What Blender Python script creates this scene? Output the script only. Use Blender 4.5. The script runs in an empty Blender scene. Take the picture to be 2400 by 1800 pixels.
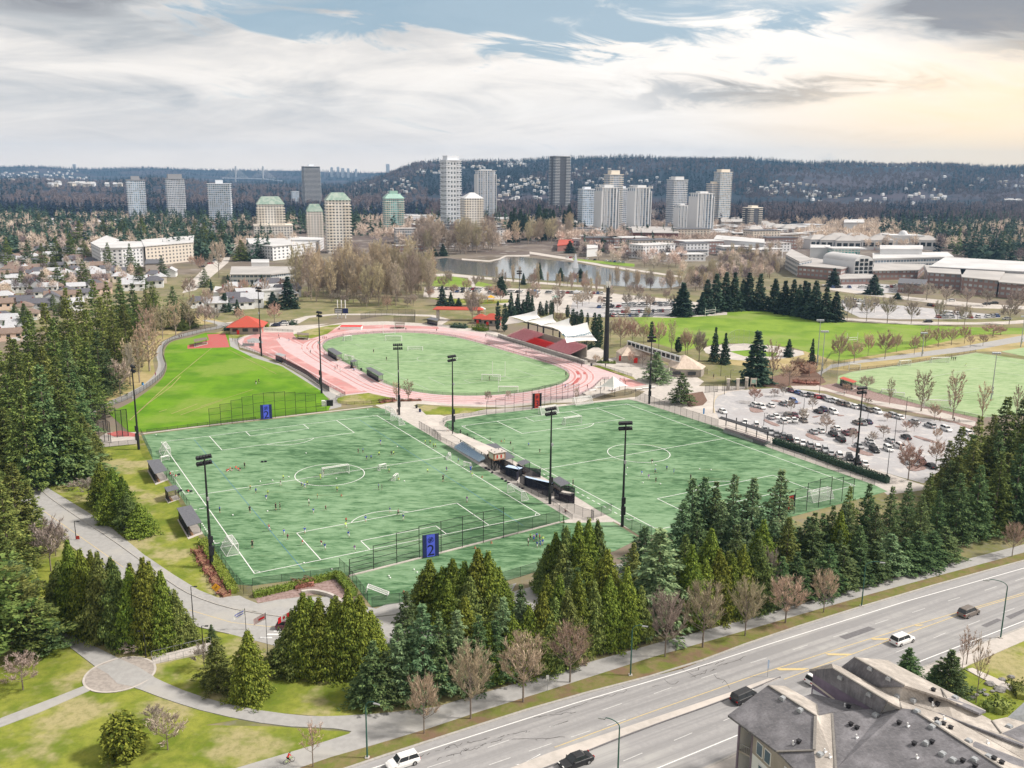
import bpy,bmesh,math,random
import numpy as np
from mathutils import Vector,Matrix
from mathutils.geometry import tessellate_polygon
S=bpy.context.scene
C=S.collection
R=math.radians
random.seed(7)
# ------------------------------------------------------------ camera
F_,PIT,ROL,CH=2150.0,0.2230,0.008,79.0
_fw=Vector((0,math.cos(PIT),-math.sin(PIT))); _r0=Vector((1,0,0)); _u0=_r0.cross(_fw)
_R=math.cos(ROL)*_r0+math.sin(ROL)*_u0
_U=-math.sin(ROL)*_r0+math.cos(ROL)*_u0
cd=bpy.data.cameras.new('camera'); cam=bpy.data.objects.new('camera',cd); C.objects.link(cam)
cd.sensor_width=36; cd.lens=F_/2400*36; cd.clip_start=1; cd.clip_end=60000
cam.matrix_world=Matrix(((_R.x,_U.x,-_fw.x,0),(_R.y,_U.y,-_fw.y,0),(_R.z,_U.z,-_fw.z,CH),(0,0,0,1)))
S.camera=cam
# ------------------------------------------------------------ sun, sky
SUN_AZ, SUN_EL = R(92), R(46)      # azimuth clockwise from the view direction (+Y)
ld=bpy.data.lights.new('sun', 'SUN'); ld.energy=4.6; ld.angle=R(7); ld.color=(1,.93,.84)
sun=bpy.data.objects.new('sun',ld); C.objects.link(sun)
_sd=Vector((math.sin(SUN_AZ)*math.cos(SUN_EL),math.cos(SUN_AZ)*math.cos(SUN_EL),math.sin(SUN_EL)))
sun.rotation_euler=_sd.to_track_quat('Z', 'Y').to_euler()
S.view_settings.view_transform='Standard'; S.view_settings.look='None'
S.view_settings.exposure=0.12; S.view_settings.gamma=1
W=bpy.data.worlds.new('World'); S.world=W; W.use_nodes=True
class N:
    "tiny node-graph helper"
    def __init__(s,tree): s.t=tree; s.n=tree.nodes; s.l=tree.links
    def new(s,ty,**k):
        n=s.n.new(ty)
        for a,b in k.items(): setattr(n,a,b)
        return n
    def put(s,sock,v):
        if v is None: return
        if isinstance(v,bpy.types.NodeSocket): s.l.new(v,sock)
        else:
            if isinstance(v,tuple) and len(v) == 3 and sock.type == 'RGBA': v=(*v,1)
            sock.default_value=v
    def m(s,op,a,b=None,c=None,clamp=False):
        n=s.new('ShaderNodeMath',operation=op,use_clamp=clamp)
        for i,v in enumerate((a,b,c)): s.put(n.inputs[i],v)
        return n.outputs[0]
    def mix(s,f,a,b,bt='MIX'):
        n=s.new('ShaderNodeMix',data_type='RGBA',blend_type=bt)
        s.put(n.inputs[0],f); s.put(n.inputs[6],a); s.put(n.inputs[7],b); return n.outputs[2]
    def noise(s,v,sc,det=4,rough=.55,dist=0.,dim='3D'):
        n=s.new('ShaderNodeTexNoise',noise_dimensions=dim); s.put(n.inputs['Vector'],v)
        n.inputs['Scale'].default_value=sc; n.inputs['Detail'].default_value=det
        n.inputs['Roughness'].default_value=rough; n.inputs['Distortion'].default_value=dist
        return n.outputs[0]
    def ramp(s,f,lo,hi):
        n=s.new('ShaderNodeMapRange',interpolation_type='SMOOTHSTEP'); s.put(n.inputs[0],f)
        s.put(n.inputs[1],lo); s.put(n.inputs[2],hi); return n.outputs[0]
    def comb(s,x,y,z):
        n=s.new('ShaderNodeCombineXYZ')
        for i,v in enumerate((x,y,z)): s.put(n.inputs[i],v)
        return n.outputs[0]
    def sep(s,v):
        n=s.new('ShaderNodeSeparateXYZ'); s.put(n.inputs[0],v); return n.outputs
    def mapping(s,v,sc=(1,1,1),rot=(0,0,0),loc=(0,0,0)):
        n=s.new('ShaderNodeMapping'); s.put(n.inputs[0],v)
        n.inputs['Location'].default_value=loc; n.inputs['Rotation'].default_value=rot; n.inputs['Scale'].default_value=sc
        return n.outputs[0]
def build_world():
    g=N(W.node_tree); g.n.clear()
    out=g.new('ShaderNodeOutputWorld'); bg=g.new('ShaderNodeBackground')
    sky=g.new('ShaderNodeTexSky',sky_type='NISHITA',sun_disc=False)
    sky.sun_elevation=SUN_EL; sky.sun_rotation=SUN_AZ; sky.air_density=1; sky.dust_density=2
    co=g.new('ShaderNodeTexCoord').outputs['Generated']
    x,y,z=g.sep(co)[:]
    az=g.m('ARCTAN2',x,y); el=g.m('ARCSINE',g.m('MAXIMUM',z,-.999))
    # sky position in units of the camera's focal length: a = right, e = up from the horizon
    a=az; e=el
    v1=g.comb(g.m('MULTIPLY',a,2.2),g.m('MULTIPLY',g.m('SUBTRACT',e,g.m('MULTIPLY',a,.10)),13),0)
    n1=g.noise(v1,1.5,6,.58,.6)
    v2=g.comb(g.m('MULTIPLY',a,5),g.m('MULTIPLY',g.m('ADD',e,g.m('MULTIPLY',a,.12)),24),3)
    n2=g.noise(v2,1.6,7,.6,.9)
    v3=g.comb(g.m('MULTIPLY',a,1.2),g.m('MULTIPLY',e,5),8)
    n3=g.noise(v3,2.2,3,.5)
    wa=g.m('ADD',a,g.m('MULTIPLY',g.m('SUBTRACT',n1,.5),.30)); we=g.m('ADD',e,g.m('MULTIPLY',g.m('SUBTRACT',n2,.5),.075))
    def blob(px,py,rx,ry,k=1.0,hard=0.):
        ca=(px-1200)/2150; ce=(412-py)/2150
        d=g.m('ADD',g.m('POWER',g.m('DIVIDE',g.m('SUBTRACT',wa,ca),rx/2150),2.),g.m('POWER',g.m('DIVIDE',g.m('SUBTRACT',we,ce),ry/2150),2.))
        return g.m('MULTIPLY',g.m('EXPONENT',g.m('MULTIPLY',d,-1.)),k)
    def add(*v):
        r=v[0]
        for q in v[1:]: r=g.m('ADD',r,q)
        return r
    # cloud brightness: grey at left, white towards the right of centre
    right=g.ramp(a,-.45,.40)
    t=g.m('MULTIPLY_ADD',g.m('SUBTRACT',n1,.5),1.3,.44)
    t=add(t,g.m('MULTIPLY',g.m('SUBTRACT',n2,.5),.55),g.m('MULTIPLY',right,.34),blob(1750,150,420,130,.55),blob(600,200,500,60,.18),blob(1900,300,500,60,.15),
            blob(250,330,500,60,.12),blob(1050,330,500,40,.05))
    t=g.m('SUBTRACT',t,add(blob(1700,235,250,30,.95),blob(2250,80,300,62,1.6),blob(2330,165,190,20,.7),blob(2380,258,120,14,.6),blob(1960,232,100,12,.35),blob(300,120,420,40,.28),blob(2000,318,260,12,.3)))
    col=g.new('ShaderNodeValToRGB'); g.put(col.inputs[0],t)
    cr=col.color_ramp; cr.elements[0].position=0; cr.elements[0].color=(.30,.31,.34,1)
    cr.elements[1].position=1; cr.elements[1].color=(1.08,1.06,1.03,1)
    for p,c in ((.3,(.52,.55,.58,1)),(.5,(.74,.74,.74,1)),(.72,(.96,.94,.91,1))):
        q=cr.elements.new(p); q.color=c
    cloud=col.outputs[0]
    # warm glow low on the right, where the hidden sun is
    warm=g.m('MULTIPLY',g.ramp(a,.10,.52),g.ramp(we,.155,.03))
    cloud=g.mix(g.m('MULTIPLY',warm,.95),cloud,g.mix(n1,(1.36,.95,.46),(1.32,1.06,.66)))
    hz=g.ramp(e,.075,.0)
    cloud=g.mix(g.m('MULTIPLY',g.m('MULTIPLY',hz,.8),g.m('SUBTRACT',1.,g.ramp(a,.05,.45))),cloud,(1.34,1.18,1.02))
    cloud=g.mix(1.,cloud,(1.04,.985,.93), 'MULTIPLY')
    # openings where the clear sky shows
    op=add(blob(1180,20,480,80,1.35),blob(250,15,330,40,.9),blob(1350,110,240,34,.7),blob(760,75,260,34,.6),blob(1780,70,200,34,.6))
    op=g.ramp(g.m('ADD',op,g.m('MULTIPLY',g.m('SUBTRACT',n2,.5),2.6)),(0.30),1.0)
    clear=g.mix(1.,g.mix(.55,g.mix(1.,sky.outputs[0],(.09,.09,.09), 'MULTIPLY'),(.34,.53,.66)),(1,1,1), 'MULTIPLY')
    c=g.mix(g.m('MULTIPLY',op,.85),cloud,clear)
    # sky dimmed overhead, above the view, so the sun's shadows come out stronger
    up=g.m('MULTIPLY_ADD',g.ramp(e,.22,1.3),-.22,1.)
    c2=g.new('ShaderNodeVectorMath',operation='SCALE'); g.put(c2.inputs[0],c); g.put(c2.inputs['Scale'],up)
    g.put(bg.inputs[0],c2.outputs[0]); bg.inputs[1].default_value=1.0
    g.l.new(bg.outputs[0],out.inputs[0])
build_world()
# ------------------------------------------------------------ projection helpers: a pixel of the 2400x1800 photo <-> the ground
def ray(px,py): return _fw+_R*((px-1200)/F_)+_U*((900-py)/F_)
def G(px,py,z=0.0):
    d=ray(px,py); t=(z-CH)/d.z
    return Vector((d.x*t,d.y*t,z))
def PX(P):
    d=Vector(P)-Vector((0,0,CH)); z=d.dot(_fw)
    return (1200+F_*d.dot(_R)/z,900-F_*d.dot(_U)/z)
def H(base,pytop):
    "height above base at which image row pytop is reached"
    v=(900-pytop)/F_; d=base-Vector((0,0,CH))
    return (v*d.dot(_fw)-d.dot(_U))/(_U.z-v*_fw.z)
def M_per_px(base): return (base-Vector((0,0,CH))).dot(_fw)/F_
CR=dict(c0=(0,340,2.765),c8=(800,340,2.765),c16=(1600,340,2.765),L7=(0,700,2.765),S5=(500,700,3.687),M10=(1050,650,3.687),P16=(1600,650,2.765),
          F2=(300,930,3.318),F2r=(800,930,3.318),F3=(1350,900,3.16),Q4=(0,1050,2.2114),Q5=(650,1350,3.16),Q6=(1300,1250,2.011),R1=(1680,1500,3.072),
          R2=(1030,1000,5.978),R3=(1160,690,4.096),R4=(200,640,4.254),R5=(1400,560,4.424),R6=(1640,860,3.3515),R7=(0,500,5.53),D=(0,0,.92167))
def k(c,x,y):
    o=CR[c]; return (o[0]+x/o[2],o[1]+y/o[2])
def K(c,*p): return [k(c,*q) for q in p]
def GK(c,x,y,z=0.): return G(*k(c,x,y),z)
# ------------------------------------------------------------ materials
def mat(name,c1,c2=None,sc=1.,rough=.85,c3=None,sc3=.1,metal=0.,spec=.3,stretch=None,lo=.35,hi=.65,coord='Object',rnd=0.,bump=0.,c4=None,sc4=1.,trans=0.,fac3=1.):
    m=bpy.data.materials.new(name); m.use_nodes=True
    g=N(m.node_tree); b=m.node_tree.nodes['Principled BSDF']
    b.inputs['Roughness'].default_value=rough; b.inputs['Metallic'].default_value=metal; b.inputs['Specular IOR Level'].default_value=spec
    co=g.new('ShaderNodeTexCoord').outputs[coord]
    col=c1
    if c2 is not None:
        v=g.mapping(co,*stretch) if stretch else co
        n=g.noise(v,sc,5,.6)
        col=g.mix(g.ramp(n,lo,hi),c1,c2)
        if bump:
            bp=g.new('ShaderNodeBump'); bp.inputs[0].default_value=bump; g.put(bp.inputs['Height'],n); g.l.new(bp.outputs[0],b.inputs['Normal'])
    if c3 is not None:
        n=g.noise(co,sc3,4,.6); col=g.mix(g.m('MULTIPLY',g.ramp(n,.5,.68),fac3),col,c3)
    if c4 is not None:
        n=g.noise(g.mapping(co,loc=(31,7,3)),sc4,4,.6); col=g.mix(g.ramp(n,.5,.66),col,c4)
    if rnd:
        oi=g.new('ShaderNodeObjectInfo').outputs['Random']
        hs=g.new('ShaderNodeHueSaturation'); g.put(hs.inputs['Color'],col)
        g.put(hs.inputs['Hue'],g.m('MULTIPLY_ADD',oi,rnd*.12,.5-rnd*.06)); g.put(hs.inputs['Value'],g.m('MULTIPLY_ADD',g.m('FRACT',g.m('MULTIPLY',oi,7.3)),rnd,1-rnd/2)); col=hs.outputs[0]
    g.put(b.inputs['Base Color'],col)
    if trans:
        t=g.new('ShaderNodeBsdfTransparent'); mx=g.new('ShaderNodeMixShader'); mx.inputs[0].default_value=trans
        g.l.new(b.outputs[0],mx.inputs[1]); g.l.new(t.outputs[0],mx.inputs[2]); g.l.new(mx.outputs[0],m.node_tree.nodes['Material Output'].inputs[0])
    return m
def leafmat(name,ca,cb,tr=.15):
    "foliage: colour differs leaf clump by leaf clump and tree by tree"
    m=bpy.data.materials.new(name); m.use_nodes=True; g=N(m.node_tree); b=m.node_tree.nodes['Principled BSDF']
    ge=g.new('ShaderNodeNewGeometry'); oi=g.new('ShaderNodeObjectInfo').outputs['Random']
    col=g.mix(ge.outputs['Random Per Island'],ca,cb)
    hs=g.new('ShaderNodeHueSaturation'); g.put(hs.inputs['Color'],col)
    g.put(hs.inputs['Hue'],g.m('MULTIPLY_ADD',oi,.05,.472)); g.put(hs.inputs['Value'],g.m('MULTIPLY_ADD',g.m('FRACT',g.m('MULTIPLY',oi,5.7)),.65,.80))
    g.put(b.inputs['Base Color'],hs.outputs[0]); b.inputs['Roughness'].default_value=.8; b.inputs['Specular IOR Level'].default_value=.15
    if tr:
        t=g.new('ShaderNodeBsdfTranslucent'); g.put(t.inputs[0],hs.outputs[0]); mx=g.new('ShaderNodeMixShader'); mx.inputs[0].default_value=tr
        g.l.new(b.outputs[0],mx.inputs[1]); g.l.new(t.outputs[0],mx.inputs[2]); g.l.new(mx.outputs[0],m.node_tree.nodes['Material Output'].inputs[0])
    return m
M={}
def P(name,*a,**kw): M[name]=mat(name,*a,**kw)
P('black_metal',(.018,.018,.022),rough=.5); P('grey_metal',(.35,.36,.37),(.28,.29,.3),3,.5); P('white_metal',(.75,.75,.74),rough=.5)
P('galv',(.42,.44,.46),(.34,.36,.38),2,.4,metal=.3); P('green_metal',(.03,.10,.08),rough=.5)
P('net',(.6,.6,.6),rough=.9,trans=.68); P('chainlink',(.03,.03,.035),rough=.6,trans=.66); P('screen',(.008,.009,.014),rough=.8)
P('netting',(.02,.03,.025),rough=.8,trans=.82)
P('windscreen_mesh',(.012,.013,.03),rough=.8,trans=.12)
P('asphalt',(.345,.34,.345),(.305,.30,.305),1.3,.9,c3=(.385,.38,.375),sc3=.05,bump=.1,c4=(.315,.31,.315),sc4=.3)
P('lot_asphalt',(.42,.415,.43),(.37,.365,.38),.8,.9,c3=(.37,.355,.365),sc3=.06,c4=(.50,.48,.475),sc4=.2)
P('path_asphalt',(.37,.365,.36),(.325,.32,.315),1.0,.9,c3=(.38,.37,.35),sc3=.1)
P('concrete',(.52,.48,.45),(.44,.41,.38),.7,.85,c3=(.58,.53,.49),sc3=.1)
P('kerb',(.42,.40,.38),(.34,.33,.31),2,.9)
P('paving',(.38,.34,.31),(.29,.26,.24),1.5,.9)
P('paint',(.80,.80,.80),(.66,.66,.66),6,.7); P('faded_paint',(.50,.50,.50),(.42,.42,.42),3,.8)
P('yellow_paint',(.66,.50,.22),(.50,.42,.26),5,.8); P('blue_paint',(.05,.14,.38),(.06,.2,.22),3,.8)
P('dark_patch',(.17,.165,.175),(.14,.137,.145),2,.9); P('crack',(.06,.055,.055),rough=.9)
P('earth',(.13,.075,.055),(.20,.13,.10),1.6,.95); P('pink_earth',(.34,.25,.24),(.22,.15,.13),1.5,.95)
P('track_red',(.50,.22,.215),(.46,.26,.25),.35,.85,c3=(.62,.36,.35),sc3=.1)
P('track_deep',(.46,.09,.085),(.40,.13,.12),.6,.85)
P('track_pale',(.58,.45,.465),(.52,.40,.41),.5,.85,c3=(.62,.38,.38),sc3=.12)
P('trunk',(.16,.13,.11),(.24,.20,.17),4,.95); P('pale_trunk',(.36,.30,.25),(.24,.20,.17),3,.95)
P('skin',(.50,.32,.24),rough=.7); P('shoe',(.04,.04,.04),rough=.7); P('hair',(.05,.035,.025),rough=.8)
P('glass_dark',(.02,.025,.03),rough=.12,spec=.6); P('glass_blue',(.10,.17,.22),(.05,.09,.13),.3,.2,spec=.6)
P('tyre',(.012,.012,.012),rough=.8); P('rim',(.35,.35,.36),rough=.4,metal=.6); P('tail',(.35,.01,.01),rough=.3); P('head',(.7,.7,.68),rough=.2)
P('shingle',(.125,.12,.135),(.075,.073,.085),9,.95,c3=(.17,.155,.145),sc3=.25,bump=.2)
P('shingle_ridge',(.24,.225,.21),(.19,.18,.17),4,.95)
P('roof_slate',(.14,.145,.165),(.105,.108,.125),3,.8); P('roof_red',(.48,.07,.045),(.40,.09,.06),1.5,.7)
P('roof_tan',(.60,.50,.42),(.50,.41,.34),1.2,.8,stretch=((1,.1,1),(0,0,0),(0,0,0)))
P('fabric',(.86,.85,.84),(.80,.79,.79),.3,.6); P('fabric_grey',(.46,.42,.40),(.40,.37,.35),.3,.8)
P('seat_red',(.75,.035,.03),rough=.6); P('bench_red',(.74,.28,.34),(.80,.46,.50),2,.8); P('bench_blue',(.42,.56,.78),(.55,.66,.82),2,.6)
P('bench_purple',(.33,.24,.27),(.42,.33,.35),2,.7)
P('wall_white',(.72,.73,.74),(.70,.71,.73),.6,.85); P('wall_cream',(.66,.60,.52),(.58,.52,.45),.6,.85); P('wall_purple',(.21,.17,.23),(.17,.14,.19),1,.85)
P('wall_tan',(.36,.32,.29),(.31,.28,.25),1,.85); P('brick',(.28,.13,.11),(.22,.10,.09),2.5,.9); P('wood',(.42,.24,.12),(.33,.18,.09),2,.8)
P('screen_blue',(.10,.14,.78),(.08,.11,.66),2,.6); P('screen_red',(.55,.06,.04),(.50,.05,.035),2,.6)
P('dark_blue',(.02,.03,.12),rough=.7); P('orange',(.34,.17,.10),rough=.6); P('sign_yellow',(.85,.42,.02),rough=.5); P('blue_thing',(.05,.25,.55),rough=.5)
P('text_dark',(.012,.012,.05),rough=.6); P('text_teal',(.12,.28,.38),(.10,.22,.30),2,.6); P('flag_red',(.7,.02,.03),rough=.7); P('flag_white',(.8,.8,.8),rough=.7)
P('rock',(.30,.29,.28),(.18,.17,.17),1.5,.9)
M['leaf_cedar']=leafmat('leaf_cedar',(.035,.070,.010),(.235,.295,.045)); M['leaf_fir']=leafmat('leaf_fir',(.026,.060,.024),(.16,.225,.085))
M['leaf_spruce']=leafmat('leaf_spruce',(.05,.105,.05),(.23,.33,.16)); M['leaf_dark']=leafmat('leaf_dark',(.018,.045,.034),(.075,.12,.078))
M['leaf_olive']=leafmat('leaf_olive',(.035,.066,.016),(.23,.275,.075)); M['leaf_hedge']=leafmat('leaf_hedge',(.09,.15,.025),(.20,.27,.05))
M['leaf_far']=leafmat('leaf_far',(.010,.024,.046),(.028,.050,.080),0); M['leaf_brown']=leafmat('leaf_brown',(.12,.095,.105),(.23,.185,.19),0)  # far greens and browns shifted towards blue: distance haze painted into the colour
M['twig_tan']=leafmat('twig_tan',(.50,.42,.28),(.72,.62,.44),0); M['twig_red']=leafmat('twig_red',(.50,.34,.26),(.70,.53,.43),0)
M['twig_grey']=leafmat('twig_grey',(.40,.34,.30),(.62,.54,.48),0); M['twig_brown']=leafmat('twig_brown',(.44,.36,.30),(.66,.56,.48),0)
M['bush_red']=leafmat('bush_red',(.16,.07,.05),(.30,.15,.11),0)
# ------------------------------------------------------------ mesh helpers
def link(name,me,parent=None,ms=None):
    o=bpy.data.objects.new(name,me); C.objects.link(o)
    if ms is not None:
        for m in (ms if isinstance(ms,(list,tuple)) else [ms]): me.materials.append(M[m] if isinstance(m,str) else m)
    if parent: o.parent=parent
    return o
class MB:
    "collects vertices and faces of one mesh"
    def __init__(s): s.v=[]; s.f=[]; s.mi=[]
    def add(s,vs,fs,mi=0):
        b=len(s.v); s.v += [tuple(v) for v in vs]; s.f += [tuple(b+i for i in f) for f in fs]; s.mi += [mi]*len(fs)
    def box(s,x0,y0,z0,x1,y1,z1,mi=0,T=None):
        vs=[Vector(p) for p in ((x0,y0,z0),(x1,y0,z0),(x1,y1,z0),(x0,y1,z0),(x0,y0,z1),(x1,y0,z1),(x1,y1,z1),(x0,y1,z1))]
        if T is not None: vs=[T @ v for v in vs]
        s.add(vs,[(3,2,1,0),(4,5,6,7),(0,1,5,4),(1,2,6,5),(2,3,7,6),(3,0,4,7)],mi)
    def bar(s,a,b,r,mi=0,n=4,r2=None):
        a=Vector(a); b=Vector(b); d=b-a
        if d.length<1e-6: return
        q=d.to_track_quat('Z', 'Y'); r2=r if r2 is None else r2; vs=[]
        for i in range(n):
            t=2*math.pi*(i+.5)/n; vs.append(a+q @ Vector((math.cos(t)*r,math.sin(t)*r,0)))
        for i in range(n):
            t=2*math.pi*(i+.5)/n; vs.append(b+q @ Vector((math.cos(t)*r2,math.sin(t)*r2,0)))
        s.add(vs,[(i,(i+1) % n,n+(i+1) % n,n+i) for i in range(n)]+[tuple(range(n))[::-1],tuple(range(n,2*n))],mi)
    def quad(s,*p,mi=0): s.add(p,[tuple(range(len(p)))],mi)
    def prism(s,pts,z0,z1,mi=0):
        "upright prism over a polygon of (x, y)"
        pts=[Vector((p[0],p[1])) for p in pts]
        if sum(a.x*b.y-b.x*a.y for a,b in zip(pts,pts[1:]+pts[:1]))<0: pts=pts[::-1]
        n=len(pts); tr=tessellate_polygon([[Vector((p.x,p.y,0)) for p in pts]])
        top=[]
        for t in tr:
            a,b,c=(pts[i] for i in t)
            top.append(t if (b-a).x*(c-a).y-(b-a).y*(c-a).x>0 else t[::-1])
        vs=[(p.x,p.y,z0) for p in pts]+[(p.x,p.y,z1) for p in pts]
        fs=[tuple(n+i for i in t) for t in top]
        if z1>z0: fs += [(i,(i+1) % n,n+(i+1) % n,n+i) for i in range(n)]
        s.add(vs,fs,mi)
    def mesh(s,name,smooth=False):
        me=bpy.data.meshes.new(name); me.from_pydata(s.v,[],s.f)
        if any(s.mi): me.polygons.foreach_set('material_index',s.mi)
        if smooth: me.polygons.foreach_set('use_smooth',[True]*len(s.f))
        me.update(); return me
    def build(s,name,ms,parent=None,smooth=False): return link(name,s.mesh(name,smooth),parent,ms)
def npmesh(name,V,Fq,mats,mi=None):
    "fast mesh from numpy: V (n,3), Fq (m,4)"
    me=bpy.data.meshes.new(name); n=len(Fq); w=Fq.shape[1]
    me.vertices.add(len(V)); me.vertices.foreach_set('co',V.astype(np.float32).ravel())
    me.loops.add(n*w); me.loops.foreach_set('vertex_index',Fq.astype(np.int32).ravel())
    me.polygons.add(n); me.polygons.foreach_set('loop_start',np.arange(0,n*w,w,dtype=np.int32)); me.polygons.foreach_set('loop_total',np.full(n,w,np.int32))
    if mi is not None: me.polygons.foreach_set('material_index',mi.astype(np.int32))
    me.update(calc_edges=True)
    for m in mats: me.materials.append(M[m])
    return me
def empty(name,loc,rz=0.,sc=1.):
    o=bpy.data.objects.new(name,None); C.objects.link(o); o.location=loc; o.rotation_euler=(0,0,rz); o.scale=(sc,sc,sc) if not isinstance(sc,tuple) else sc
    o.empty_display_size=.5
    return o
def struct(o,label=None): o['kind']='structure'; return o
REGS=[]
def reg(o,desc,place,cat,group=None,tiny=False):
    "desc + place, and an ordinal when several read alike, become the label at the end"
    o['category']=cat
    if group: o['group']=group
    REGS.append((o,desc,place,tiny)); return o
def copy_tree(o,parent=None):
    c=o.copy(); C.objects.link(c)
    if parent: c.parent=parent
    for ch in KIDS.get(o.name,[]): copy_tree(ch,c)
    return c
KIDS={}
def proto(root):
    "remember a thing's children so copies need no scene search"
    for ch in root.children:
        KIDS.setdefault(root.name,[]).append(ch); proto(ch)
    return root
USED=set()
def place(root,loc,rz=0.,sc=1.):
    if root.name not in USED: USED.add(root.name); o=root
    else: o=copy_tree(root)
    o.location=loc; o.rotation_euler=(0,0,rz); o.scale=sc if isinstance(sc,tuple) else (sc,sc,sc)
    return o
def rng_poly(poly,n,rnd,sep=0.):
    "n random image points inside an image polygon, spread evenly over the ground it covers"
    g=[G(*p) for p in poly]; xs=[p.x for p in g]; ys=[p.y for p in g]; out=[]; tries=0
    while len(out)<n and tries<n*60:
        tries += 1; x=rnd.uniform(min(xs),max(xs)); y=rnd.uniform(min(ys),max(ys)); c=False; j=len(g)-1
        for i in range(len(g)):
            if (g[i].y>y) != (g[j].y>y) and x<(g[j].x-g[i].x)*(y-g[i].y)/(g[j].y-g[i].y)+g[i].x: c=not c
            j=i
        if c and (not sep or all((x-q.x) ** 2+(y-q.y) ** 2>sep*sep for q in out)): out.append(Vector((x,y,0)))
    return out
def smooth_px(pts,it=2,closed=False):
    "Chaikin corner cutting"
    for _ in range(it):
        n=len(pts); q=[]
        for i in range(n if closed else n-1):
            a=pts[i]; b=pts[(i+1) % n]
            q += [(a[0]*.75+b[0]*.25,a[1]*.75+b[1]*.25),(a[0]*.25+b[0]*.75,a[1]*.25+b[1]*.75)]
        if not closed: q=[pts[0]]+q+[pts[-1]]
        pts=q
    return pts
LAYER=[0.0]
def sheet(name,px,m,z=None,raise_=0.,sm=0,kind='structure'):
    "a ground sheet over an image polygon; with raise_ it is a slab with real edges"
    if sm: px=smooth_px(px,sm,True)
    if z is None: LAYER[0] += .004; z=.02+LAYER[0]
    g=[G(*p) for p in px]; mb=MB()
    mb.prism([(p.x,p.y) for p in g],0 if raise_ else z,z+raise_)
    o=mb.build(name,m); o['kind']=kind; return o
def ribbon(mb,pts,w,z,mi=0):
    "flat strip of width w along ground points"
    pts=[Vector((p[0],p[1],0)) for p in pts]; n=len(pts); L=[]; Rr=[]
    for i in range(n):
        d=(pts[min(i+1,n-1)]-pts[max(i-1,0)]); d.z=0
        if d.length<1e-6: d=Vector((1,0,0))
        d.normalize(); s=Vector((-d.y,d.x,0))*w/2; L.append(pts[i]+s); Rr.append(pts[i]-s)
    for i in range(n-1):
        a,b,c,d=Rr[i],Rr[i+1],L[i+1],L[i]
        mb.add([(q.x,q.y,z) for q in (a,b,c,d)],[(0,1,2,3)],mi)
P('faded_white',(.62,.62,.62),(.50,.50,.50),5,.8)
# ============================================================ the setting: ground, roads, fields
def ground_material():
    m=bpy.data.materials.new('ground'); m.use_nodes=True; g=N(m.node_tree); b=m.node_tree.nodes['Principled BSDF']; b.inputs['Roughness'].default_value=.95; b.inputs['Specular IOR Level'].default_value=.1
    co=g.new('ShaderNodeTexCoord').outputs['Object']
    n1=g.noise(co,.008,5,.6); n2=g.noise(co,.06,5,.65); n3=g.noise(co,.5,4,.7)
    c=g.mix(g.ramp(n2,.38,.62),(.155,.165,.06),(.27,.235,.13))
    c=g.mix(g.ramp(n1,.45,.62),c,(.21,.17,.14))
    c=g.mix(g.ramp(n3,.45,.75),c,(.20,.19,.15))
    y=g.sep(co)[1]
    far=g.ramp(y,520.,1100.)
    fc=g.mix(g.ramp(g.noise(co,.02,5,.65),.42,.6),(.12,.095,.09),(.20,.17,.15)); fc=g.mix(g.ramp(g.noise(co,.05,3,.6),.58,.68),fc,(.33,.31,.30)); n7=g.noise(co,.0022,5,.6); fc=g.mix(g.ramp(y,2150.,2700.),fc,g.mix(g.ramp(n7,.44,.60),(.022,.034,.052),(.07,.06,.078)))  # ground beyond the valley coloured bluish, its haze painted in
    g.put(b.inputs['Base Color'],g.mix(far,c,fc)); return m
M['ground']=ground_material()
def grass(name,a,b_,c,d=None,s=(1.,1.,1.)):
    m=bpy.data.materials.new(name); m.use_nodes=True; g=N(m.node_tree); b=m.node_tree.nodes['Principled BSDF']; b.inputs['Roughness'].default_value=.95; b.inputs['Specular IOR Level'].default_value=.1
    co=g.new('ShaderNodeTexCoord').outputs['Object']
    n2=g.noise(co,.09*s[0],5,.65,.3); n3=g.noise(co,.55*s[1],6,.72); n4=g.noise(g.mapping(co,loc=(50,20,0)),.045*s[2],4,.6)
    col=g.mix(g.ramp(n2,.36,.64),a,b_); col=g.mix(g.m('MULTIPLY',g.ramp(n4,.48,.62),.9),col,c)
    col=g.mix(g.m('MULTIPLY',g.ramp(n3,.40,.72),.55),col,d or c)
    g.put(b.inputs['Base Color'],col)
    bp=g.new('ShaderNodeBump'); bp.inputs[0].default_value=.35; bp.inputs['Distance'].default_value=.3; g.put(bp.inputs['Height'],n3); g.l.new(bp.outputs[0],b.inputs['Normal'])
    M[name]=m
grass('lawn',(.085,.20,.012),(.145,.29,.016),(.20,.29,.05),(.11,.235,.014),(.8,1,.55))
grass('lawn_rugby',(.135,.235,.03),(.215,.32,.045),(.24,.30,.085),(.165,.26,.04),(.6,1,.5))
grass('rough_grass',(.135,.185,.022),(.26,.28,.05),(.38,.33,.18),(.115,.14,.03),(1.6,1.5,1.9))
grass('verge',(.15,.17,.04),(.22,.17,.09),(.19,.12,.085),(.10,.13,.03),(3.2,1.6,3.5))
grass('dry_grass',(.36,.29,.14),(.44,.36,.19),(.27,.26,.10),(.32,.25,.13),(1,1,1))
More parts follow.
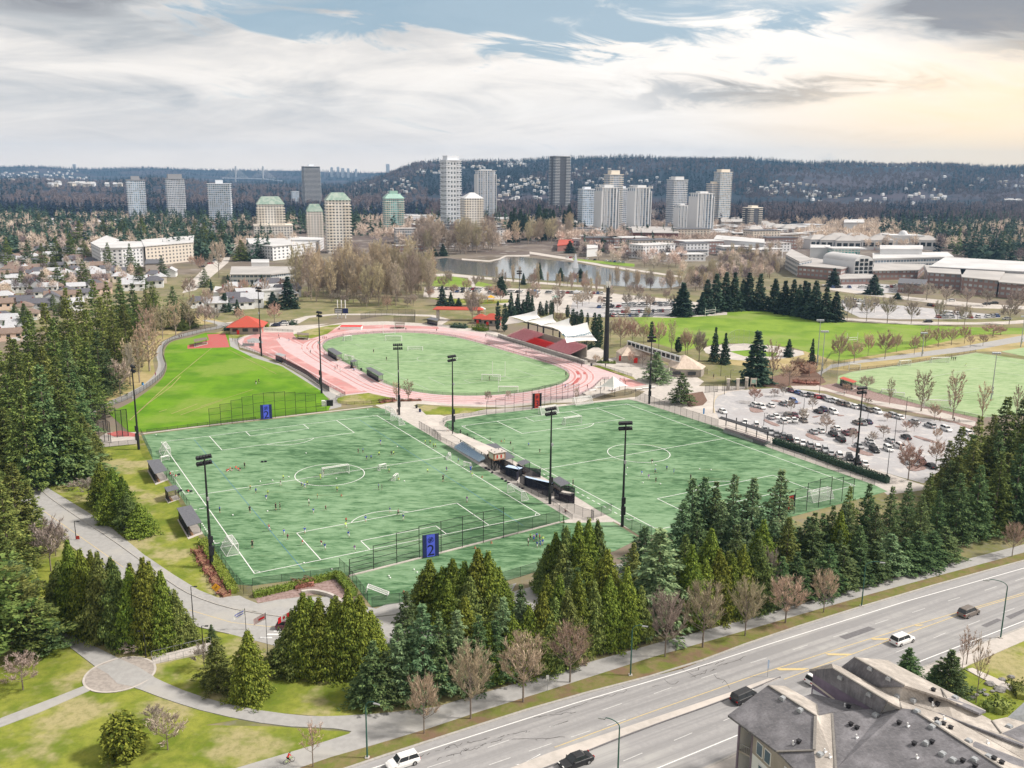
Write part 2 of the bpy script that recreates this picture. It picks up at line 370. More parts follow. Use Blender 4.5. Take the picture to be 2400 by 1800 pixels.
def turf(name,rot,light=(.205,.325,.19),mid=(.105,.205,.10),dark=(.042,.108,.045)):
    m=bpy.data.materials.new(name); m.use_nodes=True; g=N(m.node_tree); b=m.node_tree.nodes['Principled BSDF']; b.inputs['Roughness'].default_value=.8; b.inputs['Specular IOR Level'].default_value=.2
    co=g.new('ShaderNodeTexCoord').outputs['Object']
    v=g.mapping(co,(.16,.42,1),(0,0,rot)); n1=g.noise(v,1.,7,.66,.5)
    n2=g.noise(co,.028,4,.55,.4); n3=g.noise(g.mapping(co,(.35,1.6,1),(0,0,rot+.08)),1.,6,.7,.4)
    t=g.m('ADD',g.m('MULTIPLY',n1,.70),g.m('MULTIPLY',n2,.44)); t=g.m('ADD',t,g.m('MULTIPLY',g.m('SUBTRACT',n3,.5),.62))
    col=g.mix(g.ramp(t,.40,.56),dark,mid); col=g.mix(g.ramp(t,.50,.70),col,light)
    n4=g.noise(g.mapping(co,(.03,.5,1),(0,0,rot+1.5)),1.,5,.7); col=g.mix(g.m('MULTIPLY',g.ramp(n4,.58,.72),.28),col,(.26,.25,.13))
    g.put(b.inputs['Base Color'],col); M[name]=m
turf('turf',.40); turf('turf_pale',.5,(.34,.43,.24),(.27,.37,.19),(.20,.30,.13)); turf('turf_oval',.1,(.28,.40,.22),(.20,.31,.155),(.11,.21,.085))
def water_mat():
    m=bpy.data.materials.new('water'); m.use_nodes=True; g=N(m.node_tree); b=m.node_tree.nodes['Principled BSDF']
    b.inputs['Base Color'].default_value=(.10,.12,.13,1); b.inputs['IOR'].default_value=2.0; b.inputs['Roughness'].default_value=.08; b.inputs['Specular IOR Level'].default_value=1.
    co=g.new('ShaderNodeTexCoord').outputs['Object']; bp=g.new('ShaderNodeBump'); bp.inputs[0].default_value=.05; g.put(bp.inputs['Height'],g.noise(co,.5,3)); g.l.new(bp.outputs[0],b.inputs['Normal']); M['water']=m
water_mat()
# ground: near sheet plus the far valley and the ridges, one height field
RIDGE=((0,425),(780,416),(830,406),(890,393),(960,380),(1040,373),(1200,374),(1400,367),(1600,368),(1750,371),(1900,381),(2100,386),(2500,393))
SKYL=((-200,391),(0,391),(400,394),(700,399),(1000,405),(1400,405),(2500,412))
def row_z(px,tab,D):
    "ground height that shows at the tabled image row, D metres away"
    px=min(2499,max(tab[0][0]+1,px))
    for (a,r0),(b,r1) in zip(tab,tab[1:]):
        if a <= px <= b: r=r0+(r1-r0)*(px-a)/(b-a); break
    d=ray(px,r); return CH+d.z/d.y*D
def far_h(x,y):
    "ground height far away: valley floor, wooded ridge on the right, low ridge on the left"
    d=math.hypot(x,y); px=1200+2210*x/max(y,1)
    def ss(a,b,t): t=min(1,max(0,(t-a)/(b-a))); return t*t*(3-2*t)
    z=0
    crest=row_z(px,RIDGE,4700)-18
    r=ss(2300,4700,d); z += crest*(r ** 1.15)*ss(730,1010,px)
    z += 28*ss(3000,4300,d)*(1-ss(350,900,px))*(1+.3*math.sin(px*.02))
    far=row_z(px,SKYL,9300)-16+4*math.sin(px*.021)
    z += max(0,far-z)*ss(6500,9500,d)*ss(6200,9300,d)
    z += (5*math.sin(x*.006+y*.004)+4*math.sin(x*.013-y*.007))*ss(2500,3600,d)
    return z
def build_ground():
    rows=[-60,40,140,300,600,1000,1500,2000]+[2000+100*i for i in range(1,31)]+[5000+300*i for i in range(1,21)]
    nx=150; V=[]; Fc=[]
    for y in rows:
        hw=max(900,y*.82)
        for i in range(nx+1):
            x=-hw+2*hw*i/nx
            V.append((x,y,far_h(x,y) if y>2000 else 0.0))
    for j in range(len(rows)-1):
        for i in range(nx):
            a=j*(nx+1)+i; Fc.append((a,a+1,a+nx+2,a+nx+1))
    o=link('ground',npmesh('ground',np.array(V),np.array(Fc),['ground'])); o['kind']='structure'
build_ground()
# --- big grassy areas
sheet('dry_ground',K('L7',(430,1110),(700,1106),(940,960),(930,880),(640,940),(600,770),(820,640),(1010,500),(990,400),(1040,280),(1250,180),(1450,150),(1250,90),(900,120),(600,500),(300,900)), 'dry_grass')
sheet('park_grass',K('Q4',(150,150),(500,-60),(740,-60),(1040,480),(1110,640),(1210,780),(1120,780),(1000,735),(900,660),(740,550),(560,400),(400,300),(210,190)), 'rough_grass')
sheet('park_grass',K('Q4',(-250,500),(200,400),(350,480),(1000,900),(1230,960),(1330,1060),(1700,1100))+[(1130,1620),(1030,1655),(905,1673),(776,1681),(650,1671),(480,1700),(650,1703),(832,1717),(700,1800),(-200,1900),(-300,1500)], 'rough_grass',sm=0)
# --- main road
def road_surface():
    m=M['asphalt']; g=N(m.node_tree); b=m.node_tree.nodes['Principled BSDF']; src=b.inputs['Base Color'].links[0].from_socket
    d=G(2400,1400)-G(1600,1690); co=g.new('ShaderNodeTexCoord').outputs['Object']; v=g.mapping(g.mapping(co,rot=(0,0,-math.atan2(d.y,d.x))),(.012,.75,1)); n=g.noise(v,1.,5,.6)
    v2=g.mapping(g.mapping(co,rot=(0,0,-math.atan2(d.y,d.x))),(.35,1.5,1)); n2=g.noise(v2,1.,5,.7)
    c=g.mix(g.m('MULTIPLY',g.ramp(n,.40,.62),.75),src,(.245,.242,.248)); c=g.mix(g.m('MULTIPLY',g.ramp(n2,.58,.72),.4),c,(.40,.395,.385)); g.put(b.inputs['Base Color'],c)
road_surface()
road_n=[(2560,1274),(2400,1315),(2115,1394),(1797,1493),(1598,1568),(1300,1645),(1030,1731),(871,1783),(640,1862)]
road_s=[(900,2010),(1545,1850),(1733,1765),(1960,1655),(2166,1563),(2400,1470),(2600,1395)]
sheet('near_ground',[(640,1862),(500,2000),(900,2100),(2700,2100),(2800,1350),(2600,1395)] , 'rough_grass',z=.012)
sheet('main_road',road_n+road_s, 'asphalt')
sheet('near_sidewalk',[(1545,1850),(1733,1765),(1960,1655),(2166,1563),(2400,1470),(2600,1395),(2640,1420),(2400,1503),(2270,1560),(2200,1600),(2030,1690),(1800,1850),(1650,1900)], 'concrete',z=.0,raise_=.13)
# verge and kerb, path
path_u=[(2560,1237),(2400,1277),(2046,1369),(1747,1453),(1524,1513),(1330,1568),(1125,1628),(1023,1658)]
path_l=[(2560,1255),(2400,1296),(2046,1392),(1747,1479),(1524,1543),(1283,1620),(1125,1669),(998,1711),(871,1749),(776,1776),(700,1802),(560,1850)]
sheet('road_verge',path_l+[(p[0],p[1]) for p in road_n[::-1]], 'verge',z=0.0,raise_=.12)
def kerb_line(px,w,z,m='kerb',h=.15,name='kerb',sm=1):
    g=[G(*p) for p in smooth_px(px,sm)]; mb=MB()
    for a,b in zip(g,g[1:]):
        d=(b-a);
        if d.length<.01: continue
        d.normalize(); s=Vector((-d.y,d.x,0))*w/2
        mb.prism([(a+s).xy,(b+s).xy,(b-s).xy,(a-s).xy],0.0,h)
    o=mb.build(name,m); o['kind']='structure'; return o
kerb_line([(p[0],p[1]-1) for p in road_n],.45,0,h=.15)
kerb_line(road_s[1:],.35,0,h=.16)
sheet('footpath',path_u+smooth_px([(1023,1658),(903,1673),(776,1681),(700,1679),(565,1660),(452,1629),(357,1588),(330,1570)],1)+smooth_px([(300,1611),(312,1611),(393,1642),(497,1674),(650,1703),(776,1708),(800,1711),(832,1717),(776,1735),(713,1755),(560,1800)],1)+[(400,1860)]+path_l[::-1], 'path_asphalt',z=.0,raise_=.14)
sheet('footpath',smooth_px(K('Q4',(500,1140),(330,1010),(280,920),(200,830),(130,770),(60,690),(0,600)),1)+smooth_px(K('Q4',(60,600),(100,690),(150,775),(230,855),(330,930),(450,1010),(620,1095)),1), 'path_asphalt',z=0,raise_=.136)
sheet('footpath',K('Q4',(470,1222),(300,1290),(0,1405),(-200,1470),(-200,1530),(0,1450),(200,1375),(350,1310),(520,1235)), 'path_asphalt',z=0,raise_=.133)
pl=G(*k('Q4',622,1175)); plr=(G(*k('Q4',802,1172))-G(*k('Q4',442,1178))).length/2
mb=MB(); mb.prism([(pl.x+plr*math.cos(t*.131),pl.y+plr*math.sin(t*.131)) for t in range(48)],0,.146); mb.build('plaza', 'paving')['kind']='structure'
mb=MB()
ribbon(mb,[(pl.x+(plr-.15)*math.cos(t*.131),pl.y+(plr-.15)*math.sin(t*.131)) for t in range(49)],.35,.152); mb.build('plaza_edging', 'concrete')['kind']='structure'
sheet('plaza_inlay',K('Q4',(500,1140),(620,1095),(720,1140),(800,1190),(690,1240),(610,1225),(560,1175)), 'path_asphalt',z=.156)
# --- park drive, sidewalk, driveway
drive_n=[(60,1105),(97,1152),(172,1206),(253,1258),(335,1317),(407,1371),(452,1397),(529,1424),(610,1439),(678,1448),(760,1450),(881,1447),(936,1441),(1030,1425),(1150,1400),(1300,1362),(1440,1325),(1600,1290)]
drive_s=[(1640,1320),(1440,1380),(1300,1420),(1150,1465),(936,1515),(760,1523),(659,1518),(538,1486),(448,1466),(330,1400),(230,1330),(158,1272),(106,1233),(40,1175),(-60,1090),(0,1060)]
sheet('park_drive',drive_n+drive_s, 'path_asphalt')
sheet('park_sidewalk',[(90,1131),(181,1186),(253,1231),(335,1299),(407,1348),(466,1384),(511,1402),(561,1397),(590,1412),(592,1434)]+[(529,1423),(452,1396),(407,1370),(335,1316),(253,1257),(172,1205),(97,1151),(60,1104)], 'path_asphalt',z=0,raise_=.13)
kerb_line(drive_n[:10],.3,0,h=.15)
kerb_line(drive_s[7:13],.3,0,h=.15)
sheet('driveway',[(561,1399),(605,1416),(650,1407),(707,1400),(790,1400),(830,1415),(881,1428),(905,1418),(1150,1385),(1210,1368),(1200,1386),(1030,1424),(936,1440),(881,1446),(760,1449),(678,1447),(612,1438),(590,1432)], 'path_asphalt',z=0,raise_=.128)
sheet('planting_bed',[(604,1414),(595,1395),(700,1368),(795,1346),(812,1352),(830,1400),(836,1412),(790,1400),(750,1392),(707,1398),(650,1406)], 'pink_earth',z=.02)
# --- the plaza between the fields, and the stadium surroundings
sheet('plaza',K('F2r',(290,55),(640,30),(560,70),(800,150),(1120,100),(1700,60),(2300,0))+[(1530,905),(1760,905),(1700,935),(1683,979),(1817,1026),(2034,1095),(2190,1145),(2080,1160),(2050,1137),(1809,1052),(1682,1001),(1492,940),(1472,936),(1400,943),(1252,959),(1140,972),(1047,987),(1041,998),(1060,1011),(1146,1049),(1207,1081),(1282,1123),(1342,1159),(1400,1195),(1454,1200),(1520,1262),(1437,1222),(1420,1245),(1312,1222),(1336,1216),(1222,1147),(1140,1102),(1059,1051),(902,961),(880,950)], 'concrete',z=.016)
sheet('lawn_path',K('L7',(1450,240),(1500,250),(1640,250),(1540,290),(1550,330),(1680,370),(1830,430),(1900,470),(2130,600),(2212,640),(2212,700),(2130,720),(2100,690),(2140,650),(2060,600),(1830,440),(1640,385),(1540,335),(1490,325)), 'path_asphalt',z=.024)
sheet('jogging_path',smooth_px(K('L7',(1470,165),(1440,190),(1330,210),(1200,245),(1110,265),(1055,310),(1050,380),(1082,440),(1040,520),(860,640),(700,700),(560,760),(520,800)),2)+smooth_px(K('L7',(440,800),(560,710),(700,670),(900,580),(1000,500),(1030,430),(1010,370),(1020,315),(1075,262),(1200,222),(1330,195),(1440,172),(1300,140),(1340,135),(1480,160)),2), 'path_asphalt',z=.03)
sheet('grass_field',[(302,1012),(339,1012),(473,997),(601,982),(770,962),(778,945),(752,916),(662,859),(593,838),(557,820),(540,812),(535,782),(481,780)]+smooth_px(K('L7',(1240,250),(1110,275),(1070,320),(1062,380),(1090,440),(1050,530),(900,640),(820,690),(700,740)),2), 'lawn')
sheet('running_surface_patch',K('R4',(1018,755),(1018,722),(1235,670),(1215,612),(1395,602),(1440,740)), 'track_deep')
sheet('grass_edge',K('S5',(0,300),(180,250),(420,275),(250,330),(200,345),(130,340),(100,300)), 'rough_grass',z=.03)
# stadium
apron=K('S5',(420,250),(700,240),(740,250),(980,230),(1130,205),(1500,195),(2000,225),(2300,270))+K('M10',(300,440),(500,500),(1200,735),(1450,690),(1600,700),(2100,830),(2212,900),(2100,1000),(1800,1000),(1550,960),(1400,1000),(1150,1080),(900,1085),(500,1125),(0,1110))+K('S5',(1600,900),(1500,880),(1500,860),(1800,860),(1340,800),(1100,860),(700,620),(480,500),(230,420),(210,340),(420,270))
sheet('stadium_apron',apron, 'concrete',z=.012)
oval_in=[(755,808),(757,818),(771,829),(798,844),(852,873),(899,898),(934,910),(988,921),(1050,927),(1131,928),(1226,921),(1294,907),(1326,895),(1336,884),(1332,872),(1308,859),(1267,846),(1186,823),(1104,798),(1042,785),(961,779),(880,781),(807,787),(771,796)]
track_out=K('S5',(230,400),(210,370),(250,340),(400,290),(690,290),(700,330),(830,350),(950,320),(1040,260),(1130,235),(1480,225),(1960,240),(2100,275))+K('M10',(0,450),(300,480),(600,580),(900,680),(1150,745),(1400,810),(1720,930),(1590,950),(1540,945),(1420,880),(1330,880),(1260,960),(1100,1035),(850,1070),(500,1106),(0,1095))+K('S5',(1810,880),(1500,850),(1340,820),(1130,830),(1000,760),(800,655),(620,555),(440,490),(400,470),(300,430))
sheet('running_track',track_out, 'track_pale',z=.03)
OV=[G(*p) for p in smooth_px(oval_in,3,True)]
def offs(pts,d):
    n=len(pts); out=[]
    for i in range(n):
        t=(pts[(i+1) % n]-pts[i-1]); t.z=0; t.normalize(); out.append(pts[i]+Vector((t.y,-t.x,0))*d)
    return out
_area=sum(a.x*b.y-b.x*a.y for a,b in zip(OV,OV[1:]+OV[:1])); SG=1 if _area>0 else -1
lanes=MB()
for q,w in ((2.2,.9),(4.7,.8),(7.1,.9),(9.6,.7)):
    c=offs(OV,SG*q); ribbon(lanes,c+c[:1],w,.036+q*1e-4)
lanes.build('track_lanes', 'track_red')['kind']='structure'
lw=MB()
for q in range(9):
    c=offs(OV,SG*(.5+q*1.22)); ribbon(lw,c+c[:1],.06,.045+q*1e-4)
lw.build('lane_lines', 'paint')['kind']='structure'
sheet('track_area',K('S5',(255,385),(270,340),(400,293),(690,293),(705,335),(830,352),(900,345),(830,365),(760,400),(590,330),(540,350),(620,450),(900,610),(1330,805),(1130,828),(1000,758),(800,652),(620,553),(450,490),(400,465)), 'track_red',z=.05)
sheet('track_area',K('S5',(960,310),(1050,262),(1130,238),(1480,228),(1940,243),(1950,262),(1480,255),(1200,268),(1050,295)), 'track_red',z=.05)
sheet('track_area',K('M10',(1480,870),(1560,880),(1710,928),(1590,948),(1540,930)), 'track_red',z=.05)
st=MB()
for a,b in (((575,375),(1290,800)),((600,350),(1380,790)),((640,350),(1400,760)),((700,360),(1420,720)),((500,440),(1130,800)),((450,460),(1050,770))):
    ribbon(st,[GK('S5',*a),GK('S5',*b)],.9,.056)
st.build('sprint_lanes', 'track_pale')['kind']='structure'
sheet('javelin_fan',K('S5',(300,380),(290,355),(340,340),(410,350),(430,385)), 'grey_metal',z=.06)
for q in (((1100,812),(1125,812),(1142,840),(1118,842)),((1165,822),(1190,822),(1192,840),(1172,838)),((1118,868),(1145,866),(1120,905),(1062,935),(1085,905))): sheet('track_marking',K('M10',*q), 'track_deep',z=.06)
sheet('grass_island',K('S5',(690,312),(820,268),(1000,232),(1110,222),(1060,252),(985,305),(840,345),(720,340)), 'rough_grass',z=.064)
sheet('grass_island',K('S5',(1065,880),(1075,860),(1130,840),(1340,815),(1500,850),(1600,880),(1450,915),(1250,925),(1080,905)), 'rough_grass',z=.064)
sheet('grass_island',K('F2r',(600,85),(640,65),(900,85),(1130,95),(1000,125),(780,140),(660,140)), 'rough_grass',z=.03)
sheet('grass_strip',K('M10',(1230,760),(1300,760),(1600,860),(1640,900),(1500,850)), 'rough_grass',z=.03)
mb=MB(); c=OV; mb.prism([(p.x,p.y) for p in offs(OV,-SG*.1)],.05,.05); mb.build('stadium_turf', 'turf_oval')['kind']='structure'
# artificial turf fields
sheet('turf_field',[(331.6,1020),(473,1002),(601,987),(873,955.6),(900,958),(1059,1050),(1140,1102),(1222,1147),(1336,1216),(1312,1223),(1056,1290),(818,1350),(794,1346),(592,1373),(556,1370),(481,1258),(421,1159),(357,1075)], 'turf',z=.03)
sheet('practice_turf',[(818,1352),(1056,1292),(1312,1226),(1437,1224),(1500,1262),(1440,1292),(1267,1337),(1177,1364),(950,1412),(872,1424),(845,1388)], 'turf',z=.034)
sheet('turf_field',[(1047,987),(1140,972),(1252,959),(1400,943.5),(1472,936.4),(1492,940),(1682,1001),(1809,1052),(2050,1137),(2080,1152),(1853,1212),(1502,1258),(1454,1226),(1400,1195),(1342,1159),(1282,1123),(1207,1081),(1146,1049),(1061,1011),(1041,998)], 'turf',z=.038)
sheet('turf_field',K('P16',(1010,640),(1100,612),(1480,558),(1900,488),(2212,533),(2600,590),(2600,960),(2212,880),(1920,912),(1600,842),(1240,742),(1130,700),(1000,690)), 'turf_pale',z=.03)
sheet('turf_field',K('P16',(2060,480),(2212,455),(2500,430),(2500,560),(2300,530),(2120,492)), 'turf_pale',z=.034)
kerb_line([(818,1351),(1056,1291),(1312,1225)],.5,0,h=.25,name='low_wall',m='concrete')
kerb_line([(331,1017),(473,999),(601,984),(873,953)],.9,0,h=.06,name='low_wall',m='concrete')
# field lines
def field_map(nl,nr,fr,fl,W_,L_):
    q=[G(*p) for p in (nl,nr,fr,fl)]
    def f(u,v):
        s=u/W_+.5; t=v/L_+.5
        return q[0]*(1-s)*(1-t)+q[1]*s*(1-t)+q[2]*s*t+q[3]*(1-s)*t
    return f
def pitch_lines(f,W_,L_,z,w=.2,r=9.15,gd=5.5,name='pitch_marking',hide=None):
    mb=MB(); b=20.16; d=16.5; g_=9.16
    def ln(*p,w=w): ribbon(mb,[f(*a) for a in p],w,z)
    e=w/2
    ln((-W_/2-e,-L_/2),(W_/2+e,-L_/2)); ln((-W_/2-e,L_/2),(W_/2+e,L_/2)); ln((-W_/2,-L_/2),(-W_/2,L_/2)); ln((W_/2,-L_/2),(W_/2,L_/2)); ln((-W_/2,0),(W_/2,0))
    ribbon(mb,[f(r*math.cos(t*math.pi/32),r*math.sin(t*math.pi/32)) for t in range(65)],w,z+.002)
    for s in (-1,1):
        for bb,dd in ((b,d),(g_,gd)):
            y0=s*L_/2; y1=s*(L_/2-dd)
            ln((-bb,y0),(-bb,y1)); ln((bb,y0),(bb,y1)); ln((-bb-e,y1),(bb+e,y1))
        cy=s*(L_/2-11); a0=math.asin(5.5/9.15)
        ribbon(mb,[f(9.15*math.cos(a0+(math.pi-2*a0)*t/20),cy-s*9.15*math.sin(a0+(math.pi-2*a0)*t/20)) for t in range(21)],w,z)
        for sx in (-1,1):
            ribbon(mb,[f(sx*(W_/2-1.2*math.cos(t*math.pi/12)),s*(L_/2-1.2*math.sin(t*math.pi/12))) for t in range(7)],w*.7,z)
    o=mb.build(name, 'paint'); o['kind']='structure'; return o
f2=field_map((596.3,1344.4),(1266.2,1206.7),(883.1,973.7),(377.8,1036.1),68.2,104)
pitch_lines(f2,68.2,104,.045)
f3=field_map((1541.5,1241.8),(2004.4,1138),(1468.7,946.8),(1081.8,998.7),66.8,100)
pitch_lines(f3,66.8,100,.05)
mb=MB()
for f,xs in ((f2,(-25,27)),):
    for x in xs: ribbon(mb,[f(x,-56),f(x,50)],.12,.042)
mb.build('pitch_marking', 'blue_paint')['kind']='structure'
mb = MB()   # dashed coaching boxes
for f,x0,x1,y0,y1 in ((f2,-37.5,-34.8,-33,-10),(f2,-37,-34.8,2,22),(f3,-35.6,-33.8,-42,0)):
    n=18
    for i in range(n):
        t=y0+(y1-y0)*i/n; ribbon(mb,[f(x0,t),f(x0,t+(y1-y0)/n*.5)],.25,.046)
    for y in (y0,y1): ribbon(mb,[f(x0,y),f(x0+.9,y)],.25,.046); ribbon(mb,[f(x0+1.4,y),f(x1,y)],.25,.046)
mb.build('pitch_marking', 'paint')['kind']='structure'
fo=field_map(k('S5',1890,770),k('M10',965,828),k('S5',2070,328),k('S5',990,415),1,1)
def lines_px(name,c,segs,w,m,z):
    mb=MB()
    for s in segs: ribbon(mb,[GK(c,*p) for p in s],w,z)
    o=mb.build(name,m); o['kind']='structure'; return o
lines_px('pitch_marking', 'S5',[((990,415),(2090,325)),((990,415),(1860,785)),((1340,575),(2190,500)),((1230,395),(1330,440),(2000,385)),((1900,345),(2000,385)),((1860,685),(2000,750)),((1860,685),(2250,640)),((1230,530),(1750,520))],.16, 'faded_paint',.06)
lines_px('pitch_marking', 'M10',[((60,510),(965,828)),((965,828),(0,935)),((0,825),(570,790)),((570,790),(740,850)),((480,850),(540,875)),((140,890),(260,875)),((140,890),(200,915)),((0,680),(430,655))],.16, 'faded_paint',.064)
oc=GK('S5',1935,518); rr=(GK('S5',2110,518)-GK('S5',1760,518)).length/2
mb=MB(); ribbon(mb,[(oc.x+rr*math.cos(t*.131),oc.y+rr*math.sin(t*.131)) for t in range(49)],.16,.066); mb.build('pitch_marking', 'faded_paint')['kind']='structure'
mb=MB()
for a in (((1100,620),(1480,562),(1900,490)),((1900,490),(2212,570)),((1020,660),(1250,728),(2300,985)),((1560,655),(1900,590),(2212,640)),((1500,790),(1900,740),(2212,790))): ribbon(mb,[GK('P16',*p) for p in a],.2,.05)
mb.build('pitch_marking', 'faded_paint')['kind']='structure'
lines_px('field_marking', 'L7',[((840,790),(960,680),(1110,570),(1170,505)),((880,750),(1000,640),(1130,520),(1370,322)),((1480,330),(1790,488)),((1110,748),(1280,683)),((1170,755),(1440,660)),((1030,735),(1080,720)),((1640,590),(1300,700))],.28, 'dry_grass',.1)
# road paint
def dashes(c,L,w,m,z=.06,name='road_marking'):
    mb=MB()
    for a,b in L: ribbon(mb,[GK(c,*a),GK(c,*b)],w,z)
    o=mb.build(name,m); o['kind']='structure'; return o
dashes('Q6',[((77,962),(168,932)),((-20,912),(65,885)),((225,835),(317,803)),((245,908),(335,877)),((468,757),(550,728)),((690,685),(765,660)),((923,612),(1000,588)),((1122,550),(1193,527)),((1312,490),(1380,468)),((1510,428),(1572,408)),((1685,375),(1745,355)),((1853,320),(1910,303)),((2027,270),(2083,252)),((2170,225),(2225,207)),
    ((323,1075),(413,1037)),((562,978),(648,942)),((795,885),(860,858)),((1607,562),(1665,540)),((1785,495),(1843,470)),((1948,434),(2005,412)),((2110,375),(2167,355))],.13, 'faded_white')
dashes('Q5',[((1557,1273),(1717,1217)),((2013,1122),(2157,1075)),((1863,1300),(2030,1243)),((1567,1402),(1727,1347)),((1110,1422),(1280,1367))],.14, 'faded_white')
def line(px,w,m,z=.06,name='road_marking'):
    mb=MB(); ribbon(mb,[G(*p) for p in px],w,z); o=mb.build(name,m); o['kind']='structure'
line([(2500,1303),(2400,1332),(2120,1411),(1800,1511),(1600,1575),(1350,1648),(1300,1664),(1030,1750),(881,1799),(800,1826)],.22, 'paint')
line([(1500,1817),(1544,1800),(1733,1722),(1960,1631),(2163,1548),(2400,1456),(2500,1418)],.2, 'paint')
line(K('Q6',(0,1010),(430,852),(940,672),(1040,640),(1270,566),(1490,497),(1690,435),(1980,350),(2212,282),(2300,255)),.16, 'yellow_paint')
line(K('Q6',(1080,690),(1240,630),(1560,512),(1740,445),(2000,352),(2212,290)),.16, 'yellow_paint',.064)
for q in (((1040,637),(1200,637),(1175,646),(1060,648)),((1275,567),(1400,569),(1385,577),(1290,576)),((1490,496),(1580,496),(1560,504),(1500,503)),((1695,434),(1742,431),(1728,437),(1705,439))): sheet('road_marking',K('Q6',*q), 'yellow_paint',z=.068)
sheet('road_patch',K('Q6',(1340,488),(1480,440),(1513,452),(1372,502)), 'dark_patch',z=.05)
sheet('road_patch',K('Q6',(2010,435),(2085,402),(2108,410),(2035,444)), 'dark_patch',z=.05)
sheet('road_patch',K('Q6',(2125,393),(2212,357),(2230,365),(2150,405)), 'dark_patch',z=.05)
sheet('road_arrow',K('Q5',(1755,1395),(1800,1398),(1830,1385),(1930,1330),(1948,1318),(1948,1326),(1860,1370),(1852,1383),(1810,1412),(1790,1418),(1790,1404)), 'paint',z=.068)
med=[(1828,1589),(1824,1592),(1708,1638),(1484,1717),(1300,1792),(1150,1850),(1100,1840),(1290,1765),(1484,1700),(1700,1628),(1800,1592)]
sheet('median',med, 'concrete',z=0,raise_=.15)
kerb_line([(1829,1588),(1708,1639),(1484,1718),(1300,1793),(1150,1851)],.18,0,h=.19,m='dark_patch')  # dark-coloured strip stands in for the shadow along the median kerb
cr=MB(); rc=random.Random(3)
for c,a,b,n in (('Q5',(1050,1340),(1280,1270),12),('Q5',(1230,1270),(1870,1150),26),('Q5',(1150,1370),(1700,1200),22),('Q5',(1700,1215),(2130,1195),10),('Q6',(640,680),(900,580),16),('Q6',(460,725),(600,700),8),('Q6',(0,850),(340,740),14),('Q6',(590,632),(665,680),3),('Q6',(750,665),(815,712),3),('Q6',(640,650),(800,600),10),('Q5',(1900,1050),(2212,1010),10),('Q5',(1380,1300),(1500,1270),8)):
    p=[]
    for i in range(n+1):
        t=i/n; j=9 if 0<i<n else 0
        p.append((a[0]+(b[0]-a[0])*t+rc.uniform(-j,j),a[1]+(b[1]-a[1])*t+rc.uniform(-j,j)*.8))
        if rc.random()<.35 and i: ribbon(cr,[GK(c,*p[-1]),GK(c,p[-1][0]+rc.uniform(-25,25),p[-1][1]+rc.uniform(-22,22))],.05,.055)
    for u,v in zip(p,p[1:]):
        if rc.random()<.8: ribbon(cr,[GK(c,*u),GK(c,*v)],rc.uniform(.05,.10),.055)
o=cr.build('road_crack', 'crack'); o['kind']='structure'
# park drive paint
line(K('Q4',(230,330),(500,520),(640,620)),.14, 'yellow_paint',.05); line(K('Q4',(980,840),(1200,905),(1380,925),(1520,935)),.14, 'yellow_paint',.05)
for a in ((1350,980),(1385,963),(1420,946),(1455,930)): sheet('crossing_stripe',K('Q4',a,(a[0]+60,a[1]),(a[0]+62,a[1]+7),(a[0]-2,a[1]+7)), 'paint',z=.05)
# car park
sheet('car_park',K('P16',(205,840),(205,800),(225,765),(280,745),(420,728),(680,713),(930,758),(1250,860),(1600,918),(1760,945),(1900,1000),(1800,1150),(1560,1335),(1400,1292),(1200,1232),(600,1042),(230,908)), 'lot_asphalt',z=.03)
line(K('P16',(205,880),(200,840),(205,800),(225,768),(285,745)),.2, 'yellow_paint',.05)
sheet('promenade',K('P16',(700,700),(860,690),(900,700),(1000,685),(1130,700),(1240,742),(1600,842),(1920,912),(1900,960),(1880,985),(1760,945),(1600,900),(1250,830),(930,740),(720,712)), 'pink_earth',z=.02)
sheet('promenade_paving',K('P16',(700,705),(870,700),(1000,740),(1250,800),(1620,860),(1900,935),(1890,965),(1600,895),(1250,825),(930,735),(720,722)), 'concrete',z=.03)
sheet('garden_bed',K('P16',(500,700),(560,650),(700,610),(850,600),(900,640),(930,680),(860,705),(700,700),(640,725)), 'earth',z=.034)
sheet('tree_bed',K('P16',(0,790),(0,760),(130,740),(160,800),(130,830),(40,840)), 'earth',z=.034)
sheet('long_path',K('P16',(930,590),(960,565),(1200,530),(1500,490),(1800,450),(2100,395),(2212,375),(2300,370),(2300,405),(2120,430),(1850,480),(1500,520),(1150,555),(960,590),(880,640),(840,660),(820,640)), 'path_asphalt',z=.03)
sheet('dry_ground',K('P16',(150,450),(800,480),(1000,545),(1500,462),(1900,372),(2300,360),(2400,500),(2212,480),(1900,480),(1480,555),(1100,605),(900,600),(600,590),(200,560)), 'dry_grass',z=.014)
sheet('rugby_grass',K('P16',(-320,255),(0,262),(250,222),(480,205),(800,262),(1050,290),(1600,312),(2000,328),(2400,330),(2400,365),(1900,372),(1500,462),(1200,510),(1000,545),(860,500),(700,450),(300,425),(130,445),(0,480),(-200,420)), 'lawn_rugby',z=.02)
sheet('ball_diamond',K('P16',(130,460),(200,440),(400,428),(600,445),(780,480),(790,500),(700,520),(500,540),(400,540),(280,530),(150,490)), 'concrete',z=.026)
sheet('diamond_grass',K('P16',(300,480),(450,470),(620,490),(600,515),(400,512)), 'lawn',z=.03)
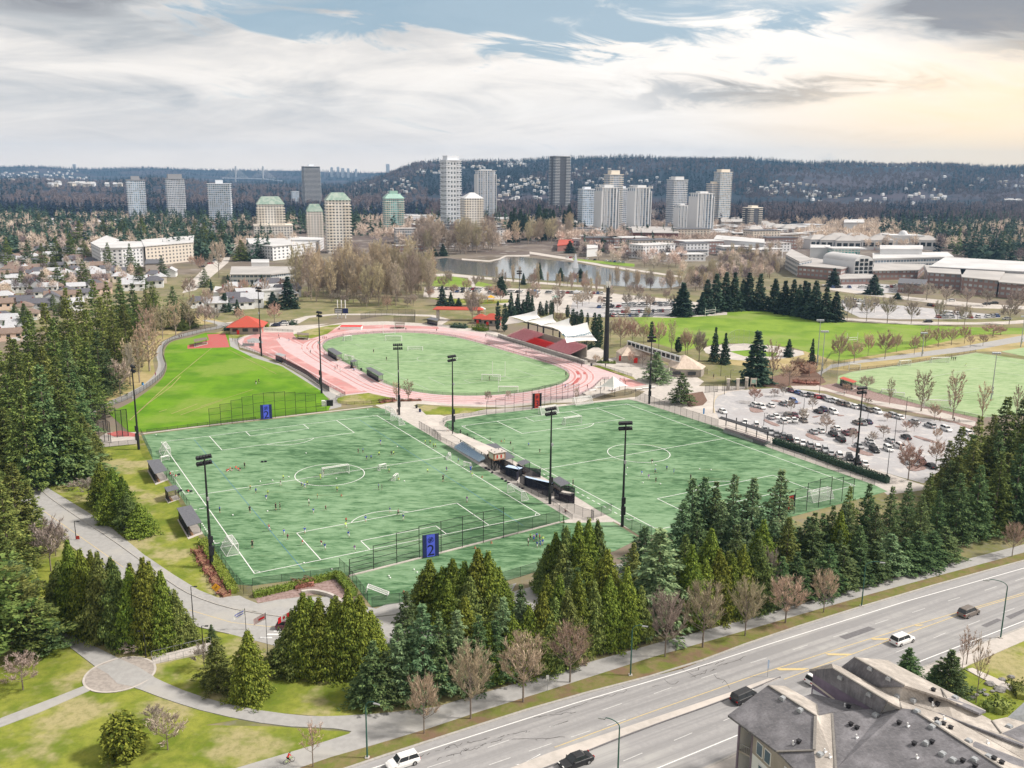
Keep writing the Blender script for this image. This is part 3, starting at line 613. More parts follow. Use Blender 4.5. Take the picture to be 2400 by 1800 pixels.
# parking aisles islands: low earth beds with kerbs
for q in (((440,872),(432,850),(440,842),(540,868),(480,880)),((530,920),(545,925),(640,962),(600,968),(520,930)),((560,798),(610,795),(690,815),(780,812),(740,825),(640,815)),((800,1010),(840,1020),(930,1060),(870,1060),(795,1030)),((1070,1100),(1130,1112),(1260,1155),(1180,1158),(1065,1110)),((1230,968),(1330,985),(1350,982),(1290,962)),((1510,1025),(1660,1072),(1640,1078),(1490,1035)),((830,905),(900,895),(860,912)),((1000,890),(1060,898),(1010,902)),((1440,1225),(1560,1215),(1590,1245),(1480,1262))):
    sheet('parking_island',smooth_px(K('P16',*q),1,True), 'pink_earth',z=0,raise_=.14)
# pond, paths round it, lots beyond
sheet('pond',smooth_px(K('c8',(600,745),(680,728),(760,745),(960,768),(1010,745),(1060,722),(1200,727),(1480,758),(1700,795),(1900,830),(2230,880),(2180,925),(1980,930),(1700,905),(1500,885),(1350,880),(1000,855),(700,830),(600,800)),2,True), 'water',z=.05)
sheet('pond_path',K('c8',(550,838),(700,832),(1000,862),(1350,892),(1700,918),(1700,932),(1350,905),(1000,875),(700,850),(560,852)), 'concrete',z=.03)
sheet('pond_path',K('c8',(1220,690),(1480,730),(1700,775),(2212,850),(2212,860),(1700,788),(1480,745),(1220,705)), 'concrete',z=.03)
sheet('pond_path',K('c8',(780,735),(960,748),(1020,735),(1060,715),(1220,712),(1220,722),(1070,722),(1030,742),(960,756),(780,745)), 'concrete',z=.06)
sheet('park_lawn',K('c8',(560,860),(700,845),(980,905),(960,925),(560,912)), 'lawn_rugby',z=.02)
sheet('park_lawn',K('c8',(1500,735),(1900,770),(1900,790),(1700,770),(1500,745)), 'lawn_rugby',z=.04)
sheet('park_lawn',K('c8',(560,990),(800,1040),(1100,1020),(1100,1000),(800,1000)), 'rough_grass',z=.04)
sheet('park_path',K('c8',(820,860),(850,860),(870,915),(990,925),(960,935),(850,930)), 'concrete',z=.05)
sheet('far_car_park',K('c8',(540,920),(1000,925),(1600,945),(2150,1000),(2500,1040),(2500,1100),(2150,1120),(1700,1106),(1200,1075),(900,1000),(530,985)), 'concrete',z=.024)
sheet('far_car_park',K('R5',(-250,640),(0,660),(500,650),(800,700),(1060,740),(1060,785),(760,800),(400,812),(-100,812),(-300,780)), 'lot_asphalt',z=.03)
sheet('college_lot',K('P16',(1020,200),(1030,155),(1200,165),(1500,190),(2050,245),(2060,262),(1900,270),(1400,272),(1150,262)), 'lot_asphalt',z=.03)
sheet('college_lot',K('c16',(900,905),(1180,890),(1500,920),(1500,960),(1180,960),(960,930)), 'lot_asphalt',z=.03)
sheet('college_road',K('P16',(1020,262),(1400,285),(1900,292),(2100,285),(2300,270),(2300,292),(2100,305),(1500,308),(1050,280)), 'concrete',z=.034)
sheet('college_road',K('P16',(950,60),(1200,95),(1500,130),(2000,175),(2300,190),(2300,210),(1900,200),(1500,152),(1180,115),(950,80)), 'concrete',z=.034)
sheet('far_road',K('c0',(1180,960),(1220,900),(1380,740),(1560,580),(1590,560),(1600,570),(1500,700),(1480,760),(1340,880),(1270,940)), 'concrete',z=.03)
sheet('avenue',K('c8',(1540,590),(1900,660),(2212,700),(2212,712),(1900,690),(1540,612)), 'concrete',z=.03)
sheet('street',K('R7',(-50,1330),(250,1450),(420,1560),(300,1660),(-60,1500)), 'path_asphalt',z=.02)
sheet('back_path',K('S5',(0,250),(120,205),(200,195),(480,215),(640,195),(800,150),(1050,130),(1500,128),(1900,140),(2050,180),(1950,240),(1900,230),(1960,185),(1880,155),(1500,142),(1050,142),(830,165),(700,235),(1000,215),(690,275),(420,275),(560,240)), 'concrete',z=.02)
sheet('forecourt',K('c0',(1560,790),(1930,800),(1900,830),(1500,870),(1470,900),(1500,830)), 'concrete',z=.02)
# ============================================================ trees
def conifer_mesh(name,seed,h,rad,leaf,prof,n_wh,n_br,n_cl,up=.25,droop=.06,hang=.3,fan=.35,ls=.5,lw=.22,z0=.06,jit=.25):
    rs=np.random.RandomState(seed); P0=[]; D=[]; Wd=[]
    for i in range(n_wh):
        t=(i+rs.rand()*.7)/n_wh; z=h*(z0+(1-z0)*t)
        nb=max(3,int(n_br*(1-.55*t))); a0=rs.rand()*6.28
        for b in range(nb):
            a=a0+b*6.283/nb+rs.randn()*.22; L=rad*max(.05,prof(t))*(1+rs.randn()*jit*.5)
            L=max(L,.12*rad); m=max(3,int(n_cl*(.25+L/rad)))
            r=L*np.sqrt(rs.uniform(.06,1,m)); lat=rs.uniform(-1,1,m)*fan*L*np.clip(1.15-r/L,.12,1)+rs.randn(m)*.1
            ca,sa=math.cos(a),math.sin(a)
            zz=z+r*up-droop*r*r+rs.randn(m)*.13*(1+hang)
            P0.append(np.c_[r*ca-lat*sa,r*sa+lat*ca,zz])
            fa=a+np.sign(lat)*rs.uniform(.2,.9,m)+rs.randn(m)*.3
            dz=up*.5-hang+rs.randn(m)*.28-2*droop*r*.5
            d=np.c_[np.cos(fa),np.sin(fa),dz]; d /= np.linalg.norm(d,axis=1)[:,None]; D.append(d)
    P0=np.concatenate(P0); D=np.concatenate(D); n=len(P0)
    r3=rs.randn(n,3)*.55; r3[:,2] += .2; Wv=np.cross(D,r3+np.array([0,0,1.])); Wv /= np.linalg.norm(Wv,axis=1)[:,None]+1e-9
    l=ls*rs.uniform(.6,1.35,n)[:,None]; w=lw*rs.uniform(.6,1.4,n)[:,None]
    A=P0-D*l*.4; B=P0+Wv*w; Cc=P0+D*l*.75; Dd=P0-Wv*w
    V=np.stack([A,B,Cc,Dd],1).reshape(-1,3); V[:,2]=np.maximum(V[:,2],.05)
    Fq=np.arange(4*n).reshape(-1,4)
    return npmesh(name,V,Fq,[leaf])
def trunk_mesh(h,r,m='trunk',name='trunk'):
    mb=MB(); mb.bar((0,0,-.3),(0,0,h),r,n=6,r2=r*.15); me=mb.mesh(name); me.materials.append(M[m]); return me
def tree_proto(kind,crown,trunk,crown_name='crown'):
    e=empty(kind,(0,0,0)); t=link('trunk',trunk,e); c=link(crown_name,crown,e); return proto(e)
fir=lambda t: (1-t) ** .85+.02
broad=lambda t: (1-t ** 1.9) ** .9
dome=lambda t: math.sqrt(max(0,1-t ** 2.3))*(.82+.18*min(1,t*4))
colm=lambda t: (1-t ** 3) ** .8*(.55+.45*min(1,t*4))
PT = {}   # prototypes: kind -> (list of roots, height, radius)
def mk(kind,nm,specs,h,rad,tm,tr):
    PT[kind]=([tree_proto(nm,conifer_mesh('crown',*s),trunk_mesh(tm,tr)) for s in specs],h,rad)
mk('cedar', 'cedar_tree',[(s,15,3.1,lf,broad,48,16,30,.10,.03,.9,.6,.42,.13,.02,.6) for s,lf in ((1, 'leaf_cedar'),(2, 'leaf_cedar'),(3, 'leaf_olive'))],15,3.1,13,.3)
mk('fir', 'fir_tree',[(s,18,4.2,lf,fir,25,12,36,.16,.04,.14,.42,.52,.15,.05,.65) for s,lf in ((11, 'leaf_olive'),(12, 'leaf_fir'),(13, 'leaf_olive'))],18,3.9,17,.32)
mk('spruce', 'spruce_tree',[(s,16,3.6,lf,fir,23,12,34,.24,.06,.10,.42,.50,.15,.05,.65) for s,lf in ((21, 'leaf_spruce'),(22, 'leaf_fir'),(23, 'leaf_spruce'))],16,3.6,15,.28)
mk('bush', 'round_conifer',[(31,6,2.6, 'leaf_cedar',dome,22,15,13,.25,.03,.3,.5,.48,.2,.02,.4)],6,2.6,4,.25)
mk('pine', 'pine_tree',[(41,16,4.6, 'leaf_olive',dome,16,10,42,.2,.01,-.1,.6,.65,.2,.15,.8),(42,16,4.8, 'leaf_fir',dome,15,10,42,.2,.01,-.1,.6,.65,.2,.15,.8)],16,4.7,15,.35)
mk('dark', 'conifer',[(s,20,4.2, 'leaf_dark',fir,30,12,11,.05,.03,.25,.5,1.0,.5,.03,.5) for s in (51,52,53)],20,4.2,18,.35)
mk('cypress', 'cypress_tree',[(61,12,1.5, 'leaf_dark',colm,26,8,6,.5,0,-.8,.5,.7,.28,.02,.3)],12,1.5,10,.2)
def bare_meshes(seed,h,rad,style,tw,tr=.16,nl=14,ntw=900,w=.035,bark='trunk'):
    "leafless tree: trunk and limbs, then the fine twigs as their own crown mesh"
    rs=random.Random(seed); T=MB(); tips=[]
    ht=h*(.32 if style != 'pop' else .12)
    T.bar((0,0,-.2),(0,0,ht),tr,n=6,r2=tr*.8)
    if style in ('pop', 'cot'): T.bar((0,0,ht),(rs.uniform(-.3,.3),rs.uniform(-.3,.3),h*.93),tr*.8,n=5,r2=.02)
    else: T.bar((0,0,ht),(rs.uniform(-.2,.2),rs.uniform(-.2,.2),h*.7),tr*.7,n=5,r2=.02)
    for i in range(nl):
        a=i*2.4+rs.uniform(-.4,.4); t=(i+.5)/nl
        if style == 'pop': z=ht+(h*.72-ht)*t; out=rad*(.55+.45*math.sin(t*3.0)); zz=min(h*.97,z+h*rs.uniform(.18,.30))
        elif style == 'cot': z=h*.1+h*.65*t; out=rad*(.35+.6*math.sin(.5+t*2.3))*rs.uniform(.5,1.1); zz=min(h,z+h*rs.uniform(.18,.36))
        else: z=ht*.8+(h*.6-ht*.8)*t; out=rad*math.sqrt(max(.02,1-(max(0,t-.3)/.72) ** 2))*rs.uniform(.75,1.0); zz=z+(h-z)*(.30+.62*t)*rs.uniform(.85,1.03)
        p0=Vector((0,0,z)); p2=Vector((math.cos(a)*out,math.sin(a)*out,zz)); p1=p0.lerp(p2,.5)+Vector((math.cos(a)*out*.12,math.sin(a)*out*.12,-(zz-z)*(.08 if style != 'pop' else .12)))
        T.bar(p0,p1,tr*.38,n=4,r2=tr*.22); T.bar(p1,p2,tr*.22,n=4,r2=.015)
        for j in range(5):
            u=rs.uniform(.25,.95); q=(p0.lerp(p1,u*2) if u<.5 else p1.lerp(p2,u*2-1))
            d=(p2-p0).normalized()+Vector((rs.uniform(-.8,.8),rs.uniform(-.8,.8),rs.uniform(-.1,.7))); e=q+d.normalized()*rad*rs.uniform(.25,.5)
            T.bar(q,e,tr*.12,n=3,r2=.012); tips.append((q,e))
        tips.append((p1,p2)); tips.append((p1,p2))
    V=[]; n=0
    for _ in range(ntw):
        q,e=rs.choice(tips); u=rs.uniform(.1,1); o=q.lerp(e,u); d=(e-q).normalized()
        d=(d+Vector((rs.uniform(-1,1),rs.uniform(-1,1),rs.uniform(-.35,1.0)))*(.55 if style == 'pop' else .9)); d.normalize()
        L=rad*rs.uniform(.14,.34); e2=o+d*L; s=d.cross(Vector((rs.uniform(-1,1),rs.uniform(-1,1),rs.uniform(-1,1)))).normalized()*w
        e2b=e2+Vector((rs.uniform(-.1,.1),rs.uniform(-.1,.1),rs.uniform(0,.12)))*L
        V += [o-s,e2b,o+s,o.lerp(e2,.6)+s*1.5]; n += 1
        for kx in (0,1):
            o2=o.lerp(e2,rs.uniform(.3,.8)); d2=(d+Vector((rs.uniform(-1,1),rs.uniform(-1,1),rs.uniform(-.5,.9)))).normalized(); e3=o2+d2*L*.6
            V += [o2-s*.6,e3,o2+s*.6,o2.lerp(e3,.5)+s*.9]; n += 1
    V=np.array([tuple(v) for v in V]); tm=T.mesh('trunk'); tm.materials.append(M[bark])
    return npmesh('crown',V,np.arange(4*n).reshape(-1,4),[tw]),tm
def mkb(kind,nm,L,h,rad):
    rr=[]
    for a in L:
        c,t=bare_meshes(*a[0],**a[1]); rr.append(tree_proto(nm,c,t))
    PT[kind]=(rr,h,rad)
mkb('street', 'bare_tree',[((s,8,2.9, 'round',tw),dict(nl=24,ntw=1700,w=.019,tr=.14)) for s,tw in ((101, 'twig_tan'),(102, 'twig_red'),(103, 'twig_brown'))],8,2.9)
mkb('sapling', 'bare_tree',[((110,6,1.5, 'round', 'twig_red'),dict(nl=10,ntw=420,w=.018,tr=.08))],6,1.5)
mkb('poplar', 'poplar_tree',[((s,15,2.1, 'pop',tw),dict(nl=24,ntw=1500,w=.04,tr=.2,bark='pale_trunk')) for s,tw in ((121, 'twig_tan'),(122, 'twig_red'))],15,2.1)
mkb('round', 'bare_tree',[((s,10,3.7, 'round',tw),dict(nl=16,ntw=1100,w=.05,tr=.17)) for s,tw in ((131, 'twig_red'),(132, 'twig_brown'),(133, 'twig_grey'))],10,3.7)
mkb('cotton', 'cottonwood_tree',[((s,26,5.5, 'cot',tw),dict(nl=40,ntw=2400,w=.05,tr=.34,bark='pale_trunk')) for s,tw in ((141, 'twig_brown'),(142, 'twig_tan'),(143, 'twig_tan'))],26,5.5)
# far, simple leafless tree: one mesh, haze of twigs on a trunk
def far_bare(seed,tw):
    rs=np.random.RandomState(seed); n=260; u=rs.randn(n,3); u /= np.linalg.norm(u,axis=1)[:,None]; rr=rs.rand(n) ** .4
    Pp=u*rr[:,None]*np.array([5,5,6.5])+np.array([0,0,11]); d=u*.7+rs.randn(n,3)*.5+np.array([0,0,.6]); d /= np.linalg.norm(d,axis=1)[:,None]
    s=np.cross(d,rs.randn(n,3)); s /= np.linalg.norm(s,axis=1)[:,None]; w=.22; L=rs.uniform(1.2,2.6,n)[:,None]
    V=np.stack([Pp-s*w,Pp+d*L,Pp+s*w,Pp-d*L*.8],1).reshape(-1,3)
    t=MB(); t.bar((0,0,0),(0,0,12),.35,n=4,r2=.1); tv=np.array(t.v); tf=np.array([f for f in t.f if len(f) == 4])
    return npmesh('tree',np.r_[V,tv],np.r_[np.arange(4*n).reshape(-1,4),tf+4*n],[tw, 'trunk'],np.r_[np.zeros(n),np.ones(len(tf))])
def far_conifer(seed,lf,n=150,h=22,rad=4.):
    rs=np.random.RandomState(seed); t=rs.rand(n) ** 1.25; a=rs.rand(n)*6.28; r=rad*(1-t) ** .9*np.sqrt(rs.uniform(.25,1,n))*(1+.3*np.sin(t*40))
    Pp=np.c_[r*np.cos(a),r*np.sin(a),1+t*(h-1.5)]; d=np.c_[np.cos(a),np.sin(a),-.15+rs.randn(n)*.35]; s=np.c_[-np.sin(a),np.cos(a),rs.randn(n)*.3]
    L=(1.1*(1-t)+.5)[:,None]*rs.uniform(.7,1.4,n)[:,None]; w=L*.62
    V=np.stack([Pp-d*L,Pp+s*w,Pp+d*L,Pp-s*w],1).reshape(-1,3)
    tip=np.array([[-.35,0,h*.85],[0,0,h],[.35,0,h*.85],[0,.3,h*.8]]); V=np.r_[V,tip]
    return npmesh('conifer',V,np.arange(4*(n+1)).reshape(-1,4),[lf])
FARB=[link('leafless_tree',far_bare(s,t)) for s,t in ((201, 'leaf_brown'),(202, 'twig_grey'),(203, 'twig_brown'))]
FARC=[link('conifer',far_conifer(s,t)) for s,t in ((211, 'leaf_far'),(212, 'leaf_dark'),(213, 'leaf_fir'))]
rt=random.Random(42)
KNAME=dict(cedar='dense yellow-green cedar',fir='layered dark green fir',spruce='pale green spruce',bush='rounded dark green conifer bush',pine='broad green pine',dark='dark blue-green conifer',cypress='slim dark cypress',
             mid='dark conifer',street='leafless street tree',sapling='thin pinkish leafless sapling',poplar='slender upright leafless poplar',round='leafless round-crowned tree',cotton='tall bare cottonwood')
KGRP=dict(cedar='cedars',fir='firs',spruce='spruces',bush='conifer bushes',pine='pines',dark='dark conifers',cypress='cypresses',mid='conifers',street='leafless trees by the road',sapling='saplings',poplar='poplars',round='leafless trees',cotton='cottonwoods')
def tree(kind,px,py,top,width=None,where='',var=None,desc=None):
    "a tree standing on the ground at image point (px, py), its tip at image row top"
    prs,h,rad=PT[kind]; g=G(px,py); hh=max(1.2,H(g,top)); sz=hh/h
    sx=(width*M_per_px(g)/2/rad) if width else sz*rt.uniform(.88,1.12)
    i=rt.randrange(len(prs)) if var is None else var
    o=place(prs[i % len(prs)],g,rt.uniform(0,6.28),(sx,sx,sz))
    return reg(o,desc or KNAME[kind],where, 'tree' if kind != 'bush' else 'bush',KGRP[kind]+' '+where)
def trees(kind,c,L,where,dy=0,ws=1.,**kw):
    for q in L:
        x,y=k(c,q[0],q[1]+dy); t=k(c,0,q[2])[1]; w=q[3]*ws/CR[c][2] if len(q)>3 and q[3] else None
        v=q[4] if len(q)>4 else None; tree(kind,x,y,t,w,where,var=v,**kw)
W_='in the clump left of the ring path'
# foreground left
trees('cedar', 'Q4',[(330,900,590,150),(395,935,480,150,0),(455,965,530,150),(545,990,545,160),(625,1015,590,150),(700,1025,630,150),(775,1035,575,160,0),(860,1030,640,150),(925,1020,740,130),(980,1010,860,90),(390,850,560,130),(500,880,540,130),(600,900,570,130),(700,930,600,130),(800,950,590,130),(300,850,640,110)], 'in the big clump between park drive and footpath')
trees('cedar', 'Q4',[(535,300,80,120,0),(600,330,110,130),(585,385,180,130),(650,390,150,120),(735,445,290,140),(670,420,230,110)], 'on the grass between drive and shelters')
trees('bush', 'Q4',[(645,1595,1380,200)], 'alone on the lawn below the plaza')
trees('cedar', 'Q4',[(1300,1295,950,180,0)], 'cone-shaped on the lawn right of the steps'); trees('fir', 'Q4',[(1130,1245,985,175)], 'on the lawn right of the steps',desc='ragged dark fir')
trees('fir', 'Q4',[(1100,1010,915,60),(1447,1095,990,60)], 'beside the flagpoles',desc='small dark fir')
trees('pine', 'Q4',[(60,1010,620,300),(190,1060,800,260),(-60,1120,560,360),(255,1060,900,170),(100,900,600,200)], 'at the left edge below the drive')
trees('fir', 'Q4',[(-30,590,30,330,0),(110,560,70,260),(180,540,160,170,2),(60,680,180,260),(-60,420,-60,300),(30,800,420,240),(330,150,-180,330,1),(230,160,-90,250),(430,130,-60,160),(130,150,-160,260),(20,120,-200,260),(500,60,-80,110)], 'beside the drive at the left edge')
trees('round', 'Q4',[(265,640,380,190,2),(290,560,400,130,1),(460,260,160,120,2),(120,1255,1080,190,1),(870,1565,1380,180,1),(800,1440,1340,110,2),(1060,1150,1020,120,2),(380,220,175,60),(690,1065,1010,120,2),(820,1045,1005,100,2)], 'on the park grass',desc='small leafless shrubby tree')
trees('cedar', 'Q5',[(60,690,470,260),(130,705,260,260),(215,715,130,250,0),(330,720,170,250),(430,720,175,240),(540,715,100,270,0),(630,700,150,250),(705,680,260,220),(735,650,430,150),(260,640,160,220),(450,640,150,220),(600,640,170,220)], 'in the large clump beside the driveway')
trees('spruce', 'Q5',[(665,950,640,260,1),(720,960,480,280,1),(810,950,560,290,1),(905,930,350,290,2),(1080,900,205,330,0),(985,910,430,230,1),(1200,890,265,250,1),(1335,860,250,280,2),(1260,880,450,220,1),(1490,830,290,240,1),(1620,800,330,220,1),(1670,730,155,260,0),(1800,700,160,240,2)], 'in the belt below the practice strip',dy=-22,ws=1.05)
trees('fir', 'Q5',[(960,560,115,230,1)], 'beside the practice strip',desc='lone dark fir')
trees('cedar', 'Q5',[(1860,740,220,210),(1960,720,130,220,0),(2050,700,170,220),(2140,690,110,220),(1560,820,360,200),(1740,770,300,220),(2000,740,300,200),(1400,850,480,200)], 'in the belt beside the road path',dy=-45,ws=1.1)
trees('cedar', 'F2r',[(690,1720,1270,260),(790,1740,1330,230),(870,1740,1265,240,0),(960,1740,1290,240),(1060,1740,1190,270,0),(1140,1740,1215,260,1),(1220,1720,1330,220,0),(640,1700,1360,200),(1270,1700,1450,150),(1000,1790,1400,240),(830,1790,1420,220)], 'in the dark dome-like clump below the practice strip')
trees('cedar', 'F2r',[(1605,1500,1150,180),(1660,1520,1060,190,0),(1740,1530,1020,210),(1830,1520,975,220,0),(1910,1510,960,210,1),(1980,1500,965,190),(1570,1520,1240,150),(1720,1560,1150,200),(1860,1570,1120,220)], 'in the clump right of the practice strip')
trees('fir', 'F2r',[(1717,1480,925,60,1)], 'rising thin from the cedar clump',desc='thin pointed fir')
# belt along the main road, image right half
cyc=[0,2,1,0,2]
trees('cedar', 'Q6',[(15,610,200,120),(100,600,190,120,0),(180,590,230,110),(250,580,200,120,0),(330,560,165,120),(400,540,250,100),(630,480,60,120),(700,450,130,120,0),(760,440,80,130),(820,420,100,120,0),(870,410,60,120,1),(945,400,30,130)], 'in the belt beside the road path, middle part',dy=-42,ws=1.1)
trees('spruce', 'Q6',[(480,470,-20,270,0),(60,520,130,110,1),(1000,390,140,110,1),(1060,370,110,120,1),(1130,350,90,130,1),(1200,330,120,110,1),(1280,320,50,130,1),(1350,300,60,140,1),(1430,270,70,130,1),(1500,250,40,140,1),(1570,230,0,150,2),(1640,215,20,130,1),(1700,200,-10,140,1),(1770,180,-10,140,1),(1830,165,-30,130,1)], 'in the belt beside the road path, right part',dy=-38,ws=1.2)
trees('spruce', 'F3',[(500,1420,1050,230,0),(610,1400,1060,180),(780,1300,865,210,2),(840,1270,690,230,2),(930,1260,680,240,0),(880,1380,950,190),(1010,1280,720,180,1),(1060,1330,860,190,0),(1140,1260,660,180,2),(1150,1350,890,190),(1280,1290,690,240,0),(1240,1370,1000,180),(1350,1350,920,170),(1480,1260,630,240,0),(1450,1380,1020,180),(1550,1370,1000,190),(1630,1360,1060,160),(1700,1350,980,180),(1800,1340,960,180),(1870,1330,900,170),(1950,1300,880,160)], 'between the far pitch and the belt',ws=1.25)
trees('fir', 'F3',[(1990,1240,760,180,0),(2130,1220,740,220,1),(2080,1380,1050,190,1),(2190,1330,900,200,1),(1930,1380,1080,160,1)], 'below the car park',desc='dark fir')
TR='at the right edge above the road'
for x,y,t,v in ((2235,1268,1110,1),(2280,1262,1090,1),(2325,1254,1060,0),(2370,1246,1040,1),(2415,1240,1010,0),(2190,1275,1150,1),(2150,1290,1160,1),(2170,1230,1110,0),(2215,1215,1080,1),(2265,1205,1030,0),(2320,1200,1010,1),(2380,1195,980,0),(2120,1250,1130,1),(2080,1270,1140,1),(2030,1300,1170,1),(1980,1310,1180,1),(2420,1190,960,0)): tree('fir',x,y,t,None,TR,v)
for x,y,t,v in ((1420,1440,1290,0),(1350,1480,1330,1),(1480,1420,1270,2),(1540,1410,1260,0),(1600,1400,1250,2),(1660,1390,1240,0),(1720,1380,1230,1),(1780,1365,1220,0),(1840,1350,1210,2),(1900,1335,1200,1),(1960,1330,1200,0),(1280,1500,1350,0),(1220,1520,1370,1),(1160,1540,1390,2),(1090,1560,1400,0),(1500,1455,1330,1),(1620,1430,1310,0),(1700,1410,1290,2),(1780,1395,1270,0)): tree(('cedar', 'spruce', 'fir')[v],x,y,t,None, 'deep inside the conifer belt',v)
trees('fir', 'P16',[(1650,1500,1230,150),(1690,1440,1060,180),(1760,1420,960,200,2),(1830,1500,1020,200),(1870,1400,900,220,0),(1960,1380,880,200),(2040,1330,765,240,2),(2140,1320,790,240),(2200,1400,830,240),(2080,1450,1000,240,0),(2230,1500,960,240),(1930,1520,1030,240),(1980,1450,950,220,1),(2150,1560,1100,260,0),(2060,1600,1140,260),(1750,1560,1150,200,2),(2240,1640,1150,240,1)], 'at the right edge above the road')
trees('spruce', 'Q6',[(1660,690,540,130,1),(1850,760,550,180,1),(1780,740,620,100,2)], 'behind the grey-roofed apartments',desc='ragged green conifer')
trees('sapling', 'Q6',[(1940,620,440,90),(1985,800,470,90),(1920,640,470,60)], 'behind the grey-roofed apartments')
trees('street', 'Q6',[(72,705,435,185,1),(520,585,272,170,2),(697,540,232,190,0),(897,485,222,150,0),(1087,425,212,170,1),(1267,375,178,115,1),(2155,112,-45,90,1)], 'on the verge of the main road')
trees('street', 'Q5',[(1432,1060,515,300,0),(1820,938,430,320,0),(1087,1170,748,230,1)], 'on the verge of the main road'); trees('sapling', 'Q5',[(265,1420,1050,190)], 'on the verge beside the cyclist')
trees('round', 'Q6',[(1000,330,80,90,2)], 'brown among the belt conifers')
# big left forest
rf=random.Random(5)
trees('fir', 'L7',[(330,1190,430,330,1),(200,1230,530,300,0),(470,1170,620,270,0),(560,1100,760,190,2),(60,1120,700,260,2),(100,1040,500,260),(250,1020,360,280,0),(420,1000,380,260,0),(520,960,480,230),(0,1000,380,240),(150,860,250,240),(330,880,300,250,2),(480,840,270,240),(30,840,240,220,2),(600,780,280,220,0),(230,760,120,220),(400,760,130,230,0),(520,720,140,220,2),(660,640,210,200),(720,590,330,150,1),(350,640,30,210,0),(600,600,60,200),(760,520,80,180,0),(480,560,0,200,0),(690,480,-20,190,2),(830,420,30,160),(560,450,-70,180),(820,330,-50,150,0),(730,380,-110,160,0),(900,270,-30,130),(640,330,-130,160),(960,210,-60,130),(1010,190,-40,110,0),(880,230,-100,140),(1080,195,40,100,0),(1200,190,20,120,0),(1250,190,80,80),(800,240,-140,150),(1130,130,-80,120),(1000,120,-110,120,0),(470,430,-80,150),(400,520,60,140,1),(100,650,250,160),(240,560,70,150,2),(-60,900,260,240),(170,200,30,110,1),(140,700,260,160)], 'in the forest left of the grass field')
trees('cedar', 'L7',[(575,715,520,120,0),(640,625,560,60,2),(1185,205,130,70,2)], 'at the forest edge')
trees('round', 'L7',[(780,628,400,150,1),(850,585,300,70,2),(1330,195,40,120,1),(1392,175,55,70,2)], 'on the dry grass beside the jogging path')
trees('poplar', 'L7',[(845,560,240,90,0),(905,545,245,110,0),(970,470,150,150,1),(950,330,30,90,1),(985,300,60,70,0),(1055,262,25,80,0),(1140,235,0,90,0),(1232,200,-40,110,0),(1010,240,20,70,0),(905,450,170,70,1)], 'in the row along the jogging path')
# neighbourhood and middle distance, left
trees('fir', 'R7',[(1100,1000,600,220),(760,980,700,250,2),(560,960,740,170),(290,980,740,170),(380,730,340,190),(560,700,380,150),(740,620,320,180),(120,720,310,160),(930,620,260,180),(1100,560,340,150),(1420,760,380,170),(1700,760,390,150),(1820,990,640,190),(2110,840,540,130),(2200,600,400,90),(0,700,430,130),(50,980,760,130),(1800,600,380,90),(230,540,410,90),(620,560,360,100),(60,1600,1400,80),(1050,440,90,220),(1350,340,80,190),(1600,350,70,180),(1850,360,60,200),(900,340,110,150),(520,200,0,110),(190,1280,1160,60),(890,900,740,100),(700,1250,1050,130,2),(340,1560,1170,200)], 'among the houses at left')
trees('fir', 'c0',[(1330,920,800,80),(1565,750,615,110),(1440,660,510,110),(1330,680,500,110),(1380,690,560,90),(1270,650,480,80),(1520,590,480,60),(1130,600,490,100),(1220,590,490,80),(1030,600,500,90)], 'beside the far street')
trees('dark', 'c0',[(1870,1060,850,120),(1770,1050,950,90),(1540,1100,1000,50),(1460,1080,960,90),(1370,960,870,30),(1480,920,840,40),(1560,1010,930,40),(1640,1000,880,50),(1700,960,840,50)], 'behind the red-roofed pavilion')
trees('round', 'c0',[(1780,1160,1030,90,0),(1555,1160,1060,70,0),(1420,860,620,110,1),(1350,1090,930,80),(1230,1000,860,90),(1580,980,870,70),(1490,1020,880,60),(1660,1010,900,60),(1720,1000,860,60),(1300,830,720,60),(1245,780,720,50,0)], 'behind the red-roofed pavilion')
# cottonwood grove
for q in rng_poly(K('c8',(-330,1010),(0,1040),(300,1060),(560,1020),(600,900),(540,860),(200,880),(-100,900),(-300,950)),76,rf,7):
    x,y=PX(q); h_=rf.uniform(.75,1.25)
    tree('cotton',x,y,PX(q+Vector((0,0,27*h_)))[1],9*h_/M_per_px(q), 'in the bare grove behind the track')
trees('dark', 'c8',[(655,1040,910,70),(710,1060,955,60),(760,1060,990,60),(855,1040,940,60),(660,720,640,60),(600,720,660,60)], 'between the grove and the canopy')
trees('cotton', 'c8',[(830,1050,950,110,1),(890,1060,960,100,1)], 'between the grove and the canopy')
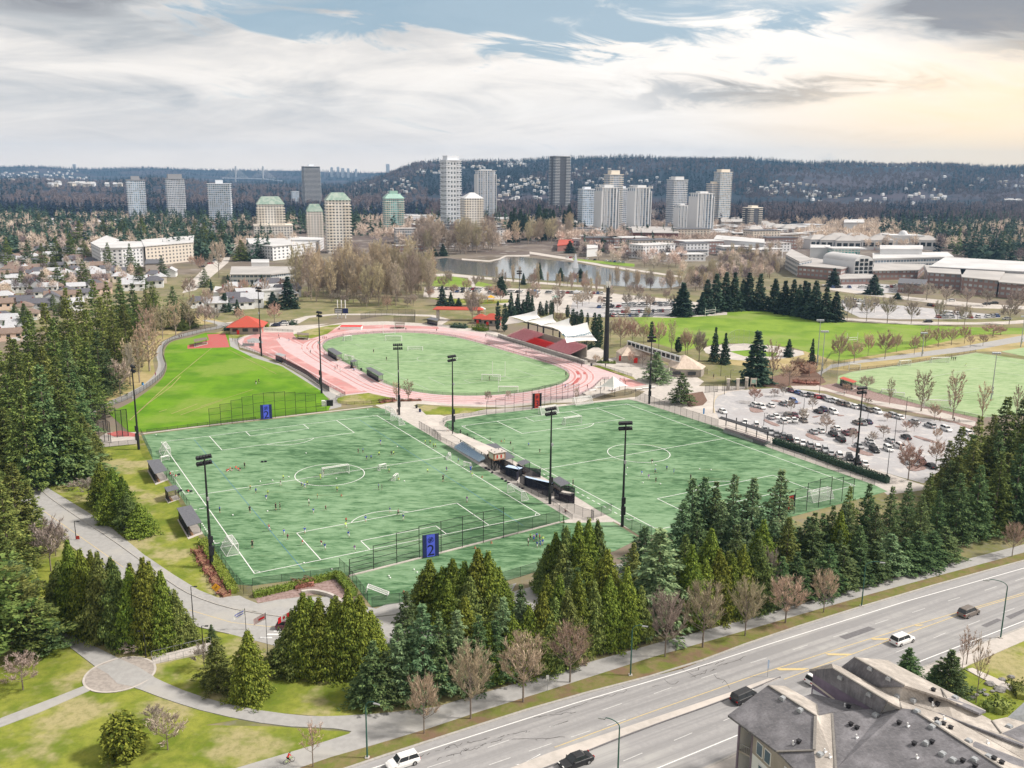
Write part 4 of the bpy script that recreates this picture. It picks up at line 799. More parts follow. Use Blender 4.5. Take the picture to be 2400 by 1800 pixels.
# stadium surroundings
trees('cypress', 'M10',[(430,460,205,50),(490,470,228,60),(797,330,208,40),(822,335,262,36),(850,330,200,36),(886,330,198,34),(905,322,208,30),(1032,350,238,40),(1078,420,272,50),(1110,440,292,50),(1150,420,278,50),(1205,420,305,30),(1262,560,305,60),(1300,620,318,80),(1757,560,378,50),(1990,650,515,70)], 'around the grandstand canopy')
trees('dark', 'M10',[(545,340,130,80),(600,330,140,80),(690,310,118,90),(650,330,190,70),(725,330,150,60),(2025,335,45,180),(2190,320,130,110),(445,140,0,90)], 'behind the grandstand canopy')
trees('spruce', 'M10',[(1795,900,645,240,2),(2015,1090,825,210,1)], 'on the plaza right of the white tent')
trees('round', 'M10',[(1490,605,350,150,0),(1400,560,370,100,1),(1590,590,375,120,0),(1690,580,400,100,0),(1820,620,385,120,0),(2050,670,470,100,0),(2170,720,480,100,1),(210,420,130,120,2),(960,430,300,110,0),(1580,770,640,60,0),(1680,770,650,60,1),(1280,740,670,70,0),(1160,250,130,100),(320,220,150,60,2),(345,1090,980,70,1),(520,1060,980,50,1),(1720,370,250,60,1),(1545,370,250,60,1)], 'around the stadium plaza')
trees('poplar', 'M10',[(1930,640,350,70,0),(1110,1090,940,40,0)], 'around the stadium plaza')
trees('poplar', 'S5',[(1585,875,700,75,0),(1685,880,690,90,0)], 'at the end of the track')
trees('poplar', 'P16',[(1545,868,590,115,0),(1750,918,588,105,0),(1340,822,640,45,0),(1937,935,668,80,0),(580,678,400,90,1),(2160,900,690,60,1)], 'beside the pale turf pitch')
trees('round', 'P16',[(690,700,560,130,0),(820,640,560,110,0),(740,600,520,100,0),(1190,735,640,100,1),(465,812,715,100,0),(595,775,725,60,2),(650,770,705,50,2),(1460,1315,1080,180,0),(1640,1220,1060,110,0),(1010,562,370,115,0),(1110,553,410,100,0),(1200,510,368,70,0),(1310,528,358,110,0),(1385,485,370,60,0),(1500,500,380,70,0),(1655,450,330,90,0),(1740,440,330,90,0),(1825,430,318,70,0),(1862,455,370,50,0),(1945,445,370,60,0),(1570,460,330,80,0),(1060,750,690,60,0),(930,1000,910,100,1),(1300,1040,960,70,2),(780,950,850,60,2),(1100,1080,980,60,2),(920,950,880,60),(1450,1000,930,70,0),(1230,1080,1000,60),(1325,930,880,50,0),(1500,1000,930,50),(1630,930,820,80,0),(1645,1060,980,60,0),(1200,830,780,50,1),(700,880,790,60),(840,860,780,60),(30,500,350,80,0),(105,540,350,90,1),(2010,380,310,140,0),(2060,370,320,80,0)], 'around the car park and long path')
trees('round', 'P16',[(1065,275,120,80,2),(1095,245,130,60,2),(1190,285,130,90,2),(1325,295,130,110,2),(1480,302,160,90,2),(1655,310,150,80,2),(1825,315,180,80,2),(1840,185,70,100,2),(1705,175,60,100,2),(1580,145,40,110,2),(1460,150,40,100,2),(1970,185,80,100,2),(2115,305,150,110,2),(1240,230,130,70,2),(2150,240,80,110,2),(1780,280,190,70,2)], 'around the college car park')
trees('dark', 'P16',[(205,545,322,68),(270,562,358,70),(470,690,345,190),(685,515,400,65),(832,590,398,50),(1235,110,-20,110),(975,60,-60,90),(1390,140,100,60)], 'around the ball diamond')
trees('dark', 'R5',[(880,785,450,210),(1130,765,420,200),(1220,755,360,200),(1320,745,345,190),(1410,745,342,170),(1500,735,420,170),(1560,735,345,190),(1675,735,360,170),(1830,750,410,190),(1930,775,430,190),(2020,785,420,170),(2080,800,470,150),(2170,810,450,170)], 'in the dark row behind the rugby field')
trees('dark', 'P16',[(850,272,20,130),(920,285,60,120),(985,285,90,110),(780,240,20,110)], 'in the dark row behind the rugby field')
trees('dark', 'c8',[(1285,870,760,45),(1180,905,830,36),(1420,880,795,60),(1550,860,800,60),(1040,970,850,80),(1690,680,600,50),(1480,700,620,70)], 'around the pond')
for q in rng_poly(K('R5',(100,480),(700,500),(1200,400),(1300,180),(1900,180),(1900,400),(1100,560),(400,560)),60,rf,8):
    x,y=PX(q); h_=rf.uniform(.4,.62); tree('cotton',x,y,PX(q+Vector((0,0,26*h_)))[1],9*h_/M_per_px(q), 'in the thicket right of the pond')
for q in rng_poly(K('c8',(560,870),(1200,880),(1650,910),(2150,960),(2200,1090),(1400,1080),(900,1000),(560,960)),42,rf,14):
    x,y=PX(q); h_=rf.uniform(.7,1.1); tree('round',x,y,PX(q+Vector((0,0,9*h_)))[1],7*h_/M_per_px(q), 'between pond and stadium')
# island and far shore
for q in rng_poly(K('c8',(480,710),(720,725),(960,730),(1000,700),(960,660),(500,660)),26,rf,9):
    x,y=PX(q); tree('cotton',x,y,PX(q+Vector((0,0,rf.uniform(24,38))))[1],None, 'on the near point of the pond',var=rf.choice((0,1)))
for q in rng_poly(K('c8',(1060,700),(1220,700),(1500,650),(1480,600),(1100,640)),14,rf,9):
    x,y=PX(q); tree('cotton',x,y,PX(q+Vector((0,0,rf.uniform(24,36))))[1],None, 'on the far shore of the pond',var=rf.choice((0,1)))
for q in rng_poly(K('c8',(1070,640),(1500,610),(1480,560),(1100,580)),22,rf,9):
    x,y=PX(q); tree('dark',x,y,PX(q+Vector((0,0,rf.uniform(26,42))))[1],None, 'in the tall stand behind the pond')
def far_tree(proto_list,q,sc,desc,where,grp,cat='tree'):
    p=rt.choice(proto_list); o=place(p,(q.x,q.y,far_h(q.x,q.y) if q.y>2000 else 0),rt.uniform(0,6.28),(sc*rt.uniform(.85,1.2),sc*rt.uniform(.85,1.2),sc*rt.uniform(.8,1.25)))
    return reg(o,desc,where,cat,grp,True)
# far trees, one by one where they can still be told apart
for poly,n,lst,sc,wh in (
    (K('c0',(-60,560),(580,560),(640,620),(600,700),(-60,720)),45,FARB,.9, 'among the far houses at left'),
    (K('c0',(-60,560),(580,560),(640,620),(600,700),(-60,720)),26,FARC,1., 'among the far houses at left'),
    (K('c0',(600,560),(1300,520),(1500,540),(1300,600),(700,610)),40,FARC,1.1, 'behind the long white apartments'),
    (K('c16',(850,600),(1500,590),(1700,700),(1300,690),(900,660)),22,FARB,.9, 'behind the college'),
    (K('c16',(1500,600),(2260,640),(2260,780),(1900,740),(1600,690)),55,FARC,1.2, 'in the wood behind the college'),
    (K('c16',(1500,600),(2260,640),(2260,780),(1900,740),(1600,690)),22,FARB,1.2, 'in the wood behind the college'),
    (K('c16',(200,600),(850,560),(850,640),(640,720),(600,800),(200,720)),50,FARB,.8, 'between the towers and the college'),
    (K('R7',(0,700),(1100,650),(1900,900),(1200,1100),(0,1500)),34,FARB,.6, 'in the gardens at left')):
    for q in rng_poly(poly,n,rf,8): far_tree(lst,q,sc*.9, 'dark far conifer' if lst is FARC else 'brownish leafless tree',wh,('conifers ' if lst is FARC else 'leafless trees ')+wh)
# far-off woods, one mass each
def wood(name,poly,n,lst,sc,desc,cat,ymin=None,fn=None,dens=None):
    pts=rng_poly(poly,n,rf) if fn is None else fn(n); base=[]
    for p in lst:
        me=p.data; v=np.empty(len(me.vertices)*3); me.vertices.foreach_get('co',v); base.append((v.reshape(-1,3)[: (len(me.vertices) // 4)*4]))
    V=[]
    for q in pts:
        b=base[rf.randrange(len(base))]
        nq=len(b) // 4; kx=max(10,int(nq*.30)); ids=np.random.RandomState(rf.randrange(9999)).permutation(nq)[:kx]; b=b.reshape(-1,4,3)[ids].reshape(-1,3)
        a=rf.uniform(0,6.28); s=sc*rf.uniform(.7,1.3); ca,sa=math.cos(a)*s,math.sin(a)*s
        z0=far_h(q.x,q.y) if q.y>2000 else 0
        c=b.mean(axis=0); g=b.copy(); cc=g.reshape(-1,4,3).mean(axis=1,keepdims=True); g=(cc+(g.reshape(-1,4,3)-cc)*1.75).reshape(-1,3)
        V.append(np.c_[g[:,0]*ca-g[:,1]*sa+q.x,g[:,0]*sa+g[:,1]*ca+q.y,g[:,2]*s+z0])
    V=np.concatenate(V); o=link(name,npmesh(name,V,np.arange(len(V)).reshape(-1,4),[lst[0].data.materials[0].name])); o['kind']='stuff'; o['label']=desc; o['category']=cat
    return o
def hill_pts(lo,hi,px0,px1,y0=2400,keep=None):
    def f(n):
        out=[]
        while len(out)<n:
            y=rf.uniform(lo,hi); px=rf.uniform(px0,px1); x=(px-1200)/2150*y
            if keep is None or keep(px,y): out.append(Vector((x,y,0)))
        return out
    return f
_nz=lambda x,y: math.sin(x*.0021+1.3)+math.sin(y*.0027+x*.0013)+math.sin(x*.0061-y*.0044)
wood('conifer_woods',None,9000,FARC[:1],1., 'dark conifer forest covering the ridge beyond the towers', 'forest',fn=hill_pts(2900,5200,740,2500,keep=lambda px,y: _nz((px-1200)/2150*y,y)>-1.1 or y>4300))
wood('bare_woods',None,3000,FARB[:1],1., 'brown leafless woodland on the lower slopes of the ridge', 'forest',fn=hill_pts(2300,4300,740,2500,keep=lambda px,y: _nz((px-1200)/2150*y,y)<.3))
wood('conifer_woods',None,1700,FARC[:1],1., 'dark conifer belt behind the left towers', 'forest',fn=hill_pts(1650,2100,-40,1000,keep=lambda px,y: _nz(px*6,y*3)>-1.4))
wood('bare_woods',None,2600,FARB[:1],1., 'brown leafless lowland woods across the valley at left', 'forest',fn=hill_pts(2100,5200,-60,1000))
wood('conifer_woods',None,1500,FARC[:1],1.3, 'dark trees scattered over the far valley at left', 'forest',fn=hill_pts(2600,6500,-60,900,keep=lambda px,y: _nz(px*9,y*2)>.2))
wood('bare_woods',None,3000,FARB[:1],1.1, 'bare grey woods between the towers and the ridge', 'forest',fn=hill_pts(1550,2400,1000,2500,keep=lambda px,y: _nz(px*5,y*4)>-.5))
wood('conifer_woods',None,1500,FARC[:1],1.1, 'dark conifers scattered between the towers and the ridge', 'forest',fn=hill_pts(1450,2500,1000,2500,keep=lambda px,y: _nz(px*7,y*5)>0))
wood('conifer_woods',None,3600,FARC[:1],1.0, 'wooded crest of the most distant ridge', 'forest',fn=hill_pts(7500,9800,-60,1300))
wood('bare_woods',None,480,FARB[2:],.7, 'tan leafless trees filling the town left of the towers', 'forest',fn=hill_pts(900,1650,-40,700,keep=lambda px,y: _nz(px*9,y*7)>-.3))
wood('bare_woods',None,700,FARB[2:],.7, 'tan leafless trees between pond and towers', 'forest',fn=hill_pts(1020,1600,1350,1900,keep=lambda px,y: _nz(px*9,y*7)>-.6))
wood('conifer_woods',None,950,FARC[1:2],.95, 'green conifers scattered through the town at left', 'forest',fn=hill_pts(850,1700,-40,640,keep=lambda px,y: _nz(px*8,y*9)>-.4))
for q in rng_poly(K('c8',(-300,1000),(0,1050),(300,1075),(560,1040),(620,900),(520,860),(-100,880)),70,rf,6):
    x,y=PX(q); h_=rf.uniform(.5,1.); tree('round',x,y,PX(q+Vector((0,0,8*h_)))[1],7*h_/M_per_px(q), 'in the undergrowth of the bare grove')
wood('bare_woods',None,420,FARB[2:],.8, 'leafless trees round the feet of the middle towers', 'forest',fn=hill_pts(1080,1560,830,1360,keep=lambda px,y: _nz(px*9,y*7)>-.9))
wood('conifer_woods',None,240,FARC[1:2],1.1, 'dark conifers round the feet of the middle towers', 'forest',fn=hill_pts(1200,1700,600,1360,keep=lambda px,y: _nz(px*8,y*9)>-.2))
wood('bare_woods',None,700,FARB[2:],.8, 'leafless trees in the town at right', 'forest',fn=hill_pts(1050,1600,1850,2500,keep=lambda px,y: _nz(px*9,y*7)>-.5))
wood('conifer_woods',None,520,FARC[1:2],1.1, 'dark conifers in the wood at the right edge', 'forest',fn=hill_pts(900,1700,2050,2500,keep=lambda px,y: _nz(px*8,y*9)>-.8 and (px>2250 or y>1150)))
for q in rng_poly(K('c8',(1500,700),(1540,740),(1900,780),(2230,850),(2230,700),(1900,690),(1540,640)),50,rf,10): far_tree(FARB,q,.6, 'brownish leafless tree', 'on the far bank of the pond', 'leafless trees on the far bank of the pond')
for q in rng_poly(K('R5',(100,470),(700,500),(1180,380),(1300,180),(1960,200),(1900,420),(1100,540),(400,540)),80,rf,7): far_tree(FARB,q,.62, 'brownish leafless tree', 'in the thicket before the college', 'leafless trees before the college')
wood('bare_woods',K('c8',(1500,560),(2230,620),(2230,800),(1540,690)),200,FARB[2:],.6, 'small leafless trees among the buildings before the white towers', 'forest')
wood('conifer_woods',K('c8',(1520,570),(2230,620),(2230,760),(1540,690)),45,FARC[1:2],.8, 'dark conifers among the buildings before the white towers', 'forest')
wood('bare_woods',K('c8',(380,720),(640,720),(1080,690),(1040,560),(380,560)),130,FARB[2:],.8, 'small leafless trees behind the near point of the pond', 'forest')
for q in rng_poly(K('c8',(900,850),(1350,885),(1750,925),(1750,990),(1300,930),(900,880)),26,rf,8):
    x,y=PX(q); h_=rf.uniform(.3,.55); tree('cotton',x,y,PX(q+Vector((0,0,26*h_)))[1],6*h_/M_per_px(q), 'on the near shore of the pond')
trees('fir', 'R7',[(420,1100,950,150),(200,1350,1180,150),(560,1330,1150,140),(820,1320,1080,160),(700,760,560,150),(320,1000,850,130),(110,900,730,120),(860,800,620,130),(1010,520,350,130),(160,460,320,110),(340,420,280,110),(700,400,250,130)], 'between the roofs at left')
# ============================================================ fences, goals, floodlights and other sports-ground things
def fence(name,px,h,mesh,label,cat='fence',step=3.,rail=(1.,),pr=.04,m='black_metal',hts=None,closed=False,base=0.,sm=0,grp=None,postmax=90):
    if sm: px=smooth_px(px,sm)
    pts=[G(*p) for p in px]; L=[0]
    for a,b in zip(pts,pts[1:]): L.append(L[-1]+(b-a).length)
    tot=L[-1]; n=max(1,min(postmax,round(tot/step)))
    def at(s):
        for i in range(len(L)-1):
            if s <= L[i+1]+1e-6: return pts[i].lerp(pts[i+1],(s-L[i])/max(1e-6,L[i+1]-L[i]))
        return pts[-1]
    P_=[at(tot*i/n) for i in range(n+1)]; hh=[h if hts is None else hts(i/n) for i in range(n+1)]
    root=empty(name,P_[0]); o0=P_[0]
    pn=MB(); rl=MB()
    for i in range(n):
        a,b=P_[i]-o0,P_[i+1]-o0; hi=min(hh[i],hh[i+1]) if hts else h; z=Vector((0,0,1))
        pn.quad(a+z*(.06+base),b+z*(.06+base),b+z*hi,a+z*hi)
        for r_ in rail: rl.bar(a+z*hi*r_,b+z*hi*r_,pr*.7,n=4)
    pn.build('mesh_panel',mesh,root)
    if rail: rl.build('rail',m,root)
    for i,p in enumerate(P_):
        mb=MB(); mb.bar((0,0,0),(0,0,hh[i]+.08),pr,n=5); q=mb.build('post',m,root); q.location=p-o0
    o=reg(root,label, '',cat,grp); return root
B3=k
fence('chainlink_fence',K('L7',(1440,195),(1330,212),(1200,246),(1115,268),(1058,312),(1052,380),(1083,440),(1045,520),(865,640),(710,700)),1.9, 'chainlink', 'dark curving fence between jogging path and grass field',sm=2,step=3.5)
fence('chainlink_fence',[(658,847),(717,878),(751,905),(772,918)],2.0, 'windscreen_mesh', 'dark screened fence between grass field and running track',step=3)
fence('chainlink_fence',K('S5',(260,325),(215,345),(205,385),(240,425),(330,455),(400,485),(450,500),(530,500)),1.3, 'chainlink', 'low fence curving round the left end of the track',sm=2)
fence('chainlink_fence',K('S5',(640,545),(800,640),(1000,760),(1138,835)),1.3, 'chainlink', 'low fence along the sprint lanes of the track',m='track_deep')
fence('chainlink_fence',[k('S5',*p) for p in ((1140,835),(1060,865),(1060,900),(1120,920),(1300,915),(1440,905),(1480,890))],1.2, 'chainlink', 'low fence round the grass wedge beside the track')
fence('infield_fence',[PX(p) for p in offs(OV,SG*.05)][::3],1.1, 'chainlink', 'low dark fence round the inner turf of the track',step=4,pr=.03)
fence('chainlink_fence',K('S5',(420,272),(690,288)),1.2, 'chainlink', 'straight low fence beside the red pavilion')
def step_h(prof): return lambda t: prof[min(len(prof)-1,int(t*len(prof)))]
fence('ball_stop_fence',[k('S5',x,y) for x,y in ((-30,1110),(975,970))],8, 'netting', 'tall stepped netting fence behind the far goal line of the left pitch',step=3.6,rail=(1.,.66,.33),pr=.07,hts=lambda t: 4.5+4.5*min(1,max(0,math.sin(.35+t*2.6))) if t<.96 else 3.0)
fence('ball_stop_fence',[(820,1350),(1056,1291),(1180,1261)],8, 'netting', 'tall netting fence between the left pitch and the practice strip',step=5.2,rail=(1.,.75,.5,.25),pr=.08,hts=lambda t: 3.6+min(1.,t*3.2)*3.6)
fence('chainlink_fence',[(1180,1261),(1312,1224)],3, 'chainlink', 'lower fence continuing the netting towards the cedar clump',step=3.8)
fence('ball_stop_fence',[k('F2r',1130,140),k('F2r',1500,95),k('M10',1130,1020)],7, 'netting', 'tall netting fence between the track and the right pitch',step=3.4,rail=(1.,.5),pr=.07,hts=lambda t: 3.5+3.8*math.sin(.3+t*2.6))
fence('ball_stop_fence',K('F3',(1530,990),(1595,968),(1800,915),(2050,850)),7, 'netting', 'tall netting fence behind the near goal of the right pitch',step=4.2,rail=(1.,),pr=.08,hts=lambda t: 5+2.5*math.sin(t*3.0))
fence('chainlink_fence',[(331,1022),(357,1076)],2.4, 'chainlink', 'short dark fence at the far left corner of the left pitch')
fence('chainlink_fence',[(393,1112),(412,1140)],2., 'chainlink', 'short dark fence between the first two shelters')
fence('chainlink_fence',[(425,1165),(445,1195)],2., 'chainlink', 'short dark fence between the lower two shelters')
fence('chainlink_fence',[(481,1259),(512,1305),(556,1370)],1.6, 'chainlink', 'fence behind the green hedge at the near left corner',step=3)
fence('pitch_gate',[(556,1371),(574,1396),(592,1396)],2.2, 'chainlink', 'dark mesh gate at the near left corner of the left pitch',cat='gate',step=2)
fence('chainlink_fence',[(592,1373),(794,1347)],1.6, 'chainlink', 'fence along the near edge of the left pitch',step=5)
fence('chainlink_fence',[(796,1332),(818,1352),(845,1388),(862,1412)],2.2, 'chainlink', 'fence along the left end of the practice strip',step=2.5)
fence('chainlink_fence',[(872,1425),(950,1413),(1177,1366),(1267,1338)],2.2, 'chainlink', 'fence along the near side of the practice strip',step=5)
fence('pitch_rail_fence',[(344,1014),(473,998),(600,984)],1.0, 'chainlink', 'low fence along the far goal line of the left pitch',step=3)
fence('chainlink_fence',K('R2',(-80,70),(0,180),(230,300),(620,520),(780,640),(1130,850),(1560,1080),(1860,1300)),1.2, 'chainlink', 'low fence along the right side of the left pitch',step=3.4)
fence('chainlink_fence',K('R2',(180,40),(290,110),(480,200)),1.2, 'chainlink', 'low fence beside the roofed stand',step=3)
fence('crowd_barrier',K('F2r',(605,245),(680,290),(770,345)),2.4, 'chainlink', 'taller fence section beside the paved way between the pitches',step=2)
fence('chainlink_fence',K('F2r',(865,250),(790,215),(790,190),(820,180),(1130,130)),1.2, 'chainlink', 'low curving fence at the far left corner of the right pitch',step=3)
fence('chainlink_fence',K('F2r',(1700,845),(1850,930),(1990,970))+K('F3',(110,1000),(260,960)),2.4, 'chainlink', 'dark fence curving at the near end of the walkway',step=3)
fence('chainlink_fence',K('F3',(350,1050),(480,1110),(560,1130)),2.4, 'chainlink', 'dark fence at the near left corner of the right pitch',step=3)
fence('chainlink_fence',K('F3',(440,110),(700,215),(1050,335)),3.2, 'chainlink', 'tall fence along the right side of the right pitch',step=3)
fence('chainlink_fence',K('F3',(1055,338),(1410,470),(1640,545),(2212,750)),1.3, 'chainlink', 'low fence below the hedge of the car park',step=4)
fence('iron_fence',K('R6',(0,45),(60,60)),2.4, 'chainlink', 'short fence left of the plaza gates',step=2)
fence('plaza_gate',K('R6',(40,205),(140,195)),3, 'chainlink', 'mesh gates on the plaza before the car park',cat='gate',step=2)
fence('plaza_gate',K('R6',(175,190),(230,190),(300,182),(370,175)),3.2, 'chainlink', 'mesh gates at the rounded end of the car park',cat='gate',step=2)
fence('chainlink_fence',K('P16',(1080,605),(1300,585),(1480,555),(1900,483)),1.1, 'chainlink', 'low fence along the far side of the pale turf pitch',step=5)
fence('backstop_fence',K('P16',(970,598),(1080,590)),4, 'netting', 'dark screen fence at the corner of the pale turf pitch',step=3)
fence('chainlink_fence',K('P16',(1030,680),(1250,745),(1600,845),(1920,915)),1.1, 'chainlink', 'low fence along the near side of the pale turf pitch',step=5)
fence('tall_fence',K('P16',(870,590),(940,640),(1000,660)),6, 'netting', 'tall pale fence between garden and pale turf pitch',step=4,m='grey_metal')
fence('diamond_backstop',K('P16',(290,460),(330,435),(370,430),(430,440),(500,450)),7, 'netting', 'curved backstop of the ball diamond',step=3,m='galv',rail=(1.,.5))
fence('chainlink_fence',K('P16',(920,560),(960,500),(1200,445),(1560,430)),1.4, 'chainlink', 'low fence behind the row of red-twigged trees',step=6)
fence('ball_cage',K('S5',(1275,180),(1350,165),(1560,140),(1745,145),(1740,205),(1560,200)),3.5, 'chainlink', 'dark fenced enclosure behind the far bend of the track',step=4)
fence('chainlink_fence',K('M10',(330,500),(600,585),(900,690),(1160,755)),1.3, 'chainlink', 'fence between the track and the grandstand wall',step=3)
fence('chainlink_fence',K('M10',(1230,760),(1400,800),(1590,860)),1.2, 'chainlink', 'fence between the track end and the plaza lawn',step=3)
fence('chainlink_fence',K('M10',(1130,1030),(1250,970),(1330,890),(1390,885)),1.2, 'chainlink', 'fence between the track bend and the white tent',step=3)
fence('chainlink_fence',K('M10',(800,1060),(1100,1050),(1560,1020),(1620,990)),1.2, 'chainlink', 'fence at the far end of the right pitch',step=4)
fence('batting_cage',K('L7',(612,940),(640,945),(700,920),(720,935)),6.5, 'chainlink', 'tall dark cage panels at the forest edge',cat='cage',step=2.2,rail=(1.,.5),pr=.09)
fence('batting_cage',K('L7',(602,860),(690,855)),8.5, 'chainlink', 'tallest dark cage frame beside the grass field',cat='cage',step=4,pr=.12)
fence('batting_cage',K('L7',(760,900),(795,895),(832,890)),8.5, 'chainlink', 'dark cage frame right of the other cages',cat='cage',step=2,pr=.12)
fence('chainlink_fence',K('L7',(650,970),(890,945)),1.6, 'chainlink', 'low fence below the cages',step=2.5)
sheet('cage_floor',K('L7',(640,965),(640,900),(700,865),(900,868),(905,940)), 'concrete',z=.05); sheet('cage_floor',K('L7',(690,875),(780,855),(905,880),(900,895),(740,895)), 'track_deep',z=.06)
# --- banners with numbers
def text(body,name,parent,size,loc,rot,m,ext=.01,align='CENTER',shear=0):
    cu=bpy.data.curves.new(name, 'FONT'); cu.body=body; cu.size=size; cu.extrude=ext; cu.align_x=align; cu.align_y='CENTER'
    t=bpy.data.objects.new(name,cu); C.objects.link(t); bpy.context.view_layer.update()
    me=bpy.data.meshes.new_from_object(t); bpy.data.objects.remove(t); me.materials.clear()
    o=link(name,me,parent,m); o.location=loc; o.rotation_euler=rot; return o
def banner(c,bl,br,top,num,face,label,mirrored=False):
    a,b=GK(c,*bl),GK(c,*br); d=b-a; w=d.length; h=H(a,k(c,0,top)[1]); ang=math.atan2(d.y,d.x)
    r=empty('number_board',a,ang)
    mb=MB(); mb.box(0,-.08,.2,w,.08,h); mb.build('board', 'dark_blue' if face == 'screen_blue' else 'screen',r)
    mb=MB(); mb.box(w*.24,-.12,.25,w*.76,-.081,h-.05); mb.build('banner_face',face,r)
    text(num, 'number',r,w*1.0,(w/2,-.13,h*.30),(R(90),0,0), 'text_dark')
    mb=MB(); R0=w*.17
    for i in range(20):
        t0,t1=i*.314,(i+1)*.314
        if i % 5 == 0: continue
        for q,s in ((R0,.03),(R0*.55,.025)): mb.bar((w/2+q*math.cos(t0),-.14,h*.77+q*math.sin(t0)),(w/2+q*math.cos(t1),-.14,h*.77+q*math.sin(t1)),w*s*.5,n=4)
    mb.bar((w/2,-.14,h*.73),(w/2,-.14,h*.81),w*.04); mb.build('emblem', 'text_dark',r)
    for x in (0.0,w): mb=MB(); mb.bar((x,0,0),(x,0,h+.1),.08,n=6); mb.build('post', 'black_metal',r)
    return reg(r,label, '', 'sign')
banner('S5',(412,1048),(508,1040),920, '2', 'screen_blue', 'blue number 2 board on the far netting of the left pitch')
banner('F2r',(634,1258),(757,1240),1078, '2', 'screen_blue', 'large blue number 2 board beside the practice strip')
banner('F2r',(1487,93),(1555,88),-25, '3', 'screen_red', 'red number 3 board between the track and the right pitch')
a_=banner('F3',(1552,945),(1616,930),832, '3', 'screen_red', 'red number board half hidden behind conifers')
# --- floodlights
def flood(top,base,label,m='black_metal',heads=(2,5),rot=0.,r=.28,headw=3.2,tilt=1,grp='floodlight masts'):
    g=G(*base); h=H(g,top[1]); e=empty('floodlight_mast',g,rot)
    mb=MB(); mb.bar((0,0,0),(0,0,h*.27),r*1.35,n=8,r2=r*1.25); mb.bar((0,0,h*.27),(0,0,h),r,n=8,r2=r*.55); mb.build('pole',m,e)
    mb=MB(); mb.box(-r*1.8,-r*2.2,h*.12,r*1.8,-r*.5,h*.20); mb.box(-r*1.6,-r*2,h*.23,r*1.6,-r*.5,h*.29); mb.build('control_box',m,e)
    mb=MB()
    for i in range(heads[0]): mb.box(-headw/2,-.12,h-.35-i*1.25,headw/2,.12,h-.15-i*1.25)
    mb.build('crossarm',m,e)
    for i in range(heads[0]):
        for j in range(heads[1]):
            x=-headw/2+headw*(j+.5)/heads[1]; z=h-.1-i*1.25
            mb=MB(); T=Matrix.Translation((x,.15,z)) @ Matrix.Rotation(R(35),4, 'X')
            mb.box(-.26,-.05,-.3,.26,.5,.3,T=T); mb.build('lamp',m,e)
    if m == 'black_metal' and tilt:
        mb=MB(); mb.box(-.2,-r*2.5,h*.62,.2,-r,h*.65); mb.build('loudspeaker', 'grey_metal',e)
    return reg(e,label, '', 'floodlight',grp)
flood(k('L7',870,440),k('L7',900,978), 'floodlight mast at the far left corner of the left pitch',rot=-.9)
flood(k('R4',1725,150),k('R4',1757,828), 'floodlight mast beside the red pavilion',rot=-.5)
flood(k('S5',920,120),k('S5',936,818), 'floodlight mast between grass field and track',rot=-.8)
flood(k('S5',1588,400),k('S5',1606,1005), 'floodlight mast at the far right corner of the left pitch',rot=.2)
flood(k('S5',2080,500),k('F2r',867,262), 'floodlight mast at the far left corner of the right pitch',rot=.8)
flood((484,1072),k('F2',652,1325), 'floodlight mast behind the near shelters, left of the left pitch',rot=.7)
flood(k('F2r',1615,95),k('F2r',1622,832), 'floodlight mast on the walkway between the pitches',rot=.6)
flood(k('F3',368,292),k('F3',342,1055), 'floodlight mast at the near left corner of the right pitch',heads=(2,6),rot=.2)
flood(k('M10',1760,520),k('M10',1738,1092), 'floodlight mast at the far right corner of the right pitch',rot=.1)
flood(k('P16',1160,718),k('P16',1118,1256), 'floodlight mast between hedge and car park',rot=.4)
flood(k('c8',1146,818),k('c8',1152,1103), 'distant floodlight mast behind the grandstand',rot=.4)
for t_,b_,l_ in (((895,280),(868,592), 'taller pale mast left of the pale turf pitch'),((933,352),(898,642), 'pale mast beside the garden bed'),((1575,362),(1550,512), 'pale mast on the far side of the pale turf pitch'),((2206,255),(2190,452), 'pale mast at the right edge beyond the pale pitch'),((2036,492),(1998,795), 'pale mast standing in the pale turf pitch')):
    flood(k('P16',*t_),k('P16',*b_),l_,m='galv',heads=(1,5),r=.2,tilt=0)
# monopole with antennas
g=GK('M10',1364,735); h=H(g,k('M10',0,75)[1]); e=empty('cell_tower',g)
mb=MB(); mb.bar((0,0,0),(0,0,h),1.25,n=14,r2=.75); mb.build('mast', 'black_metal',e)
for i in range(6):
    mb=MB(); a=i*1.047; mb.box(math.cos(a)*.8-.2,math.sin(a)*.8-.15,h-.6,math.cos(a)*.8+.2,math.sin(a)*.8+.15,h+1.9); mb.build('antenna', 'white_metal',e)
for z in (.76,.80,.84):
    mb=MB(); mb.box(-1.9,-.15,h*z,1.9,.35,h*z+.5); mb.build('lamp_bracket', 'black_metal',e)
reg(e, 'thick black mast with white antennas on top', '', 'tower')
# --- lamp posts
def lamp_post(top,base,label,m='black_metal',arm=.7,az=0.,grp='lamp posts'):
    g=G(*base); h=H(g,top[1]); e=empty('lamp_post',g,az); mb=MB(); mb.bar((0,0,0),(0,0,h),.10,n=6,r2=.06); mb.bar((0,0,h),(arm,0,h),.05); mb.build('pole',m,e)
    mb=MB(); mb.box(arm-.15,-.16,h-.06,arm+.4,.16,h+.06); mb.build('lamp_head',m,e); return reg(e,label, '', 'lamp',grp)
for t_,b_,l_ in (((393,380),(395,475), 'by the drive at left, above the cedars'),((1000,718),(1004,922), 'beside the drive and the cedars'),((755,950),(757,1092), 'beside the round plaza'),((1050,922),(1053,1032), 'beside the steps'),((645,412),(646,470), 'short one on the drive sidewalk')): lamp_post(k('Q4',*t_),k('Q4',*b_), 'black lamp post '+l_,az=0. if t_[0] != 755 else 3.1)
